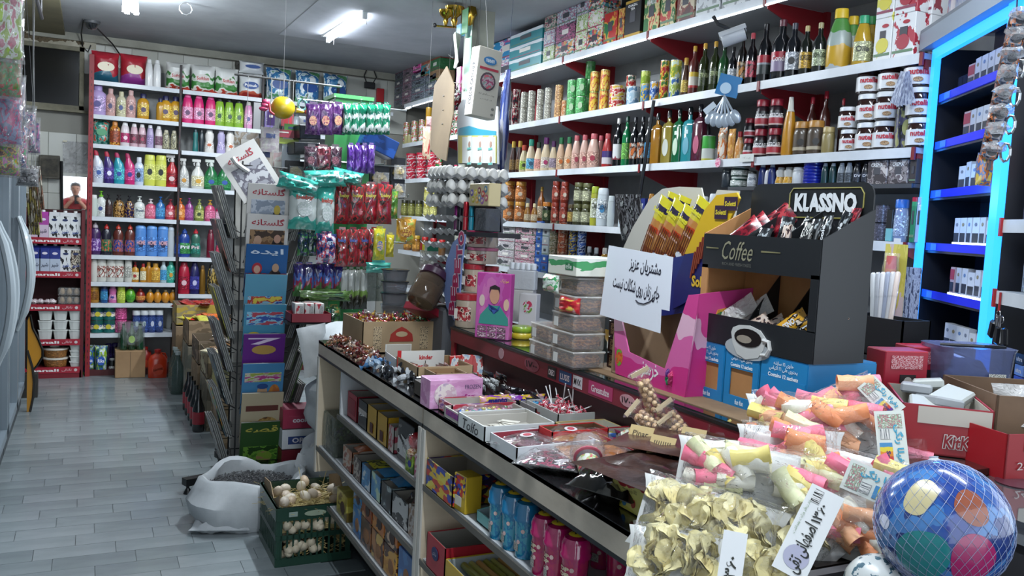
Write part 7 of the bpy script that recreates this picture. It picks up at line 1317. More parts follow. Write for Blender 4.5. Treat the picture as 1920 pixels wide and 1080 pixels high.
def header(u,v,z,wpx,hpx,roll,label):
 p=P(u,v,z=z);s=spx(p);w,h=wpx/s,hpx/s;r=thing('header_card',label,'card',p,0,'rainbow header cards of the puff bags');r.matrix_world=facing(p,.8,math.radians(roll))
 ob('card_sheet',box(w,.0015,h,0,0,-h/2),mat('#bfc4be',.35,coat=.4),r)
 b=ob('fruit_picture',box(w*.8,.001,h*.22,0,-.0014,h*.22),prt(['#b8c0b4','#5c8c6c','#b04c6c','#8cb090'],7,.4),r)
 ob('barcode',box(w*.34,.001,h*.16,-w*.2,-.0014,h*.04),prt(['#c8c8c4','#5c6064'],20,.4,sz=.02),r)
 ob('rainbow_stripes',box(w*.42,.001,h*.36,-w*.2,-.0014,-h*.38),band([(0,'#5c2c7c'),(.2,'#b8342c'),(.4,'#c8781c'),(.6,'#c8b42c'),(.8,'#3c7cac')],.35,wob=.15),r)
 txt(r,'پفیلا رنگی',h*.66,w*.34,(w*.24,-.0022,-h*.06),'#2c8cac',bold=.03,tilt=-pi/2);txt(r,'Snack',h*.3,w*.14,(-w*.14,-.0028,-h*.3),'#3c2464',bold=.03,tilt=-pi/2)
 return r
header(1672,828,1.085,52,118,4,'tall rainbow header card of the topmost puff bag');header(1722,815,1.06,52,104,-38,'rainbow header card pointing to the red chocolate boxes');header(1640,910,1.045,60,110,-60,'rainbow header card lying against the printed ball');header(1652,745,1.15,40,80,-35,'narrow header card of the bag leaning on the blue boxes')
p=P(1515,1003,z=.99);r=thing('name_strip','long white strip with handwritten Persian name and price','strip',p,0);r.matrix_world=facing(p,.8,math.radians(-57));s=spx(p)
ob('strip_paper',box(175/s,.0015,62/s,0,-.02,-31/s),mat('#c9cbcc',.35,coat=.3),r);txt(r,'۱۳۶۰',38/s,20/s,(40/s,-.022,-.002),'#0f140f',bold=.02);txt(r,'اصفهانی تقی',96/s,32/s,(-32/s,-.022,-.003),'#0f140f',bold=.02,shear=.15);ob('barcode',box(26/s,.001,16/s,68/s,-.0214,.004),prt(['#c8c8c8','#1c1c1c'],18,.4,sx=1,sz=.02),r);ob('round_mark',prism(ell(46/s,46/s,20),.0006),mat('#9a9ab0',.4),r,loc=(-52/s,-.0212,0));txt(r,'زیر نظر وزارت بهداشت',70/s,7/s,(20/s,-.022,22/s),'#5c7c4c')
p=P(1372,1062,z=.95);r=thing('name_strip','short white card with handwritten number below the petal bags','card',p,0);r.matrix_world=facing(p,.8,math.radians(-75));ob('strip_paper',box(.09,.0015,.035,0,-.03,-.017),mat('#c4c6c8',.35),r);txt(r,'۱۳۶۰',.04,.018,(-.012,-.0315,.002),'#14180f',bold=.02)
p=P(1347,786,z=.99);r=thing('fruit_card','small white card with strawberry print leaning at the rail','card',p,-pi/2+.35);ob('card_sheet',box(.045,.0015,.038,b=0),mat('#bcbcb8'),r);plate('berry_print',r,.036,.024,(0,-.0012,.018),prt(['#bcbcb8','#a83c5c','#5c8c6c'],4,.4))
bc=C0+ray(1767,985).normalized()*1.46;BR=.094
crate=thing('ball_crate','dark crate below the frame that holds the netted balls','crate',(1.12,.80,0),0);ob('crate_body',box(.30,.36,.90,0,0,0,b=.01),mat('#2c2c30',.6),crate);[ob('crate_rim',box(.30,.02,.02,0,s*.17,.9),mat('#3c3c40'),crate) for s in(-1,1)]
r=thing('toy_ball','big netted play ball with blue, teal and magenta paint','ball',bc,0)
r.matrix_world=facing(bc,1.0,0)
def sphere_patch(pts,rr_,n=7):
 """outline (x,z on the front disc, in radii) laid on the sphere"""
 for _ in range(3): pts=[(a[0]*t+b[0]*(1-t),a[1]*t+b[1]*(1-t)) for a,b in zip(pts,pts[1:]+pts[:1]) for t in(.75,.25)]
 L=len(pts);cx=sum(p[0] for p in pts)/L;cz=sum(p[1] for p in pts)/L;v=[];f=[]
 for j in range(n+1):
  for p in pts:
   x,z=cx+(p[0]-cx)*(.02+.98*j/n),cz+(p[1]-cz)*(.02+.98*j/n);q=x*x+z*z
   if q>.98: k=math.sqrt(.98/q);x*=k;z*=k;q=.98
   v.append((x*rr_,-math.sqrt(1-q)*rr_,z*rr_))
 for j in range(n):
  for i in range(L): f.append((j*L+i,(j+1)*L+i,(j+1)*L+(i+1)%L,j*L+(i+1)%L))
 return G(v,f)
ob('ball_shell',blob(BR,BR,BR,1,0,48),prt(['#1c3c8c','#24509c','#3c74b4','#1c3478'],2.2,.18,coat=.8),r,smooth=True)
SP=[('#167c80',[(-.72,-.28),(-.45,-.05),(-.05,-.12),(.08,-.3),(.02,-.62),(-.3,-.82),(-.62,-.62)],1.003),('#a01c5c',[(.02,-.62),(.1,-.28),(.35,-.08),(.62,-.2),(.68,-.5),(.4,-.8),(.1,-.85)],1.004),
 ('#b8ac80',[(-.55,.25),(-.35,.62),(-.1,.7),(.05,.5),(-.1,.3),(-.3,.1)],1.005),('#8c4830',[(.15,.25),(.3,.55),(.55,.45),(.66,.1),(.5,-.05),(.3,.05)],1.005),('#b8bcd0',[(-.9,.1),(-.8,.2),(-.7,.05),(-.8,-.1)],1.004)]
for c,pts,k in SP: ob('painted_patch',sphere_patch(pts,BR*k),mat(c,.25,coat=.6),r,smooth=True)
net=[]
for s in(-1,1):
 for i in range(34):
  a0=i/34*2*pi;pts=[]
  for j in range(15):
   th=.10+j/14*2.75;a=a0+s*j*.16;R_=BR*1.012;pts.append((R_*math.sin(th)*math.cos(a),R_*math.sin(th)*math.sin(a),R_*math.cos(th)))
  net.append(tube(pts,.00032,3,cap=False))
o=ob('net_mesh',gsum(net),mat('#8c98b8',.4),r);o['kind']='stuff';ob('net_knot',lathe([(.012,BR*.985),(.006,BR*1.03),(.007,BR*1.06),(0,BR*1.07)],10),mat('#c0c4cc',.4),r,smooth=True)
tag(ob('white_ball',blob(.05,.05,.05,3,0,24),prt(['#b8bcbc','#b8bcbc','#3c5c6c'],6,.3),smooth=True,loc=tuple(P(1645,1102,z=.93))),'white ball with faint grey print just below the printed ball','ball')
def kk(p,rz,w,d,h,label,word,num=None):
 r=tray('wafer_box',w,d,h,mat('#98121c',.4),p,rz,label,'box',inner='#a8a498');
 plate('white_cutout',r,w*.8,h*.34,(w*.08,-d/2-.001,h*.80),mat('#b8b0a4',.5));txt(r,word,w*.42,h*.30,(w*.18,-d/2-.0026,h*.30),'#c8c0bc',bold=.08,shear=.1);txt(r,word,w*.40,h*.27,(w*.18,-d/2-.0034,h*.30),'#8c0c18',bold=.02,shear=.1)
 if num: txt(r,num,w*.13,h*.16,(-w*.32,-d/2-.0026,h*.34),'#c8b8b4')
 return r
a=P(1848,905,z=1.0275)
k1=kk((1.66,.80,1.0285),-.20,.21,.16,.088,'red wafer box marked 24, behind the ball','KitKat','24')
k1.location=(a.x+.15,a.y+.045,1.0285)
b=P(1790,872,z=ZG);k2=kk((b.x+.12,b.y+.14,ZG),-.75,.16,.24,.095,'open red wafer box filled with white packets by the black frame','KitKat')
for k in range(5): q_=random.Random(k);ob('white_packet',box(.06,.09,.02,b=.004),mat(('#a8aca8','#8c9094')[k%2],.4),k2,loc=(-.03+.03*(k%3),-.06+.04*k,.07+.006*k),rot=(.2*q_.uniform(-1,1),.2*q_.uniform(-1,1),q_.uniform(-.6,.6)))
r=thing('open_carton','torn open brown carton with crumpled film behind the red boxes','box',(b.x+.36,b.y+.10,ZG),-.5);ob('carton_shell',shell_tray(.26,.24,.11,.004),grain('#5c4634','#7c6048',3,.75),r);ob('crumpled_film',pouch(.22,.10,.05,5,12,10,.4),film('#d8d8d4',.3,.2,1,20),r,smooth=True,loc=(-.02,-.09,.03))
tag(ob('round_tin',lathe([(0,0),(.035,0),(.037,.006),(.0,.008)],18),mat('#4c2430',.3),smooth=True,loc=tuple(P(1908,912,z=1.0275)+Vector((0,0,.001)))),'small dark red round lid on the glass by the 24 box','lid')
# ---------------- blue-lit cigarette cabinet ----------------
ang=-2.1601;ux=Vector((math.cos(ang),math.sin(ang),0));uy=Vector((-math.sin(ang),math.cos(ang),0))
A=Vector((2.64,2.11,0));zb,zt=P(1706,670,x=2.64).z,P(1758,94,x=2.64).z
r=thing('cigarette_cabinet','dark cigarette cabinet framed with glowing blue light','cabinet',(A.x,A.y,0),ang)
dkm=mat('#14161f',.45);glow=mat('#1a86ff',.4,emit=2.2);WB=.66;fw=.035
ob('back_panel',box(WB,.01,1.35,WB/2,.19,zb-.1),mat('#3c4454',.3,.2),r);ob('side_panel',box(.012,.2,zt-zb,.006,.1,zb),dkm,r);ob('side_panel',box(.012,.2,zt-zb,WB-.006,.1,zb),dkm,r)
ob('glowing_stile',box(fw,.02,zt-zb,fw/2,-.005,zb),glow,r);ob('glowing_stile',box(fw*1.5,.02,zt-zb+.2,WB-fw*.7,-.005,zb),glow,r);ob('glowing_rail',box(WB-2*fw,.02,fw,WB/2,-.005,zt-fw),glow,r);ob('bottom_rail',box(WB-2*fw,.06,fw,WB/2,.01,zb),mat('#2484c8',.35,emit=.8),r)
ob('grey_cornice',box(WB+.1,.05,.07,WB/2,-.02,zt+.005),mat('#8c98a8',.4),r)
zz=[P(u,v,x=2.64).z for u,v in((1752,192),(1745,280),(1735,370),(1726,466),(1722,552),(1714,650))]
for i,z in enumerate(zz):
 s=ob('shelf_board',box(WB-.03,.17,.008,WB/2,.10,z-.012),mat('#3c4048',.2,.4),r);rl=ob('blue_rail',box(WB-2*fw,.005,.026,WB/2,.012,z-.004),mat('#0a1cc8',.3,emit=.5),s);plate('price_tag',rl,.05,.022,(fw+.08,.008,z+.009),mat('#2c6cd8',.3,emit=.4))
 if i>=3: ob('light_strip',box(WB*.5,.004,.006,WB*.66,.014,z+.022),mat('#cfe8ff',.3,emit=4),s)
 n=8 if i<5 else 7;q_=random.Random(i)
 for k in range(n):
  x=.20+k*.052;
  if x>WB-.06: continue
  h=.085 if q_.random()<.8 else .075;lp=A+ux*x+uy*.06;
  c='#c4c8d0' if not(k==0 and i in(0,1,4)) else '#b8a0a4'
  b=thing('cigarette_pack',f"{('pale','red-topped pale')[k==0 and i in(0,1,4)]} cigarette pack, {ORD[k]} from the price tag, {ORD[i]} blue-lit shelf from the top",'cigarette pack',(lp.x,lp.y,z+.023 if i>=3 else z+.023),ang+q_.uniform(-.1,.1),'cigarette packs in the blue-lit cabinet')
  ob('pack_body',box(.046,.024,h,b=.001),mat(c,.4),b,key=('cg',round(h,3),c));plate('warning_label',b,.038,h*.36,(0,-.0125,h*.24),mat('#24262c'));
  if c!='#c4c8d0': plate('red_top',b,.044,h*.4,(0,-.0125,h*.72),mat('#a82430'))
  else: plate('logo_print',b,.016,h*.14,(0,-.0125,h*.74),mat(('#6c7484','#8c7c54','#5c7cac')[k%3]),oval=True)
for k in range(3): b=thing('clear_case',f'{ORD[k]} clear lighter case beside the price tags, top blue-lit shelf','case',A+ux*(.07+.045*k)+uy*.07+Vector((0,0,zz[0]+.0)),ang,'clear cases on the top blue-lit shelf');ob('case_body',box(.035,.02,.08,b=.002),film('#a8b8d8',.3,.1,.1,10,'#4c5878'),b)
light('cabinet_blue_light','POINT',tuple(A+ux*.33-uy*.14+Vector((0,0,1.6))),2.0,(.05,),col=(.1,.4,1))
rb=thing('low_shelf','dark shelf under the blue-lit cabinet with grey tins','shelf',(A.x,A.y,0),ang);ob('shelf_board',box(WB+.1,.3,.02,WB/2,.12,.80),mat('#3c4044',.4),rb);ob('back_panel',box(WB+.1,.01,1.02,WB/2,.27,0),mat('#1c1e22'),rb);ob('shelf_leg',box(.03,.25,.8,.02,.12,0),mat('#1c1e22'),rb);ob('shelf_leg',box(.03,.25,.8,WB,.12,0),mat('#1c1e22'),rb)
for k in range(7): lp=A+ux*(.08+.075*k)+uy*.09;o=bottle('can' if k<3 else 'box',.055,.12-.008*k,prt(['#7c8084','#a0a4a8','#4c5054'],3,.4,seed=k),'#8c9094' if k<3 else None,None,(lp.x,lp.y,.8215),ang);tag(o,f'{ORD[k]} grey tin or box from the cabinet corner on the dark low shelf','box','grey goods under the blue-lit cabinet')
RW(2,[('blue liquid bottle with blue lid','jar',26,80,mat('#7c8cb4',.15,coat=1),'#2c6cc8','#98a8cc',{'noun':'bottle'},[1686]),('dark round shoe polish tin','can',24,34,'#1c1e28','#3c3c44','#4c4c5c',{'tiers':2},[1650]),('slim teal and black pack','box',14,60,band([(0,'#6cb0b8'),(.4,'#16181c')]),None,None,{},[1668])])
rboxes(2,[('green toothpaste box',1703,1712,.16,[band([(0,'#1c7c54'),(.8,'#2c9464'),(.9,'#b01c3c')])],.05),('white and blue box with red letters',1713,1724,.16,[mat('#8ca8cc')],.05,0,'Tat')])
def blister(u,v,X,w,h,label,cols,cat='packet'):
 p=P(u,v,x=X);r=thing('blister_pack',label,cat,p,-pi/2);ob('backing_card',box(w,.002,h,0,0,-h),prt(cols,2,.4),r);ob('clear_bubble',pouch(w*.7,h*.8,.04,2).T((0,-.02,-h*.9)),film('#fff',.08,.06,.5,20),r,smooth=True);ob('hang_tab',box(w*.3,.002,.02),mat('#c8c4bc'),r);return r
b_=blister(1682,458,2.45,.09,.30,'hanging yellow card with a pink and orange toy torch',['#b8a83c','#c8b44c','#c0a8a0']);ob('torch_body',lathe([(0,-.26),(.018,-.26),(.014,-.16),(.02,-.13),(.016,-.04),(0,-.04)],12).T((0,-.02,0)),band([(0,'#8c1c84'),(.45,'#b0241c'),(.5,'#c87444'),(.8,'#c85c54')]),b_,smooth=True)
tag(ob('instruction_card',box(.002,.075,.22),prt(['#8c94b0','#a0a8c0','#3c4464'],9,.5),loc=tuple(P(1700,622,x=2.50))),'blue-grey instruction card behind the toy torch','card')
for k in range(6): p=P(1636+k*6,625,x=1.9);o=ob('marker_pen',tube([(0,0,0),(0,0,.15)],.007,8)+lathe([(.0075,.10),(.0075,.16),(.004,.165),(0,.165)],8),mat(('#b8bcc0','#a0a4ac','#c8c8cc','#8c94a8','#b4b4b8','#c8b8b0')[k],.25,coat=.6),smooth=True,loc=p,rot=(0,.04*k-.1,0));tag(o,f'{ORD[k]} pen from the coffee display in the black box','pen','pens in the black box beside the coffee display')
r=thing('black_pen_box','black cardboard box of pens beside the coffee display','box',P(1655,665,x=1.86),-pi/2);ob('carton_shell',shell_tray(.19,.10,.10,.004),mat('#121318',.5),r);
for k in range(8): p=P(1676+k*4.5,696,x=2.42);o=ob('pink_pen',tube([(0,0,0),(0,0,.13)],.006,6),mat(('#a04c74','#8c3c5c','#b87c8c','#5c3c6c')[k%4],.3),loc=p,rot=(0,.03*k-.1,0));tag(o,f'{ORD[k]} pinkish wrapped stick from the pen box towards the cabinet','stick','pinkish sticks below the toy torch')
tag(ob('stick_tray',box(.12,.22,.02),mat('#2c2c34'),loc=tuple(P(1692,700,x=2.42)+Vector((0,0,-.021)))),'dark tray holding the pinkish sticks','tray')
for k,(x,w_,h,c,wd,l) in enumerate(((.03,.05,.28,['#a8242c','#7c94b8','#b8b0b4'],None,'red and pale box on the cabinet top beside the juice boxes'),(.10,.16,.30,['#5c84b0','#8ca4bc','#a8b4c0'],'Calm','blue baby diaper pack lettered on the cabinet top'),(.30,.16,.28,['#3c2c6c','#5c4c8c','#8c7ca8'],None,'violet pack on the cabinet top beside the diaper pack'))):
 lp=A+ux*(x+w_/2)+uy*.08;b=thing('cabinet_top_pack',l,'pack',(lp.x,lp.y,zt+.076),ang);ob('wrapper',box(w_,.14,h,b=.01),prt(c,2,.3,seed=k,coat=.5),b);
 if wd: txt(b,wd,w_*.8,.06,(0,-.0715,h*.5),'#b8cce0',bold=.03,tilt=pi/2)
tag(ob('cabinet_roof',box(WB+.1,.25,.012,0,0,0),mat('#6c7480',.4),loc=tuple(A+ux*(WB/2)+uy*.08+Vector((0,0,zt+.0635)))),'grey board lying on top of the blue-lit cabinet','board');D.objects['cabinet_roof'].rotation_euler=(0,0,ang)
RA=A+ux*.72+uy*(-.02)
r=thing('accessory_shelves','white-edged shelves with red clips beside the blue-lit cabinet','shelving',(RA.x,RA.y,0),ang)
zs=[P(1880,412,x=RA.x).z,P(1873,545,x=RA.x).z,P(1858,740,x=RA.x).z]
ob('back_panel',box(.6,.012,1.5,.3,.22,1.05),mat('#16171c',.5),r);ob('post',box(.03,.03,1.5,.0,.2,1.05),mat('#101114'),r)
for z in zs: s=ob('shelf_board',box(.6,.2,.02,.3,.11,z-.02),mat('#9aa0a6',.4),r);ob('shelf_lip',box(.6,.006,.035,.3,.0,z-.035),LIP,s);ob('red_clip',box(.012,.008,.05,.004,-.005,z-.045),mat('#a0141c'),s)
def onR(x,z): q=RA+ux*x+uy*.08;return (q.x,q.y,z+.001)
q=thing('picture_pack','white pack with a red picture standing on the top accessory shelf','pack',onR(.05,zs[0]),ang);ob('carton_body',box(.13,.05,.24,b=.002),band([(0,'#3c3438'),(.35,'#a8a4ac'),(.45,'#a82c28'),(.9,'#9ca0b0')],wob=.4),q)
q=thing('gold_card_pack','gold and black blister card hanging over the top accessory shelf','packet',onR(.06,zs[0]+.26),ang);ob('backing_card',box(.12,.02,.13),prt(['#3c3430','#8c7c54','#a8a084','#5c1c1c'],3,.3),q)
q=thing('striped_pack','pale green and white pack on the middle accessory shelf','pack',onR(.08,zs[1]),ang);ob('carton_body',box(.10,.05,.18,b=.002),prt(['#98a87c','#a8b4c4','#6c7c94'],2,.3),q);q=thing('clear_rack','clear ribbed rack on the middle accessory shelf','rack',onR(.015,zs[1]),ang);
for k in range(5): ob('rack_rib',box(.03,.03,.004,0,0,.012+.026*k),mat('#8c98a8',.2),q)
ob('rack_side',box(.004,.03,.13,-.016,0,0),mat('#8c98a8',.2),q)
for k,c in enumerate(('#b8b01c','#2c3c9c','#5c7cc0','#14141a')):
 q=thing('ink_box',('lowest','second','third','topmost')[k]+' small ultra ink box on the bottom accessory shelf','box',(onR(.05,zs[2])[0],onR(.05,zs[2])[1],zs[2]+.001+.031*k),ang);ob('carton_body',box(.05,.05,.029,b=.001),mat(c,.4),q);txt(q,'ultra',.035,.012,(0,-.0258,.014),'#b8bcc8' if k!=0 else '#1c1c1c',bold=.03)
for k in range(4): q=thing('lip_balm',f'{ORD[k]} pale lip balm tube beside the ultra boxes','tube',onR(.11+.022*k,zs[2]),ang,'lip balms on the bottom accessory shelf');ob('tube_body',lathe([(0,0),(.009,0),(.009,.075)],10),mat('#b0a4a8',.3),q,smooth=True);ob('cap',lathe([(.0095,.076),(.0095,.11),(.007,.113),(0,.113)],10),mat('#b8bcc4',.3),q,smooth=True)
q=thing('key_bunch','bunch of black car keys on a red clip beside the cabinet','keys',P(1872,590,x=RA.x-.03),ang)
ob('key_ring',tube([(.012*math.cos(a/10*2*pi),0,.012*math.sin(a/10*2*pi)) for a in range(10)],.0015,5,True),mat('#a8a8ac',.25,1),q,smooth=True);ob('key_ring',tube([(.02+.01*math.cos(a/10*2*pi),.002,-.012+.01*math.sin(a/10*2*pi)) for a in range(10)],.0014,5,True),mat('#a8a8ac',.25,1),q,smooth=True);ob('red_loop',box(.006,.004,.05,0,0,.01),mat('#a0181c'),q)
for k in range(3): ob('key_fob',box(.026,.012,.05,-.018+.018*k,.004*k,-.075-.006*k,b=.005),mat('#14151a',.3,coat=.4),q,rot=(0,.3-.25*k,0));ob('key_blade',box(.007,.002,.03,-.01+.012*k,.0,-.032),mat('#8c8c90',.3,1),q)
a0=P(1905,40,x=1.75);a1=P(1845,318,x=1.75);d=a1-a0;r=thing('watch_strip','hanging strip of toy watches in clear film before the cabinet','toy',a0,0)
L=d.length;n_=8;ob('strip_card',tube([(0,0,0),tuple(d)],.018,4),prt(['#3c4450','#8c3c24','#1c2434','#a8683c'],6,.35),r)
for k in range(n_):
 q=d*((k+.5)/n_)+Vector((-.012,-.012,0));w_=ob('toy_watch',box(.034,.024,.036,b=.006),prt(['#24304c','#5c6c7c','#b05c2c','#14181c'],2.5,.25,coat=1,seed=k),r,loc=q,rot=(0,.2,-.6));plate('watch_face',w_,.02,.02,(0,-.0125,.018),mat('#1c1e24',.2),oval=True);ob('film_fold',blob(.03,.02,.012,k,.4),film('#e8ecf4',.25,.1,.8,50),r,smooth=True,loc=q+Vector((-.012,-.02,.026)))
ob('strip_tip',pouch(.05,.07,.02,4).T((0,0,-.035)),prt(['#b0642c','#3c5c9c','#b8a03c'],3,.2,coat=1),r,smooth=True,loc=d*1.0)
ob('hanging_cord',tube([(0,0,0),tuple((Vector((a0.x+.02,a0.y+.05,ZC))-a0))],.002,4),mat('#1c1c1c'),r)
for k in range(4): p=P(1912-k*9,130+k*52,x=1.80);tag(ob('silver_hook_ring',tube([(.0,.012*math.cos(a/9*2*pi),.02*math.sin(a/9*2*pi)) for a in range(9)],.003,5,True),mat('#a0a4a8',.25,.9),loc=p),f'{ORD[k]} pale plastic ring from the top beside the toy watches','ring','plastic rings beside the toy watches')
# ---------------- glass-door coolers on the aisle side ----------------
XC=-.392
def cooler(y0,y1,label,doors):
 r=thing('drinks_cooler',label,'cooler',(XC,y0,0),0,'grey drinks coolers in a row');L=y1-y0;gm=mat('#7e8b95',.35,.2)
 ob('cabinet_body',box(.60,L,2.0,-.36,L/2,0),mat('#8c979f',.45),r);ob('kick_plate',box(.02,L,.12,-.03,L/2,0),mat('#3c4248',.5),r);ob('header_panel',box(.03,L,.24,-.03,L/2,1.78),mat('#98a2aa',.4),r)
 w=L/doors
 for k in range(doors):
  d=ob('cooler_door',box(.012,w-.02,1.62,-.03,w*(k+.5),.13),mat('#1c2830',.06,coat=1),r)
  for y in(w*k+.03,w*(k+1)-.03): ob('door_frame',box(.035,.045,1.64,-.015,y,.12),gm,d)
  for z in(.12,1.72): ob('door_frame',box(.035,w-.02,.045,-.015,w*(k+.5),z),gm,d)
  yh=w*(k+1)-.06 if k%2==0 else w*k+.06;s=-1 if k%2==0 else 1
  pts=[(0,yh,.62),(.015,yh+s*.01,.66)]+[(.02+.05*math.sin(pi*t),yh+s*(.01+.05*math.sin(pi*t)),.66+.62*t) for t in [i/10 for i in range(1,10)]]+[(.015,yh+s*.01,1.28),(0,yh,1.32)]
  ob('door_handle',tube(pts,[.012]*2+[.02]*9+[.012]*2,8),mat('#a9b4bb',.3,coat=.3),d,smooth=True)
  for j in range(4): ob('stock_row',box(.01,w*.7,.16,-.10,w*(k+.5),.25+.38*j),prt(['#5c7078','#8c3c3c','#3c5c6c','#a8b0b4'],5,.3,seed=j+k),d)
 return r
cooler(5.45,6.80,'grey glass-door cooler beside the dairy rack',2);cooler(4.05,5.42,'grey glass-door cooler under the hanging toy bags',2);cooler(2.6,4.02,'grey glass-door cooler at the frame edge',2)
pts=[P(a,b,y=7.05) for a,b in ((57,590),(62,615),(72,635),(80,655),(80,668),(70,685),(58,697),(50,690),(50,600))]
o=thing('swim_board','yellow teardrop board with black rim leaning beside the dairy rack','board',(-.36,7.05,0.05),0)
q=lambda p,s=1:(p.x+.36,p.z-.05)
ob('board_panel',prism([q(p) for p in pts],.02),mat('#b87c10',.4,coat=.4),o);ob('black_rim',tube([(q(p)[0],-.012,q(p)[1]) for p in pts],.008,5,True),mat('#14120f'),o)
tag(ob('board_foot',box(.12,.1,.17),mat('#2c2a26'),loc=(-.38,7.05,0)),'dark block under the yellow board','block')
pts=[P(a,b,y=6.25) for a,b in ((38,690),(44,705),(50,728),(52,745),(46,768),(38,782))];o=thing('swim_board_lower','second yellow board with black rim low behind the cooler handles','board',(XC+.03,6.55,.0),0)
ob('board_panel',prism([(0,.0),(.02,.0),(.035,.1),(.04,.2),(.03,.3),(.0,.42)],.02),mat('#b87c10',.4,coat=.4),o);ob('black_rim',tube([(.02,-.012,.0),(.037,-.012,.1),(.042,-.012,.2),(.032,-.012,.3),(.0,-.012,.42)],.008,5),mat('#14120f'),o)
tag(ob('hanging_rail',tube([(-.30,2.5,2.62),(-.30,6.6,2.62)],.012,8),mat('#4c4c50',.4,.6)),'thin metal rail over the coolers carrying toy bags','rail')
for i,y in enumerate((2.6,6.5)): tag(ob('rail_hanger',tube([(-.30,y,2.62),(-.30,y,ZC)],.008,6),mat('#4c4c50')),('near','far')[i]+' ceiling hanger of the toy bag rail','hanger')
TB=[((8,40),3.3,70,150,['#8ca83c','#c8ccc0','#b86c7c'],'white bag with lime green leaf shape at the top'),((10,130),3.35,60,110,['#6c5c2c','#3c7c3c','#a83c2c'],'green and brown toy bag under the leafy one'),((14,215),3.5,55,120,['#5c6488','#a8386c','#7c84a8'],'slate and pink toy bag in the middle of the bundle'),
 ((30,185),4.2,34,90,['#3c4c78','#8c7488','#c0a8a8'],'pale blue-grey toy bag behind the pink one'),((12,290),3.6,50,85,['#5c2c2c','#b88c1c','#3c8c3c','#a83c8c'],'bag of coloured felt strips low in the bundle'),((30,270),3.9,44,95,['#3c8c5c','#b83c7c','#c0bcc4','#2c4c8c'],'clear bag of pink and green toys'),((50,240),4.4,34,85,['#1c2c5c','#a8b4b8','#b87c94','#3c5c8c'],'navy and pink toy bag nearest the dark window'.replace('nearest','towards')),
 ((64,255),4.8,22,70,['#7c5c7c','#3c4c7c','#b84c8c'],'mauve toy bag at the end of the bundle'),((52,330),4.6,40,40,['#2c2c30','#8c8c90','#5c5c60'],'grey crumpled film hanging under the toy bags'),((40,175),5.2,16,60,['#2c3c8c','#5c5c7c'],'small blue toy bag behind, beside the dark window'),((33,65),5.0,14,14,['#a82434','#3c1c1c'],'small red tag hanging at the tiles')]
for k,((u,v),y,wp,hp,cs,l) in enumerate(TB):
 p=P(u,v,y=y);s=spx(p);w,h=wp/s,hp/s;r=thing('toy_bag',l,'bag',p,.15,'toy bags hanging over the coolers');r.rotation_euler=(0,0,.15)
 ob('toy_filling',pouch(w*.9,h*.8,.06,k).T((0,0,-h*.45)),prt(cs,5,.4,seed=k),r,smooth=True);ob('bag_film',pouch(w,h,.08,k+2,wr=.3).T((0,0,-h*.5)),film('#f0f0f0',.10,.08,1,30),r,smooth=True);ob('hanger_cord',tube([(0,0,h*.45),(-.30-p.x,0,2.615-p.z)],.001,3),mat('#555'),r)
for k,(u,v,y,c) in enumerate(((62,370,5.6,'#7c6c2c'),(58,395,5.8,'#8c8438'),(66,345,5.6,'#6c3c24'))):
 p=P(u,v,y=y);s=spx(p);r=thing('hanging_tassel',('yellow','olive','brown')[k]+' bundle of sticks in film hanging under the grey film','bundle',p,0);ob('stick_bundle',gsum([tube([(.01*(j-2),0,.1),(.012*(j-2)+.02,-.005*j,-.14)],.006,5) for j in range(5)]),prt([c,'#3c2c1c','#a8a090'],5,.4),r);ob('cord',tube([(0,0,.1),(-.30-p.x,0,2.615-p.z)],.002,4),mat('#777'),r)
# ---------------- magazine rack ----------------
MX,MY=.80,4.62;wire=mat('#0f1012',.4)
r=thing('magazine_rack','black wire revolving rack full of magazines','rack',(MX,MY,0),0)
ob('centre_pole',tube([(0,0,.08),(0,0,1.72)],.014,8),wire,r)
for a in range(4):
 t=a*pi/2+.35;f_=ob('foot_bar',box(.36,.05,.035,.20,0,.045),wire,r,rot=(0,0,t+pi*.0));ob('foot_pad',lathe([(.022,0),(.014,.02),(.008,.03),(.008,.05)],10).T((.36,0,0)),wire,f_)
mr=r
sides=[(0,-1),( -1,0),(1,0),(0,1)]
for sx,sy in sides:
 rz=math.atan2(sx,-sy);g=ob('wire_frame',gsum([tube([(x,-.115,.12),(x,-.115,1.68)],.004,5) for x in(-.115,.115)]+[tube([(-.115,-.115,z),(.115,-.115,z)],.003,4) for z in(.15,.6,1.1,1.66)]),wire,r,rot=(0,0,rz))
 pk_=[]
 for k in range(9):
  z=.10+.15*k
  for hgt,dd in((.06,-.165),): pk_.append(tube([(-.10,-.115,z+.02),(-.10,dd-.02,z+hgt),(.10,dd-.02,z+hgt),(.10,-.115,z+.02)],.0028,4));pk_.append(tube([(-.04,-.118,z),(-.04,dd-.005,z-.0),(-.04,dd-.02,z+hgt)],.0022,4));pk_.append(tube([(.04,-.118,z),(.04,dd-.005,z),(.04,dd-.02,z+hgt)],.0022,4))
 ob('wire_pockets',gsum(pk_),wire,g)
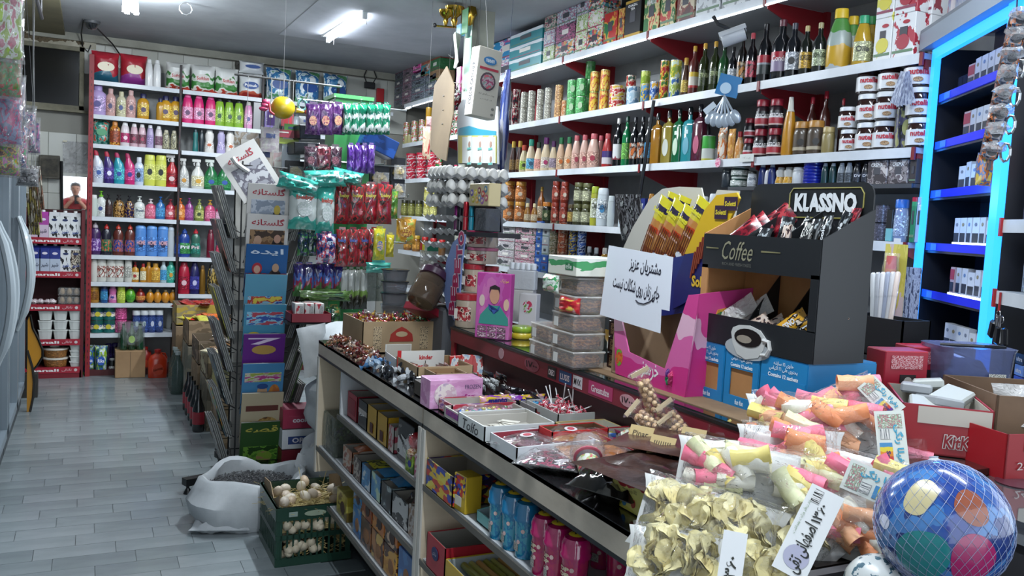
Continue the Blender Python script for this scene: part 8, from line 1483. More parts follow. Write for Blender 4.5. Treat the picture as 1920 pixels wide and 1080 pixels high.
def mag(side,k,cs,label,title=None,tc='#a01c2c',pic=None,n=3,w=.205,h=.275,tilt=.24,frame=True,sheets='#b0aea8'):
 sx,sy=sides[side];rz=math.atan2(sx,-sy);z=.095+.15*k*(1.13 if side else 1)
 r=thing('magazine',label,'magazine',(MX,MY,z),rz,'magazines in the black wire rack')
 off=ob('cover',box(w,.003,h,0,0,0).T((0,-.158,.008),rx=tilt*1.0),M_(cs) if not isinstance(cs,list) else prt(cs,2,.35,seed=k),r)
 for i in range(n): ob('page_block',box(w*.99,.0034,h*.99).T((0,-.153+.0045*i,.008+.002*(i%3)),rx=tilt*1.0),mat(sheets if i%2 else shade(sheets,.55),.6),r)
 c,s=math.cos(tilt),math.sin(tilt)
 def on_(x,zz,e): return (x,-.158-.0016-e-zz*s,.008+zz*c)
 if title: txt(off,title,w*.78,h*.13,on_(0,h*.86,.001),tc,rx=tilt,bold=.02)
 if pic:
  for i,(x,zz,pw,ph,pc,ov) in enumerate(pic): plate('cover_picture',off,pw,ph,on_(x,zz,.0004+.0008*i),M_(pc) if not isinstance(pc,list) else prt(pc,3,.4,seed=i),rx=tilt,oval=ov)
 return r
fig=lambda c1,c2:[(0,.105,.17,.16,c1,False),(-.045,.09,.06,.12,c2,True),(.045,.09,.06,.12,['#3c3434','#5c4c4c'],True),(-.045,.14,.035,.045,'#b08468',True),(.045,.145,.035,.045,'#b48a6c',True)]
mag(0,8,mat('#bdbab6',.45),'white framed magazine with red title, woman in yellow scarf, front of the rack','گلستانه','#a02434',[(0,.12,.165,.15,['#8c98a8','#a8b0bc','#7c8898'],False),(.045,.09,.05,.11,['#2c2c30','#3c3c44'],True),(.045,.145,.032,.05,'#b8a03c',True),(-.05,.09,.04,.05,'#1c1c24',True)])
mag(0,7,mat('#bdbab6',.45),'white framed magazine with two women, below the yellow scarf one','گلستانه','#a02434',[(0,.11,.17,.17,['#6c4c34','#8c6c4c','#3c2c24'],False),(-.05,.08,.07,.12,['#8c7c6c','#b8a48c','#a82c24'],True),(.05,.09,.06,.14,['#1c1c20','#2c2428'],True),(-.045,.14,.038,.05,'#b08c74',True),(.05,.15,.034,.045,'#b08470',True)])
mag(0,6,mat('#12508c',.35),'blue magazine with man and woman in a red scarf','ایده','#b8c4d0',[(0,.08,.2,.09,['#12306c','#8c1c24'],False),(-.045,.09,.06,.12,['#1c1c34','#2c2c44'],True),(.045,.09,.07,.12,['#1c1820','#3c3028'],True),(-.045,.15,.05,.06,'#a01c2c',True),(-.045,.145,.032,.042,'#b8907c',True),(.045,.155,.034,.045,'#a88468',True)])
cartoon=lambda *c:[(0,.10,.17,.12,list(c),False),(-.04,.08,.05,.06,[c[0],c[-1]],True),(.03,.09,.06,.07,[c[-1],c[1]],True)]
mag(0,5,mat('#4c8ca8',.35),'pale blue childrens colouring book with red top edge',None,'#a82c4c',cartoon('#1c3c9c','#7cb0c8','#a82c2c','#c8b43c'))
mag(0,4,mat('#3c84a4',.35),'childrens book with builder in yellow helmet',None,'#1c2c5c',[(0,.2,.18,.07,['#2c4c9c','#7cb4cc','#a83c4c'],False),(-.05,.08,.06,.07,'#a86c3c',True),(-.05,.11,.065,.035,'#c8a81c',True),(.05,.08,.06,.07,'#a8704c',True),(.05,.11,.06,.03,'#1c4c84',True)])
mag(0,3,mat('#5c1c7c',.35),'purple childrens book marked 7 with white kitten-shaped blob'.replace('kitten-shaped blob','oval picture'),'7','#c8b8d0',[(0,.19,.12,.05,'#a8843c',True),(.0,.09,.08,.06,'#bcb4bc',True),(.06,.06,.05,.06,['#1c6c3c','#c8a41c'],True),(0,.02,.2,.03,['#1c1414','#b8a8b8','#8c1c3c'],False)])
mag(0,2,mat('#3c7cac',.35),'blue and orange colouring book with a cap-wearing child',None,'#8c2c84',[(0,.2,.18,.05,['#a82c7c','#b8b4a4','#8c9c3c'],False),(0,.12,.05,.07,'#b8906c',True),(0,.15,.055,.03,'#1c4484',True),(.06,.1,.06,.12,['#b8742c','#a85c2c'],True)])
mag(0,1,mat('#a89c80',.4),'cream childrens book with brown animal picture above the green one',None,'#5c2c24',[(0,.19,.16,.03,'#5c2c24',False),(.03,.10,.11,.08,['#3c2818','#8c6434','#a88c4c'],True),(-.05,.07,.07,.10,['#a8842c','#b8a05c'],True)])
mag(0,0,mat('#24481c',.4),'green childrens book lowest on the front of the rack','قصه','#a8a03c',[(0,.08,.17,.12,['#3c6c1c','#5c8c2c','#1c3c14'],False),(.02,.08,.08,.06,['#8c6c4c','#6c8c2c'],True)])
for k in range(8):
 cs=(['#6c6c68','#8c8c88','#3c3c40'],['#a8701c','#5c7c5c','#3c5c6c'],['#2c4c5c','#1c2c34','#8c9c9c'],['#3c3c44','#6c7478','#8c9094'],['#a8a01c','#8c8c2c','#3c3c24'],['#8c9498','#b0b4b4','#5c646c'],['#7c3c34','#9c5c4c','#3c2c2c'],['#8c8c7c','#b0b0a0','#5c5c54'])[k]
 mag(1,k,prt(cs,3,.4,seed=k),f'{ORD[k]} magazine stack from the floor on the aisle side of the rack',n=7,sheets='#8f918e',tilt=.30)
for k in range(8):
 cs=(['#6c2c34','#8c7c84'],['#a8a8a4','#8c9094'],['#3c6c2c','#6c9c3c'],['#4c5c3c','#6c6c5c'],['#8c9098','#6c7078'],['#9c9c98','#b4b4b0'],['#8c8c8c','#a8a8a8'],['#7c8084','#98989c'])[k]
 mag(2,k,prt(cs,3,.4,seed=k+9),f'{ORD[k]} magazine stack from the floor on the counter side of the rack',n=7,sheets='#9a9c98',tilt=.30)
for k in range(0,8,1): mag(3,k,prt(['#5c6468','#8c9094','#a8a49c'],3,.4,seed=k+20),f'{ORD[k]} magazine from the floor on the far side of the rack',n=2)
p=P(468,322,y=4.50);r=thing('tilted_magazine','white framed magazine lying tilted on top of the rack','magazine',p,0);r.rotation_euler=(-.35,-.62+1.24*0-.0,.1);r.rotation_euler=(-.3,-.55,.0)
ob('cover',box(.215,.004,.27,0,0,-.13),mat('#bdbab6',.45),r);ob('cover_picture',box(.16,.001,.15,0,-.0026,-.11),prt(['#b0b0b4','#5c5864','#8c8c94'],3,.4),r);txt(r,'گلستانه',.14,.04,(0,-.0034,.09),'#a02434',bold=.02)
for k in range(3): ob('page_block',box(.21,.004,.265,0,.0045*(k+1),-.13),mat('#b0aea8'),r)
# ---------------- sweets stand with hooks (green post) ----------------
SX,SY=1.27,4.72
r=thing('sweets_stand','tall green post stand with hooks full of sweet bags','stand',(SX,SY,0),0)
ob('green_post',box(.20,.20,2.06,0,0,.0),grain('#1c6c30','#2c8440',2,.45),r);ob('post_top',box(.22,.22,.02,0,0,2.06),mat('#3c8c4c'),r);ob('stand_base',box(.28,.28,.05),mat('#2c3c2c'),r)
hk=[]
for z in(2.03,1.72,1.55,1.30,1.05):
 for x in(-.28,-.14,0,.14,.28): hk.append(tube([(x,-.10,z),(x,-.24,z),(x,-.25,z+.015)],.003,5))
 hk.append(tube([(-.3,-.102,z),(.3,-.102,z)],.004,5))
ob('hook_arms',gsum(hk),mat('#b0b4b4',.3,.8),r)
def hang(u0,u1,v0,v1,n,m,label,nm='sweets_bag',y=4.45,t=.03,word=None,wc='#e8e8e8',seed=0,win=None,grp=None,lean=.0,cat='bag',fm=False):
 """n bags hanging side by side between columns u0..u1, rows v0 (top)..v1"""
 for k in range(n):
  yy=y+.012*(k%3)+.0*k;u=u0+(u1-u0)*(k+.5)/n;p=P(u,v0,y=yy);s=spx(p);w=(u1-u0)/n/s*(1.22 if n>1 else 1);h=(v1-v0)/s
  mm=m[k%len(m)] if isinstance(m,list) else m
  b=thing(nm,(ORD[k]+' '+label if n>1 else label),cat,p,lean+random.uniform(-.2,.2) if n>1 else lean,grp or (label+' group' if n>1 else None))
  ob('bag_wrapper',pouch(w,h,t,k+seed,12,16,.16).T((0,0,-h)),mm,b,smooth=True);ob('hang_seal',box(w*.5,.003,.018,0,0,-.006),mm,b)
  if word: txt(b,word,w*.6,h*.12,(0,-t*.62,-h*.3),wc,bold=.04)
  if win is not None: plate('printed_picture',b,w*.5,h*.32,(0,-t*.62,-h*.55),win if isinstance(win,bpy.types.Material) else prt(list(win),5,.25,seed=k),oval=True)
sh=lambda c,seed=0,s=3:prt(c,s,.16,coat=1,seed=seed)
hang(576,646,195,252,3,sh(['#3c1c50','#5c3468','#4c2858']),'purple cake bag with fruit picture, top row',win=['#b86c6c','#c89c6c','#8c3c4c'],seed=1,grp='purple cake bags in the top row')
hang(645,732,196,252,6,band([(0,'#0c5c40'),(.12,'#b0b8b4'),(.3,'#0f6c4c'),(.5,'#a8b4b0'),(.62,'#0c5c44'),(.85,'#148058')],.15,wob=.5,coat=1),'shiny green and silver wafer bag, top row',t=.035,seed=4,grp='green and silver bags in the top row')
hang(573,640,275,322,3,sh(['#3c2430','#5c4450','#2c2028'],3),'dark berry cake bag, second row',win=['#8c4c5c','#5c1c2c'],seed=7,grp='dark berry bags in the second row')
hang(652,703,272,325,4,sh(['#3c1c6c','#6c44a0','#4c2880'],2,2),'violet crinkled chocolate bag, second row',seed=9,t=.04,grp='violet bags in the second row')
hang(590,622,275,322,1,sh(['#4c1820','#7c3440','#3c1c24']),'dark red cake bag slanting in the second row',seed=3)
teal_b=band([(0,'#2c9484'),(.2,'#3ca090'),(.26,'#b8c0bc'),(.62,'#b4bebc'),(.68,'#34a090'),(.92,'#2c9484')],.2,wob=.35,coat=1)
hang(542,598,345,430,1,teal_b,'large turquoise marshmallow bag closer to the magazines',t=.07,win=['#c0c8c4','#a8b4b0','#c8cccc'],word='beby',wc='#a83c2c',seed=5,y=4.38)
hang(593,630,350,440,1,teal_b,'large turquoise marshmallow bag beside the red bags',t=.07,win=['#c0c8c4','#a8b4b0','#c8cccc'],word='beby',wc='#a83c2c',seed=8,y=4.38)
for k,(u,v,w,h,ro) in enumerate(((560,345,80,30,.2),(610,335,80,32,-.1),(652,332,60,26,.15))):
 p=P(u,v,y=4.34+.03*k);s=spx(p);b=thing('marshmallow_bag',f'{ORD[k]} crumpled turquoise bag lying over the marshmallow bags','bag',p,0,'turquoise bags lying on top');b.rotation_euler=(0,ro,0);ob('bag_wrapper',pouch(w/s,h/s,.07,k+3,14,8,.35).T((0,0,-h/s/2)),band([(0,'#2c9484'),(.35,'#3ca898'),(.5,'#a8bcb8'),(.62,'#2f9c8c')],.2,wob=1.0,coat=1),b,smooth=True)
redb=sh(['#8c1420','#5c3430','#b02c30','#3c2824'],2,2.4)
hang(630,735,345,420,4,redb,'red gummy sweets bag, third row',t=.04,word='beby',wc='#b8a83c',seed=11,grp='red gummy bags in the third row')
hang(632,712,430,500,4,redb,'red gummy sweets bag, fourth row',t=.04,word='beby',wc='#3c5ca4',seed=15,grp='red gummy bags in the fourth row',y=4.40)
hang(700,724,428,488,1,sh(['#b8ac1c','#c0b42c','#8ca03c']),'yellow bear gummy bag at the end of the fourth row',t=.03,win=['#3c6ca4','#c8a07c'],seed=2,y=4.36)
hang(724,740,440,482,1,sh(['#b8a81c','#a8981c']),'second yellow gummy bag behind the first',t=.03,seed=3,y=4.42)
hang(560,595,436,480,2,sh(['#1c3c2c','#24305c','#3c7c3c']),'dark green gummy bag, fourth row',seed=18,grp='dark green gummy bags')
hang(593,632,438,494,1,sh(['#14204c','#2c3c7c','#a83c4c','#b8b4c0'],1,3.4),'navy bag with coloured sweets print',t=.05,word='TWIST',wc='#b8c4d8',seed=6,y=4.36)
hang(552,645,495,556,5,band([(0,'#3c6c34'),(.3,'#8c2c44'),(.45,'#3c5ca0'),(.6,'#241c5c'),(.9,'#1c1848')],.2,wob=.9,coat=1),'purple bag with coloured fruit prints, fifth row',seed=21,t=.035,grp='purple fruit bags in the fifth row')
hang(640,690,505,580,4,band([(0,'#2c2c20'),(.3,'#4c4c38'),(.34,'#6c8c3c'),(.46,'#a0a49c'),(.92,'#b0b4ac')],.2,wob=.25,coat=1),'narrow grey and green cone bag, fifth row',seed=27,grp='grey cone bags in the fifth row')
hang(690,725,510,565,2,film('#c8ccc8',.35,.1,.9,40,'#788078'),'clear grey cone bag, fifth row',seed=31,grp='clear cone bags in the fifth row')
hang(685,735,492,512,1,sh(['#2c8474','#3c9484']),'flat turquoise bag lying under the red ones',seed=2,y=4.36)
hang(560,660,545,565,1,sh(['#3c5c24','#5c7c3c','#1c2c14']),'long dark green bag lying under the purple ones',seed=4,y=4.40)
hang(728,748,358,410,1,sh(['#3c6c1c','#5c8c2c','#8c7c2c']),'green bag curling past the red ones',seed=9,y=4.5)
hang(742,782,410,458,1,sh(['#b0781c','#c8942c','#8c9c3c']),'orange fruit bag with triangular print',win=['#c8a03c','#8c4c1c'],seed=9,y=4.7)
hang(610,640,575,620,1,sh(['#1c3c1c','#3c6c34','#8c6c2c']),'dark shiny green bag low on the stand, by the counter end',seed=9,y=4.4)
for k,(u,v,w,h,c,l) in enumerate(((575,262,40,26,['#101418','#1c2024'],'black crumpled box lid behind the berry bags'),(570,290,50,22,['#14171a','#202428'],'black flat box edge over the golden pouch'),(700,285,70,34,['#14346c','#1c448c'],'tilted blue box with white corner over the golden boxes'))):
 p=P(u,v,y=4.62);s=spx(p);o=ob('tilted_box',box(w/s,.12,h/s,b=.004),prt(c,2,.3),loc=p,rot=(0,.35 if k==2 else -.05,.1));tag(o,l,'box')
for k,(u,v,w,h,l) in enumerate(((552,318,34,32,'golden noodle pouch in a black window box, next to the turquoise bags'),(710,330,36,38,'golden noodle pouch under the tilted blue box'),(745,318,28,44,'golden pouch in a black window box by the noodle cups'),(745,352,26,40,'lower golden pouch in a black window box'))):
 p=P(u,v,y=4.66);s=spx(p);r=thing('window_box',l,'box',p,0,'black window boxes with golden filling');ob('box_body',box(w/s,.08,h/s,0,.03,-h/s/2),mat('#121316',.4),r);ob('gold_filling',blob(w/s*.36,.03,h/s*.26,k,.3,12,3),grain('#7c6424','#b09c5c',30,.4),r,loc=(0,-.02,-h/s*.12));ob('clear_window',box(w/s*.84,.004,h/s*.6,0,-.05,-h/s*.42),film('#fff',.1,.08,.5,30),r)
p=P(530,202,y=4.6);s=spx(p);r=thing('chick_balloon','round yellow chick toy with pink feet and a green bow above the stand','toy',p,0)
ob('chick_body',blob(23/s,21/s,21/s,1,.0,28),mat('#b89a10',.3,coat=.5),r,smooth=True);ob('chick_foot',gsum([blob(.022,.012,.014,k,.2).T((-.085-.006*k,-.01,.02-.018*k)) for k in range(3)]),mat('#b83c64',.4),r,smooth=True);ob('chick_beak',tube([(.07,0,-.005),(.11,-.0,-.01)],[.015,.008],8),mat('#c0a01c',.4),r,smooth=True);ob('rear_tip',blob(.012,.01,.012,1,.0),mat('#a8243c'),r,smooth=True,loc=(.125,0,-.01));ob('green_bow',tube([(.10+.022*math.cos(a/10*2*pi),0,.025+.028*math.sin(a/10*2*pi)) for a in range(10)],.007,6,True),mat('#5c8c8c',.3),r,smooth=True)
ob('red_mouth',tube([(-.075,-.03,.01),(-.07,-.04,-.03),(-.05,-.045,-.045)],.006,6),mat('#a8202c'),r,smooth=True);ob('hanging_cord',tube([(0,0,.065),(0,0,ZC-p.z-.002)],.0008,3),mat('#666'),r)
ST=[((506,262),34,46,'#9c8c94','pinkish clear stationery pack over the magazines'),((530,250),44,14,'#8c2434','red card strip under the chick toy'),((548,243),30,20,'#3c7c2c','green card tag under the chick toy'),((540,262),40,16,'#a0b43c','lime eraser box under the green tag'),((546,290),34,60,'#a8b0b8','white tag card with blue edge beside the black box'),((462,275),44,54,'#8c7450','clear bag with yellow and brown stickers'),((497,300),30,78,'#b0a090','tall clear sleeve of beige ribbons'),((520,320),30,70,'#a87c7c','clear bag of pink beads'),((539,222),22,30,'#b0303c','coral red card behind the chick toy'),((508,222),14,26,'#3c2464','violet card behind the chick toy'.replace('card','tag')),((575,232),30,26,'#6c7074','clear bottle with magenta foot behind the cake bags')]
for k,((u,v),wp,hp,c,l) in enumerate(ST):
 p=P(u,v,y=4.64+.01*k);s=spx(p);w,h=wp/s,hp/s;r=thing('stationery_pack',l,'packet',p,0,'small packs hanging above the magazine rack');
 ob('pack_card',box(w,.004,h,0,0,-h/2),prt([c,'#a8a49c',c],3,.4,seed=k) if k in(0,5,6,7) else mat(c,.4),r)
 if k in(0,5,6,7,10): ob('clear_cover',pouch(w,h,.03,k).T((0,-.004,-h/2)),film('#fff',.12,.08,.8,40),r,smooth=True)
 plate('printed_mark',r,w*.5,h*.18,(0,-.003 if k not in(0,5,6,7,10) else -.02,h*.15),mat('#c0bcb4' if k%2 else '#2c3c6c'))
 ob('hang_cord',tube([(0,.003,h*.5),(0,.003,2.13-p.z if p.z<2.1 else .05)],.0015,4),mat('#888'),r)
tag(ob('stationery_rail',tube([(.66,4.70,2.13),(1.22,4.70,2.13)],.006,6),mat('#3c3c3c',.6)),'thin wire rail over the magazine rack holding small packs','rail')
tag(ob('white_hair_band',tube([P(a,b,y=4.5) for a,b in((435,295),(442,305),(455,315),(466,322))],.012,8),mat('#bcbcb8',.4),smooth=True),'white curved plastic band above the tilted magazine','band')
r=thing('gum_tray','dark red tray of white and red small boxes under the purple bags','tray',P(578,602,y=4.3),0);ob('tray_shell',shell_tray(.20,.14,.045,.003),mat('#7c1424'),r)
for k in range(3): ob('small_box',box(.045,.08,.09,-.055+.05*k,0,.003,b=.002),prt(['#bcb8b4','#bcb8b4','#a82434'],1.6,.35,seed=k),r);plate('barcode_strip',r,.018,.06,(-.045+.05*k,-.041,.05),prt(['#c4c4c0','#3c3c3c'],20,.5))
tag(ob('tray_bracket',box(.2,.30,.02,0,.17,-.02),wire,loc=tuple(P(578,602,y=4.3))),'black bracket carrying the red gum tray','bracket')
for k,(u,v,c,wd,l) in enumerate(((540,762,'#8c1c3c','cookies','crimson box with upturned lettering beside the magazines'),(538,790,'#b0b4b8','OREO','white box with blue band beside the magazines'),(532,845,'#5c0c1c',None,'dark red carton on the floor behind the seed sack'))):
 p=P(u,v,y=4.45);zz_=(.34,.235,.0)[k];hh=(.10,.10,.23)[k];r=thing('biscuit_carton',l,'box',(1.00,4.42,zz_+.001),0,'cartons piled behind the seed sack');ob('carton_body',box(.22,.16,hh,b=.002),mat(c,.4),r)
 if wd: plate('name_band',r,.16,.04,(0,-.081,hh*.45),mat('#1c346c' if k==1 else c));txt(r,wd,.12,.026,(0,-.083,hh*.45),'#b8b4bc',bold=.03)
# ---------------- carton stacks down the middle aisle ----------------
def sidebox(x,y,z,w,d,h,cs,label,open_=True,goods=None,rz=0):
 r=tray('goods_carton',w,d,h,prt(cs,2,.6) if isinstance(cs,list) else cs,(x,y,z),rz,label,'box',inner='#6c5c48') if open_ else carton(w,d,h,(x,y,z),rz,label,'goods_carton',prt(cs,2,.6) if isinstance(cs,list) else cs)
 if goods:
  q=random.Random(int(y*100))
  for k in range(14): ob('snack_packet',pouch(.09,.12,.03,k%4),mat(goods[k%len(goods)],.2,coat=1),r,smooth=True,key=('snp',k%4),loc=(q.uniform(-w*.35,w*.35),q.uniform(-d*.36,d*.36),h-.035+.02*q.random()),rot=(-1.4+q.uniform(-.3,.3),0,q.uniform(0,6)))
 return r
kr=['#7c6448','#947a5c','#6c5840']
sidebox(.80,7.35,.50,.36,.34,.16,['#a88c2c','#8c7c54','#b89c3c'],'yellow and white carton of red packets by the back shelves',goods=['#8c1c1c','#a82c24'])
sidebox(.80,7.35,.001,.36,.34,.49,kr,'tall brown carton under the yellow one by the back shelves',False)
sidebox(.86,6.85,.42,.40,.42,.18,kr,'open brown carton with yellow and red packets',goods=['#b8a81c','#c02c1c','#b8b43c','#c85c1c'])
sidebox(.86,6.85,.001,.40,.42,.41,['#6c6c60','#8c8470','#a8a49c'],'worn carton in film under the yellow packets',False)
sidebox(.88,6.38,.36,.40,.40,.16,['#5c4c38','#84705c','#3c3024'],'open brown carton with torn dark flap',goods=['#5c4c3c','#7c6c4c','#3c3428'])
sidebox(.88,6.38,.001,.40,.40,.35,kr,'brown carton below the torn flap one',False)
sidebox(.90,5.93,.34,.42,.40,.17,['#8c7c5c','#5c4c34','#a8a080'],'open carton of brown packets beside the aisle',goods=['#6c4c2c','#a89c7c','#3c3c2c'])
sidebox(.90,5.93,.001,.42,.40,.33,['#5c5444','#7c7460','#3c3c34'],'dark scuffed carton below the brown packets',False)
sidebox(.92,5.48,.32,.42,.40,.16,['#8c845c','#5c5c3c','#a89c5c'],'open carton with red and blue packets next to the rack',goods=['#a02424','#b8b03c','#2c5c94','#b0aca4'])
sidebox(.92,5.48,.001,.42,.40,.31,kr,'brown carton touching the floor next to the rack',False)
for k in range(5):
 b=thing('red_strap_bag',f'{ORD[k]} black and red wrapped bottle along the carton row','bottle',(.645,5.75+.16*k-.0,.001),0,'black and red bottles along the carton row');ob('bottle_body',lathe([(0,0),(.035,0),(.038,.01),(.038,.15),(.015,.22),(.014,.27),(0,.27)],12),mat('#1c2024',.2,coat=.8),b,smooth=True,key='rsb');ob('red_label',lathe([(.0385,.05),(.0385,.13)],12),mat('#a82434',.4),b,smooth=True,key='rsb')
for k in range(3): b=thing('clear_bottle',f'{ORD[k]} pale plastic bottle at the far end of the carton row','bottle',(.62,6.95+.12*k,.001),0,'pale bottles along the carton row');ob('bottle_body',lathe([(0,0),(.045,0),(.048,.012),(.046,.2),(.02,.27),(.018,.3),(0,.3)],12),film('#b8c8c4',.35,.1,.2,10,'#6c807c'),b,smooth=True,key='clb');ob('cap',lathe([(.02,.3),(.02,.325),(0,.325)],10),mat('#a8b4b4'),b,key='clb')
# ---------------- sacks, seed bag and egg crate ----------------
sk=grain('#a9aeb2','#bfc3c6',5,.6,bump=.25)
def lump(rx,ry,h,seed,n=22,m=16,pinch=.6,am=.14):
 v=[];f=[]
 for j in range(m+1):
  t=j/m;prof=(.86+.14*math.sin(min(1,t*3)*pi/2))*(1-(max(0,t-.72)/.28)**2*pinch)
  for i in range(n):
   a=2*pi*i/n;k=1+am*noise.noise(Vector((math.cos(a)*1.6,math.sin(a)*1.6,t*2.4+seed)))*1.6+am*.5*noise.noise(Vector((math.cos(a)*5,math.sin(a)*5,t*6+seed)))
   v.append((rx*prof*k*math.cos(a),ry*prof*k*math.sin(a),h*t))
 for j in range(m):
  for i in range(n): f.append((j*n+i,j*n+(i+1)%n,(j+1)*n+(i+1)%n,(j+1)*n+i))
 f.append(tuple(range(n))[::-1]);f.append(tuple(m*n+i for i in range(n)));return G(v,f)
SBX,SBY=1.15,4.09
r=thing('white_sack','lower bulging white woven sack against the counter end','sack',(SBX,SBY,0.001),0,'white sacks stacked at the counter end');ob('sack_body',lump(.20,.20,.40,1,am=.2),sk,r,smooth=True);ob('sack_ear',blob(.05,.03,.09,2,.4),sk,r,smooth=True,loc=(-.19,-.03,.24));plate('blue_print',r,.06,.05,(-.1,-.185,.16),prt(['#a9aeb2','#3c5c9c'],4,.6))
r=thing('white_sack_middle','middle white woven sack in the pile at the counter end','sack',(SBX,SBY,.39),.5,'white sacks stacked at the counter end');r.name='white_sack.001';ob('sack_body',lump(.19,.19,.28,4,am=.2),sk,r,smooth=True)
r=thing('white_sack','top white woven sack with folded ear over the pile','sack',(SBX-.02,SBY,.655),0,'white sacks stacked at the counter end');ob('sack_body',lump(.17,.17,.26,7,am=.22),sk,r,smooth=True);ob('sack_ear',pouch(.14,.24,.03,3).T((-.14,-.06,.02),ry=-.2),sk,r,smooth=True)
SP_=P(505,900,z=.10);OX,OY=.70,4.06
r=thing('seed_sack','open white sack of sunflower seeds with rolled rim behind the egg crate','sack',(OX,OY,.001),0)
v=[];f=[];n=36;rows=[(.20,.0),(.235,.05),(.245,.12),(.225,.18),(.215,.215),(.20,.225),(.185,.21),(.18,.18),(.178,.15)]
for j,(R_,z) in enumerate(rows):
 for i in range(n):
  a=2*pi*i/n;k=1+.12*noise.noise(Vector((math.cos(a)*1.5,math.sin(a)*1.5,z*6)))+.09*noise.noise(Vector((math.cos(a)*5,math.sin(a)*5,z*22)));dz=.05*noise.noise(Vector((math.cos(a)*1.2,math.sin(a)*1.2,9)))*(1 if z>.15 else 0)
  v.append((R_*1.12*k*math.cos(a),R_*k*math.sin(a),max(0,z+dz)))
for j in range(len(rows)-1):
 for i in range(n): f.append((j*n+i,j*n+(i+1)%n,(j+1)*n+(i+1)%n,(j+1)*n+i))
ob('sack_cloth',G(v,f),sk,r,smooth=True);ob('sack_foot',pouch(.26,.14,.05,5,14,6,.3).T((-.17,-.20,.025),rx=-pi/2+.1,rz=-.3),sk,r,smooth=True)
for k in range(3): ob('stamp_print',tube([(.05+.03*k,-.232,.13),(.06+.03*k,-.236,.10),(.05+.03*k,-.238,.08)],.002,4),mat('#24282c'),r)
bm=bmesh.new();q=random.Random(2)
sg=[]
for k in range(1500):
 a=q.uniform(0,2*pi);R_=.185*math.sqrt(q.random());z=.165+.02*(1-R_/.185)+q.uniform(0,.008)
 l=.0075;M=Matrix.Translation((R_*1.1*math.cos(a),R_*math.sin(a),z))@Matrix.Rotation(q.uniform(0,6.28),4,'Z')@Matrix.Rotation(q.uniform(-.6,.6),4,'Y')
 sg.append(G([tuple(M@Vector(p)) for p in ((-l,0,0),(0,-.0028,.0),(l*.8,0,0),(0,.0028,0),(0,0,.0026))],[(0,1,4),(1,2,4),(2,3,4),(3,0,4)]))
o=ob('sunflower_seeds',gsum(sg),prt(['#24262a','#5c5c5c','#1c1c20','#3c3c40'],40,.5),r);o['kind']='stuff';ob('seed_bed',lathe([(.19,.155),(.12,.172),(0,.176)],24),mat('#2c2c30',.8),r)
c1,c2=P(521,1068,z=0),P(655,1050,z=0);CXc,CYc=(c1.x+c2.x)/2,c1.y+.20;CW,CD,CH=.31,.36,.245
r=thing('egg_crate','dark green plastic crate of brown eggs and straw on the floor','crate',(CXc,CYc,.001),math.atan2(c2.y-c1.y,c2.x-c1.x)*.5+.0)
gr=mat('#12392a',.4,coat=.3)
ob('crate_floor',box(CW,CD,.006),gr,r)
for k in range(4): ob('corner_post',box(.022,.022,CH,(-1 if k%2 else 1)*(CW/2-.011),(-1 if k>1 else 1)*(CD/2-.011),0,b=.003),gr,r)
def side(L,y,rz):
 s=ob('crate_side',gsum([box(L,.006,.035,0,y,0),box(L,.006,.02,0,y,CH*.45),box(L,.008,.055,0,y,CH-.055),box(L+.004,.012,.008,0,y,CH-.008)]),gr,r,rot=(0,0,rz))
 n=int(L/.024)
 for i in range(n): ob('crate_bar',box(.0075,.006,CH-.08,0,0,.03),gr,s,key=('bar',),loc=(-L/2+.02+(L-.04)*i/(n-1),y,0))
 return s
side(CW,-CD/2,0);side(CW,-CD/2,pi);side(CD,-CW/2,pi/2);s4=side(CD,-CW/2,-pi/2)
plate('crate_label',r,.035,.02,(-.09,-CD/2-.007,CH-.028),mat('#8c9c94'));plate('crate_label',r,.04,.02,(.10,-CD/2-.007,CH-.028),mat('#98a49c'));plate('hand_hole',r,.09,.024,(0,-CD/2-.007,CH-.03),mat('#8c9a84'),oval=True)
ob('card_liner',prism([(-CD/2+.01,.03),(CD/2-.01,.03),(CD/2-.02,CH+.03),(.03,CH+.045),(-.05,CH-.0),(-CD/2+.01,CH+.05)],.003,'x',-CW/2+.012),kraft2 if 'kraft2' in globals() else grain('#7c6448','#9c8464',3,.75),r);ob('card_liner',prism([(-CD/2+.01,.03),(CD/2-.01,.03),(CD/2-.02,CH+.02),(0,CH+.07),(-.06,CH+.03),(-CD/2+.01,CH-.005)],.003,'x',CW/2-.012),grain('#7c6448','#9c8464',3,.75),r)
q=random.Random(12);st_=[]
for k in range(420):
 x,y,z=q.uniform(-CW/2+.02,CW/2-.02),q.uniform(-CD/2+.02,CD/2-.02),CH-.055+q.uniform(0,.035);a=q.uniform(0,6.28);L=q.uniform(.03,.09);d=Vector((math.cos(a),math.sin(a),q.uniform(-.2,.35)))*L;st_.append(tube([(x,y,z),(x+d.x*.5,y+d.y*.5,z+d.z*.6),(x+d.x,y+d.y,z+d.z)],.0011,3,cap=False))
for k in range(160):
 t=q.uniform(-CW/2+.03,CW/2-.03);z=q.uniform(.03,CH-.06);a=q.uniform(-1,1);st_.append(tube([(t,-CD/2+.012,z),(t+.04*math.cos(a),-CD/2+.010,z+.04*math.sin(a))],.0011,3,cap=False))
for k in range(120):
 t=q.uniform(-CD/2+.03,CD/2-.03);z=q.uniform(.03,CH-.06);a=q.uniform(-1,1);st_.append(tube([(-CW/2+.012,t,z),(-CW/2+.010,t+.04*math.cos(a),z+.04*math.sin(a))],.0011,3,cap=False))
for a in ((.14,-.1,CH,.20,-.14,CH+.09),(.15,-.17,.08,.24,-.2,.05),(-.02,-.05,CH,-.04,-.03,CH+.12),(.1,.1,CH,.13,.12,CH+.1)): st_.append(tube([a[:3],a[3:]],.0016,3))
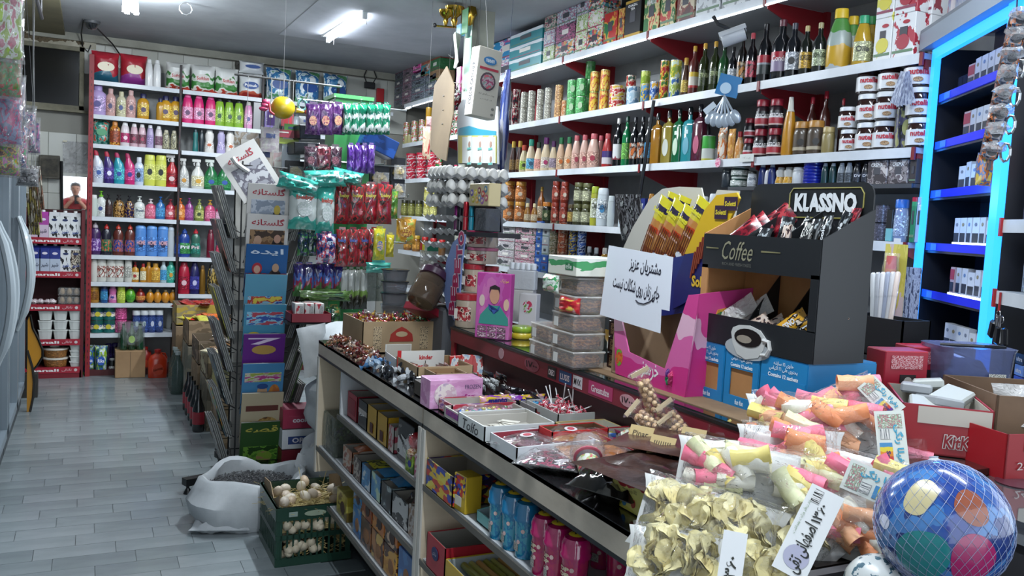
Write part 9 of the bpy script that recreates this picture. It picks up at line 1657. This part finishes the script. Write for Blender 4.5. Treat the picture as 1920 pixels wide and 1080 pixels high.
o=ob('straw',gsum(st_),mat('#b8a468',.6),r);o['kind']='stuff';ob('straw_bed',box(CW-.03,CD-.03,.05,0,0,CH-.11),grain('#8c7c4c','#b4a06c',40,.9,(1,1,1)),r)
ep=[(-.10,.13),(-.04,.14),(.03,.13),(.09,.12),(-.06,.08),(.0,.085),(.06,.075),(.11,.06),(-.11,.06),(-.10,-.02),(-.085,-.07),(-.11,-.11),(-.07,-.12),(.01,-.03),(.08,-.09),(-.03,.03),(.05,.02),(.12,-.0)]
for k,(x,y) in enumerate(ep): e=tag(ob('egg',lambda:lathe([(0,0),(.011,.003),(.019,.013),(.021,.024),(.017,.041),(.009,.052),(0,.055)],14),mat(('#b8a894','#c4b8a4','#b49c80','#bcb0a0')[k%4],.5),smooth=True,key='e2',loc=(CXc+x,CYc+y,CH-.04+.012*(k%3)),rot=(q.uniform(.6,1.5),q.uniform(-.6,.6),q.uniform(0,6))),f"{('pale brown','cream','tan','greyish')[k%4]} egg in the green crate, "+('back row' if y>.1 else 'second row' if y>.05 else 'middle' if y>-.03 else 'front corner')+f", {ORD[sum(1 for j in range(k) if (ep[j][1]>.1)==(y>.1) and j%4==k%4)]} of its colour",'egg','eggs in the green crate')
cr=D.objects['egg_crate'];cr.rotation_euler=(0,0,.0)
for k in range(40): q=random.Random(k+50);ob('egg_inside',egg_g,mat(('#a89c84','#b4a890')[k%2],.5),cr,smooth=True,key='ei',loc=(q.uniform(-.12,.12) if k%2 else -CW/2+.035,-CD/2+.035 if k%2 else q.uniform(-.14,.14),.02+.045*(k%4)),rot=(q.uniform(0,2),q.uniform(0,2),0))
# ---------------- things hanging from the pillar ----------------
XP=1.95
r=thing('gold_sconce','brass two-cup wall lamp with black knob on the pillar','lamp',P(842,30,x=XP),0)
for k,(x,z,s) in enumerate(((-.02,.0,1),(.035,.02,1.3))): ob('brass_cup',lathe([(.008*s,-.06*s),(.016*s,-.035*s),(.014*s,-.02*s),(.036*s,.0),(.044*s,.022*s),(.046*s,.03*s),(.04*s,.028*s)],16),mat('#b08c2c',.18,1),r,smooth=True,loc=(x,0,z))
ob('brass_arm',tube([(-.08,0,-.07),(0,0,-.065),(.06,0,-.06),(.10,.02,-.08)],.006,8),mat('#b08c2c',.2,1),r,smooth=True);ob('black_knob',blob(.012,.012,.014,1,.0),mat('#141418'),r,smooth=True,loc=(-.09,0,-.068));ob('brass_plate',tube([(.09,0,.06),(.09,0,-.08)],.012,8),mat('#b08c2c',.2,1),r,smooth=True);ob('gold_ribbon',blob(.035,.03,.07,4,.35),mat('#a8842c',.2,1),r,smooth=True,loc=(.145,0,.03))
for k,(u,v,w,h,c,l) in enumerate(((872,40,22,46,'#1c5c2c','green pennant card hanging on the pillar edge'),(864,58,16,22,'#5c94b0','blue plastic ribbon roll on the pillar edge'),(877,110,22,120,'#8cb098','pale green glass strip along the pillar'))):
 p=P(u,v,x=XP+.02*k);s=spx(p);o=ob('hanging_card',box(.003 if k!=1 else .03,w/s*1.3,h/s,0,0,-h/s/2),mat(c,.2 if k==2 else .5),loc=p);tag(o,l,'card');ob('cord',tube([(0,0,0),(0,0,ZC-p.z)],.0012,3),mat('#444'),o)
r=thing('booklet_fan','fan of long white cards clipped together beside the pillar','cards',P(852,62,x=XP-.03),0)
ob('cord',tube([(0,0,-.01),(0,0,ZC-r.location.z)],.0012,3),mat('#444'),r)
for k in range(7): ob('long_card',box(.002,.035,.20,0,0,-.20),mat('#a8ac9c' if k==0 else '#8c8f84',.6),r,rot=(-.35+.11*k,0,0),loc=(.006*k,0,0))
ob('binder_clip',tube([(-.01,.05,-.12),(-.01,-.02,-.15),(-.01,-.02,-.14)],.003,5),mat('#3c3c3c'),r)
r=thing('cardboard_panel','long brown cardboard sheet with pointed top hanging by the pillar','cardboard',P(832,200,x=XP-.12),0)
pxpoly('cardboard_sheet',r,[(838,124),(815,160),(810,215),(808,280),(822,296),(837,302),(842,262),(850,215),(852,160)],grain('#5e4e3a','#705e46',2,.75),.006,'x',XP-.12)
ob('cord',tube([(0,-.05,.10),(.02,-.05,ZC-r.location.z)],.0012,3),mat('#444'),r)
for z in(.06,-.02,-.1): ob('staple',box(.002,.02,.002,-.005,0,z),mat('#5c5c5c'),r)
r=thing('earring_card','jumble of beads and earrings hanging behind the cardboard sheet','jewellery',P(858,175,x=XP),0)
for k in range(16): q_=random.Random(k);ob('bead',blob(.008,.008,.012,k,.2,8),mat(('#a8a8a4','#3c2c2c','#8c2c4c','#b8b4b0')[k%4],.25,.4),r,loc=(q_.uniform(-.02,.02),q_.uniform(-.05,.05),q_.uniform(-.09,.06)))
ob('hook_wire',tube([(0,.06,.07),(0,-.05,.05),(0,-.05,.03)],.003,5),mat('#5c4c3c'),r)
p=P(866,150,x=XP+.2);o=ob('pink_pack',box(.05,.07,.16,0,0,-.08),prt(['#a82c74','#b83c84','#c8a4bc'],3,.4),loc=p);tag(o,'bright pink pack hanging behind the card fan','pack')
bx=P(907,157,x=1.78);r=thing('laundry_sheet_box','tall white laundry sheet box tilted on a cord at the pillar','box',(bx.x,bx.y,bx.z),-pi/2+.62);s=spx(bx);w_,h_=52/s,128/s
r.rotation_euler=(0,.085,.16)
ob('carton_body',box(w_,.07,h_,0,0,-h_/2,b=.002),mat('#ada89a',.5),r);plate('blue_logo',r,w_*.55,h_*.12,(.0,-.036,h_*.32),mat('#2c6ca0'),oval=True);txt(r,'naeen',w_*.36,h_*.05,(0,-.0375,h_*.32),'#c0ccd4',bold=.02);plate('red_band',r,w_*.8,h_*.035,(0,-.036,h_*.2),mat('#a02c3c'))
plate('swirl_picture',r,w_*.66,h_*.27,(0,-.036,h_*.02),mat('#4c3c44'),oval=True);plate('swirl_picture',r,w_*.52,h_*.21,(0,-.0372,h_*.02),prt(['#8c3c5c','#a88c94','#6c8c84','#b04c5c'],3,.4),oval=True);txt(r,'جذب رنگهای آزاد',w_*.7,h_*.035,(0,-.037,-h_*.17),'#3c3c3c')
txt(r,'از لباس',w_*.5,h_*.02,(0,-.037,-h_*.24),'#4c4c4c');
for k in range(2): plate('recycle_mark',r,w_*.13,h_*.04,(w_*.34,-.036,-h_*(.36+.08*k)),mat('#6c6c64'),oval=True)
ob_s=ob('side_print',box(.001,.068,h_*.98,-w_/2-.0008,0,-h_*.49),mat('#bcb8b0',.5),r)
o=txt(r,'COLOR CATCHER',h_*.62,.026,(-w_/2-.002,0,-.01),'#24242c',rz=-pi/2,bold=.02,tilt=pi/2)
ob('hanging_cord',tube([(0,0,h_/2),(-.02,.06,h_/2+.30)],.0015,4),mat('#3c3c3c'),r)
r=thing('card_board','pale display board with rows of small foot picture cards','board',P(895,260,x=1.95),0)
pxpoly('board_panel',r,[(859,308),(858,230),(860,200),(868,187),(880,186),(934,200),(936,308)],mat('#a0a4a8',.45),.006,'x',1.95)
ob('cord',tube([(0,.05,.1),(0,.05,ZC-r.location.z)],.0012,3),mat('#444'),r)
pxpoly('teal_wave',r,[(859,245),(862,240),(880,236),(900,242),(930,246),(930,258),(860,258)],mat('#1c7c94',.4),.002,'x',1.945)
pxpoly('yellow_edge',r,[(859,254),(931,254),(931,306),(859,306)],mat('#a8a04c',.45),.002,'x',1.9435);pxpoly('card_panel',r,[(867,257),(929,257),(929,306),(867,306)],mat('#a9aca9',.45),.002,'x',1.942)
for j in range(2):
 for i in range(3):
  u=880+i*20;v=268+j*28;p=L3(r,P(u,v,x=1.94));c_=plate('picture_card',r,.058,.078,tuple(p),mat('#b4b8b4',.5),rz=-pi/2);plate('foot_picture',c_,.03,.035,(.004,-.0012,-.008),mat('#8c6c5c'),oval=True);plate('teal_corner',c_,.05,.012,(0,-.0012,-.032),mat('#4c948c'))
tag(ob('blue_bag_strip',pouch(.07,.62,.05,4).T((0,0,-.31))+tube([(0,0,.28),(0,0,.72)],.001,3),prt(['#1c2860','#3c4c84','#8c8c94'],3,.25,coat=1),smooth=True,loc=tuple(P(945,235,x=2.1)),rot=(0,.05,-pi/2)),'blue and grey film bags hanging between pillar and sauce shelf','bag')
r=thing('sausage_bag','pale bag with red tip hanging beside the cardboard sheet','bag',P(800,268,x=XP-.1),-.8);ob('bag_wrapper',pouch(.06,.20,.03,3).T((0,0,-.1)),prt(['#a8947c','#b8a48c','#a83434'],2,.3),r,smooth=True);ob('cord',tube([(0,0,.1),(0,0,ZC-r.location.z)],.001,3),mat('#444'),r);ob('pink_tip',pouch(.04,.06,.02,3).T((.01,0,.10)),mat('#b08484'),r,smooth=True)
# ---------------- the photographer, seen in the mirror ----------------
def person():
 r=thing('person','man in a red short-sleeved shirt holding up a phone to photograph','person',(-.02,-.22,0),0)
 V=[(0,0,.95),(0,0,1.12),(0,.0,1.30),(0,0,1.42),(0,.02,1.50),(.09,0,.90),(.10,.03,.50),(.10,0,.09),(.10,.12,.04),(-.09,0,.90),(-.10,.03,.50),(-.10,0,.09),(-.10,.12,.04),(.17,0,1.40),(.24,.08,1.16),(.10,.17,1.36),(.045,.19,1.41),(-.17,0,1.40),(-.24,.08,1.16),(-.10,.17,1.36),(-.045,.19,1.41)]
 E=[(0,1),(1,2),(2,3),(3,4),(0,5),(5,6),(6,7),(7,8),(0,9),(9,10),(10,11),(11,12),(3,13),(13,14),(14,15),(15,16),(3,17),(17,18),(18,19),(19,20)]
 R_=[.14,.13,.155,.09,.055,.09,.065,.045,.04,.09,.065,.045,.04,.062,.045,.03,.028,.062,.045,.03,.028]
 m=D.meshes.new('body');m.from_pydata(V,E,[]);o=D.objects.new('body',m);COL.objects.link(o);o.parent=r;s=o.modifiers.new('s','SKIN');
 for i,x in enumerate(R_): m.skin_vertices[0].data[i].radius=(x,x*.72 if i<4 else x)
 m.skin_vertices[0].data[0].use_root=True;o.modifiers.new('d','SUBSURF').levels=2;o.modifiers['d'].render_levels=2
 m.materials.append(mat('#a8745c',.6))
 c=o.copy();c.data=m.copy();c.data.materials.clear();c.name='red_shirt'
 def cloth(name,vs,es,rs,mt):
  k=D.meshes.new(name);k.from_pydata(vs,es,[]);q=D.objects.new(name,k);COL.objects.link(q);q.parent=r;q.modifiers.new('s','SKIN');
  for i,x in enumerate(rs): k.skin_vertices[0].data[i].radius=(x,x*.76)
  k.skin_vertices[0].data[0].use_root=True;z=q.modifiers.new('d','SUBSURF');z.levels=2;z.render_levels=2;k.materials.append(M_(mt));return q
 D.objects.remove(c)
 cloth('red_shirt',[(0,0,.98),(0,0,1.12),(0,0,1.30),(0,0,1.41),(.17,0,1.40),(.225,.06,1.22),(-.17,0,1.40),(-.225,.06,1.22)],[(0,1),(1,2),(2,3),(3,4),(4,5),(3,6),(6,7)],[.16,.145,.17,.10,.075,.062,.075,.062],'#a01c24')
 cloth('dark_trousers',[(0,0,1.0),(.09,0,.88),(.10,.03,.50),(.10,0,.10),(-.09,0,.88),(-.10,.03,.50),(-.10,0,.10)],[(0,1),(1,2),(2,3),(0,4),(4,5),(5,6)],[.155,.11,.085,.07,.11,.085,.07],'#24262e')
 h=ob('head',lathe([(0,-.11),(.035,-.105),(.058,-.06),(.072,.0),(.074,.05),(.055,.09),(0,.108)],18,1.15),mat('#a8745c',.55),r,smooth=True,loc=(0,.03,1.60))
 ob('nose',blob(.012,.018,.02,1,.05),mat('#a06c54',.55),h,smooth=True,loc=(0,.085,-.01));ob('mouth',box(.04,.006,.008,0,.075,-.052,b=.002),mat('#7c3c34'),h)
 for s_ in(-1,1): ob('eye',blob(.010,.006,.006,1,0),mat('#1c1614',.2),h,smooth=True,loc=(s_*.03,.078,.018));ob('ear',blob(.008,.016,.026,1,.05),mat('#a06c54',.55),h,smooth=True,loc=(s_*.073,0,.0))
 ob('hair',lathe([(.078,.01),(.082,.055),(.062,.1),(0,.118)],18,1.15),mat('#2c2420',.8),h,smooth=True,loc=(0,-.014,.004))
 for s_ in(-1,1):
  hd=ob('hand',blob(.03,.018,.04,2,.05),mat('#a8745c',.6),r,smooth=True,loc=(s_*.055,.19,1.43))
  for k in range(4): ob('finger',tube([(0,0,-.02+.015*k),(-s_*.018,.018,-.018+.015*k),(-s_*.036,.012,-.018+.015*k)],[.008,.0075,.006],6),mat('#a8745c',.6),hd,smooth=True)
  ob('thumb',tube([(0,-.008,.0),(-s_*.02,-.018,.012),(-s_*.032,-.016,.016)],[.009,.008,.007],6),mat('#a8745c',.6),hd,smooth=True)
 for s_ in(-1,1): ob('shoe',box(.09,.27,.08,s_*.10,.06,0,b=.03),mat('#1c1c1e'),r)
 return r
person()
tag(ob('phone',box(.075,.009,.15,0,0,-.075,b=.003),mat('#14151a',.25),loc=(-.0,-.030,H0-.02)),'dark phone held up by the man in the red shirt','phone')
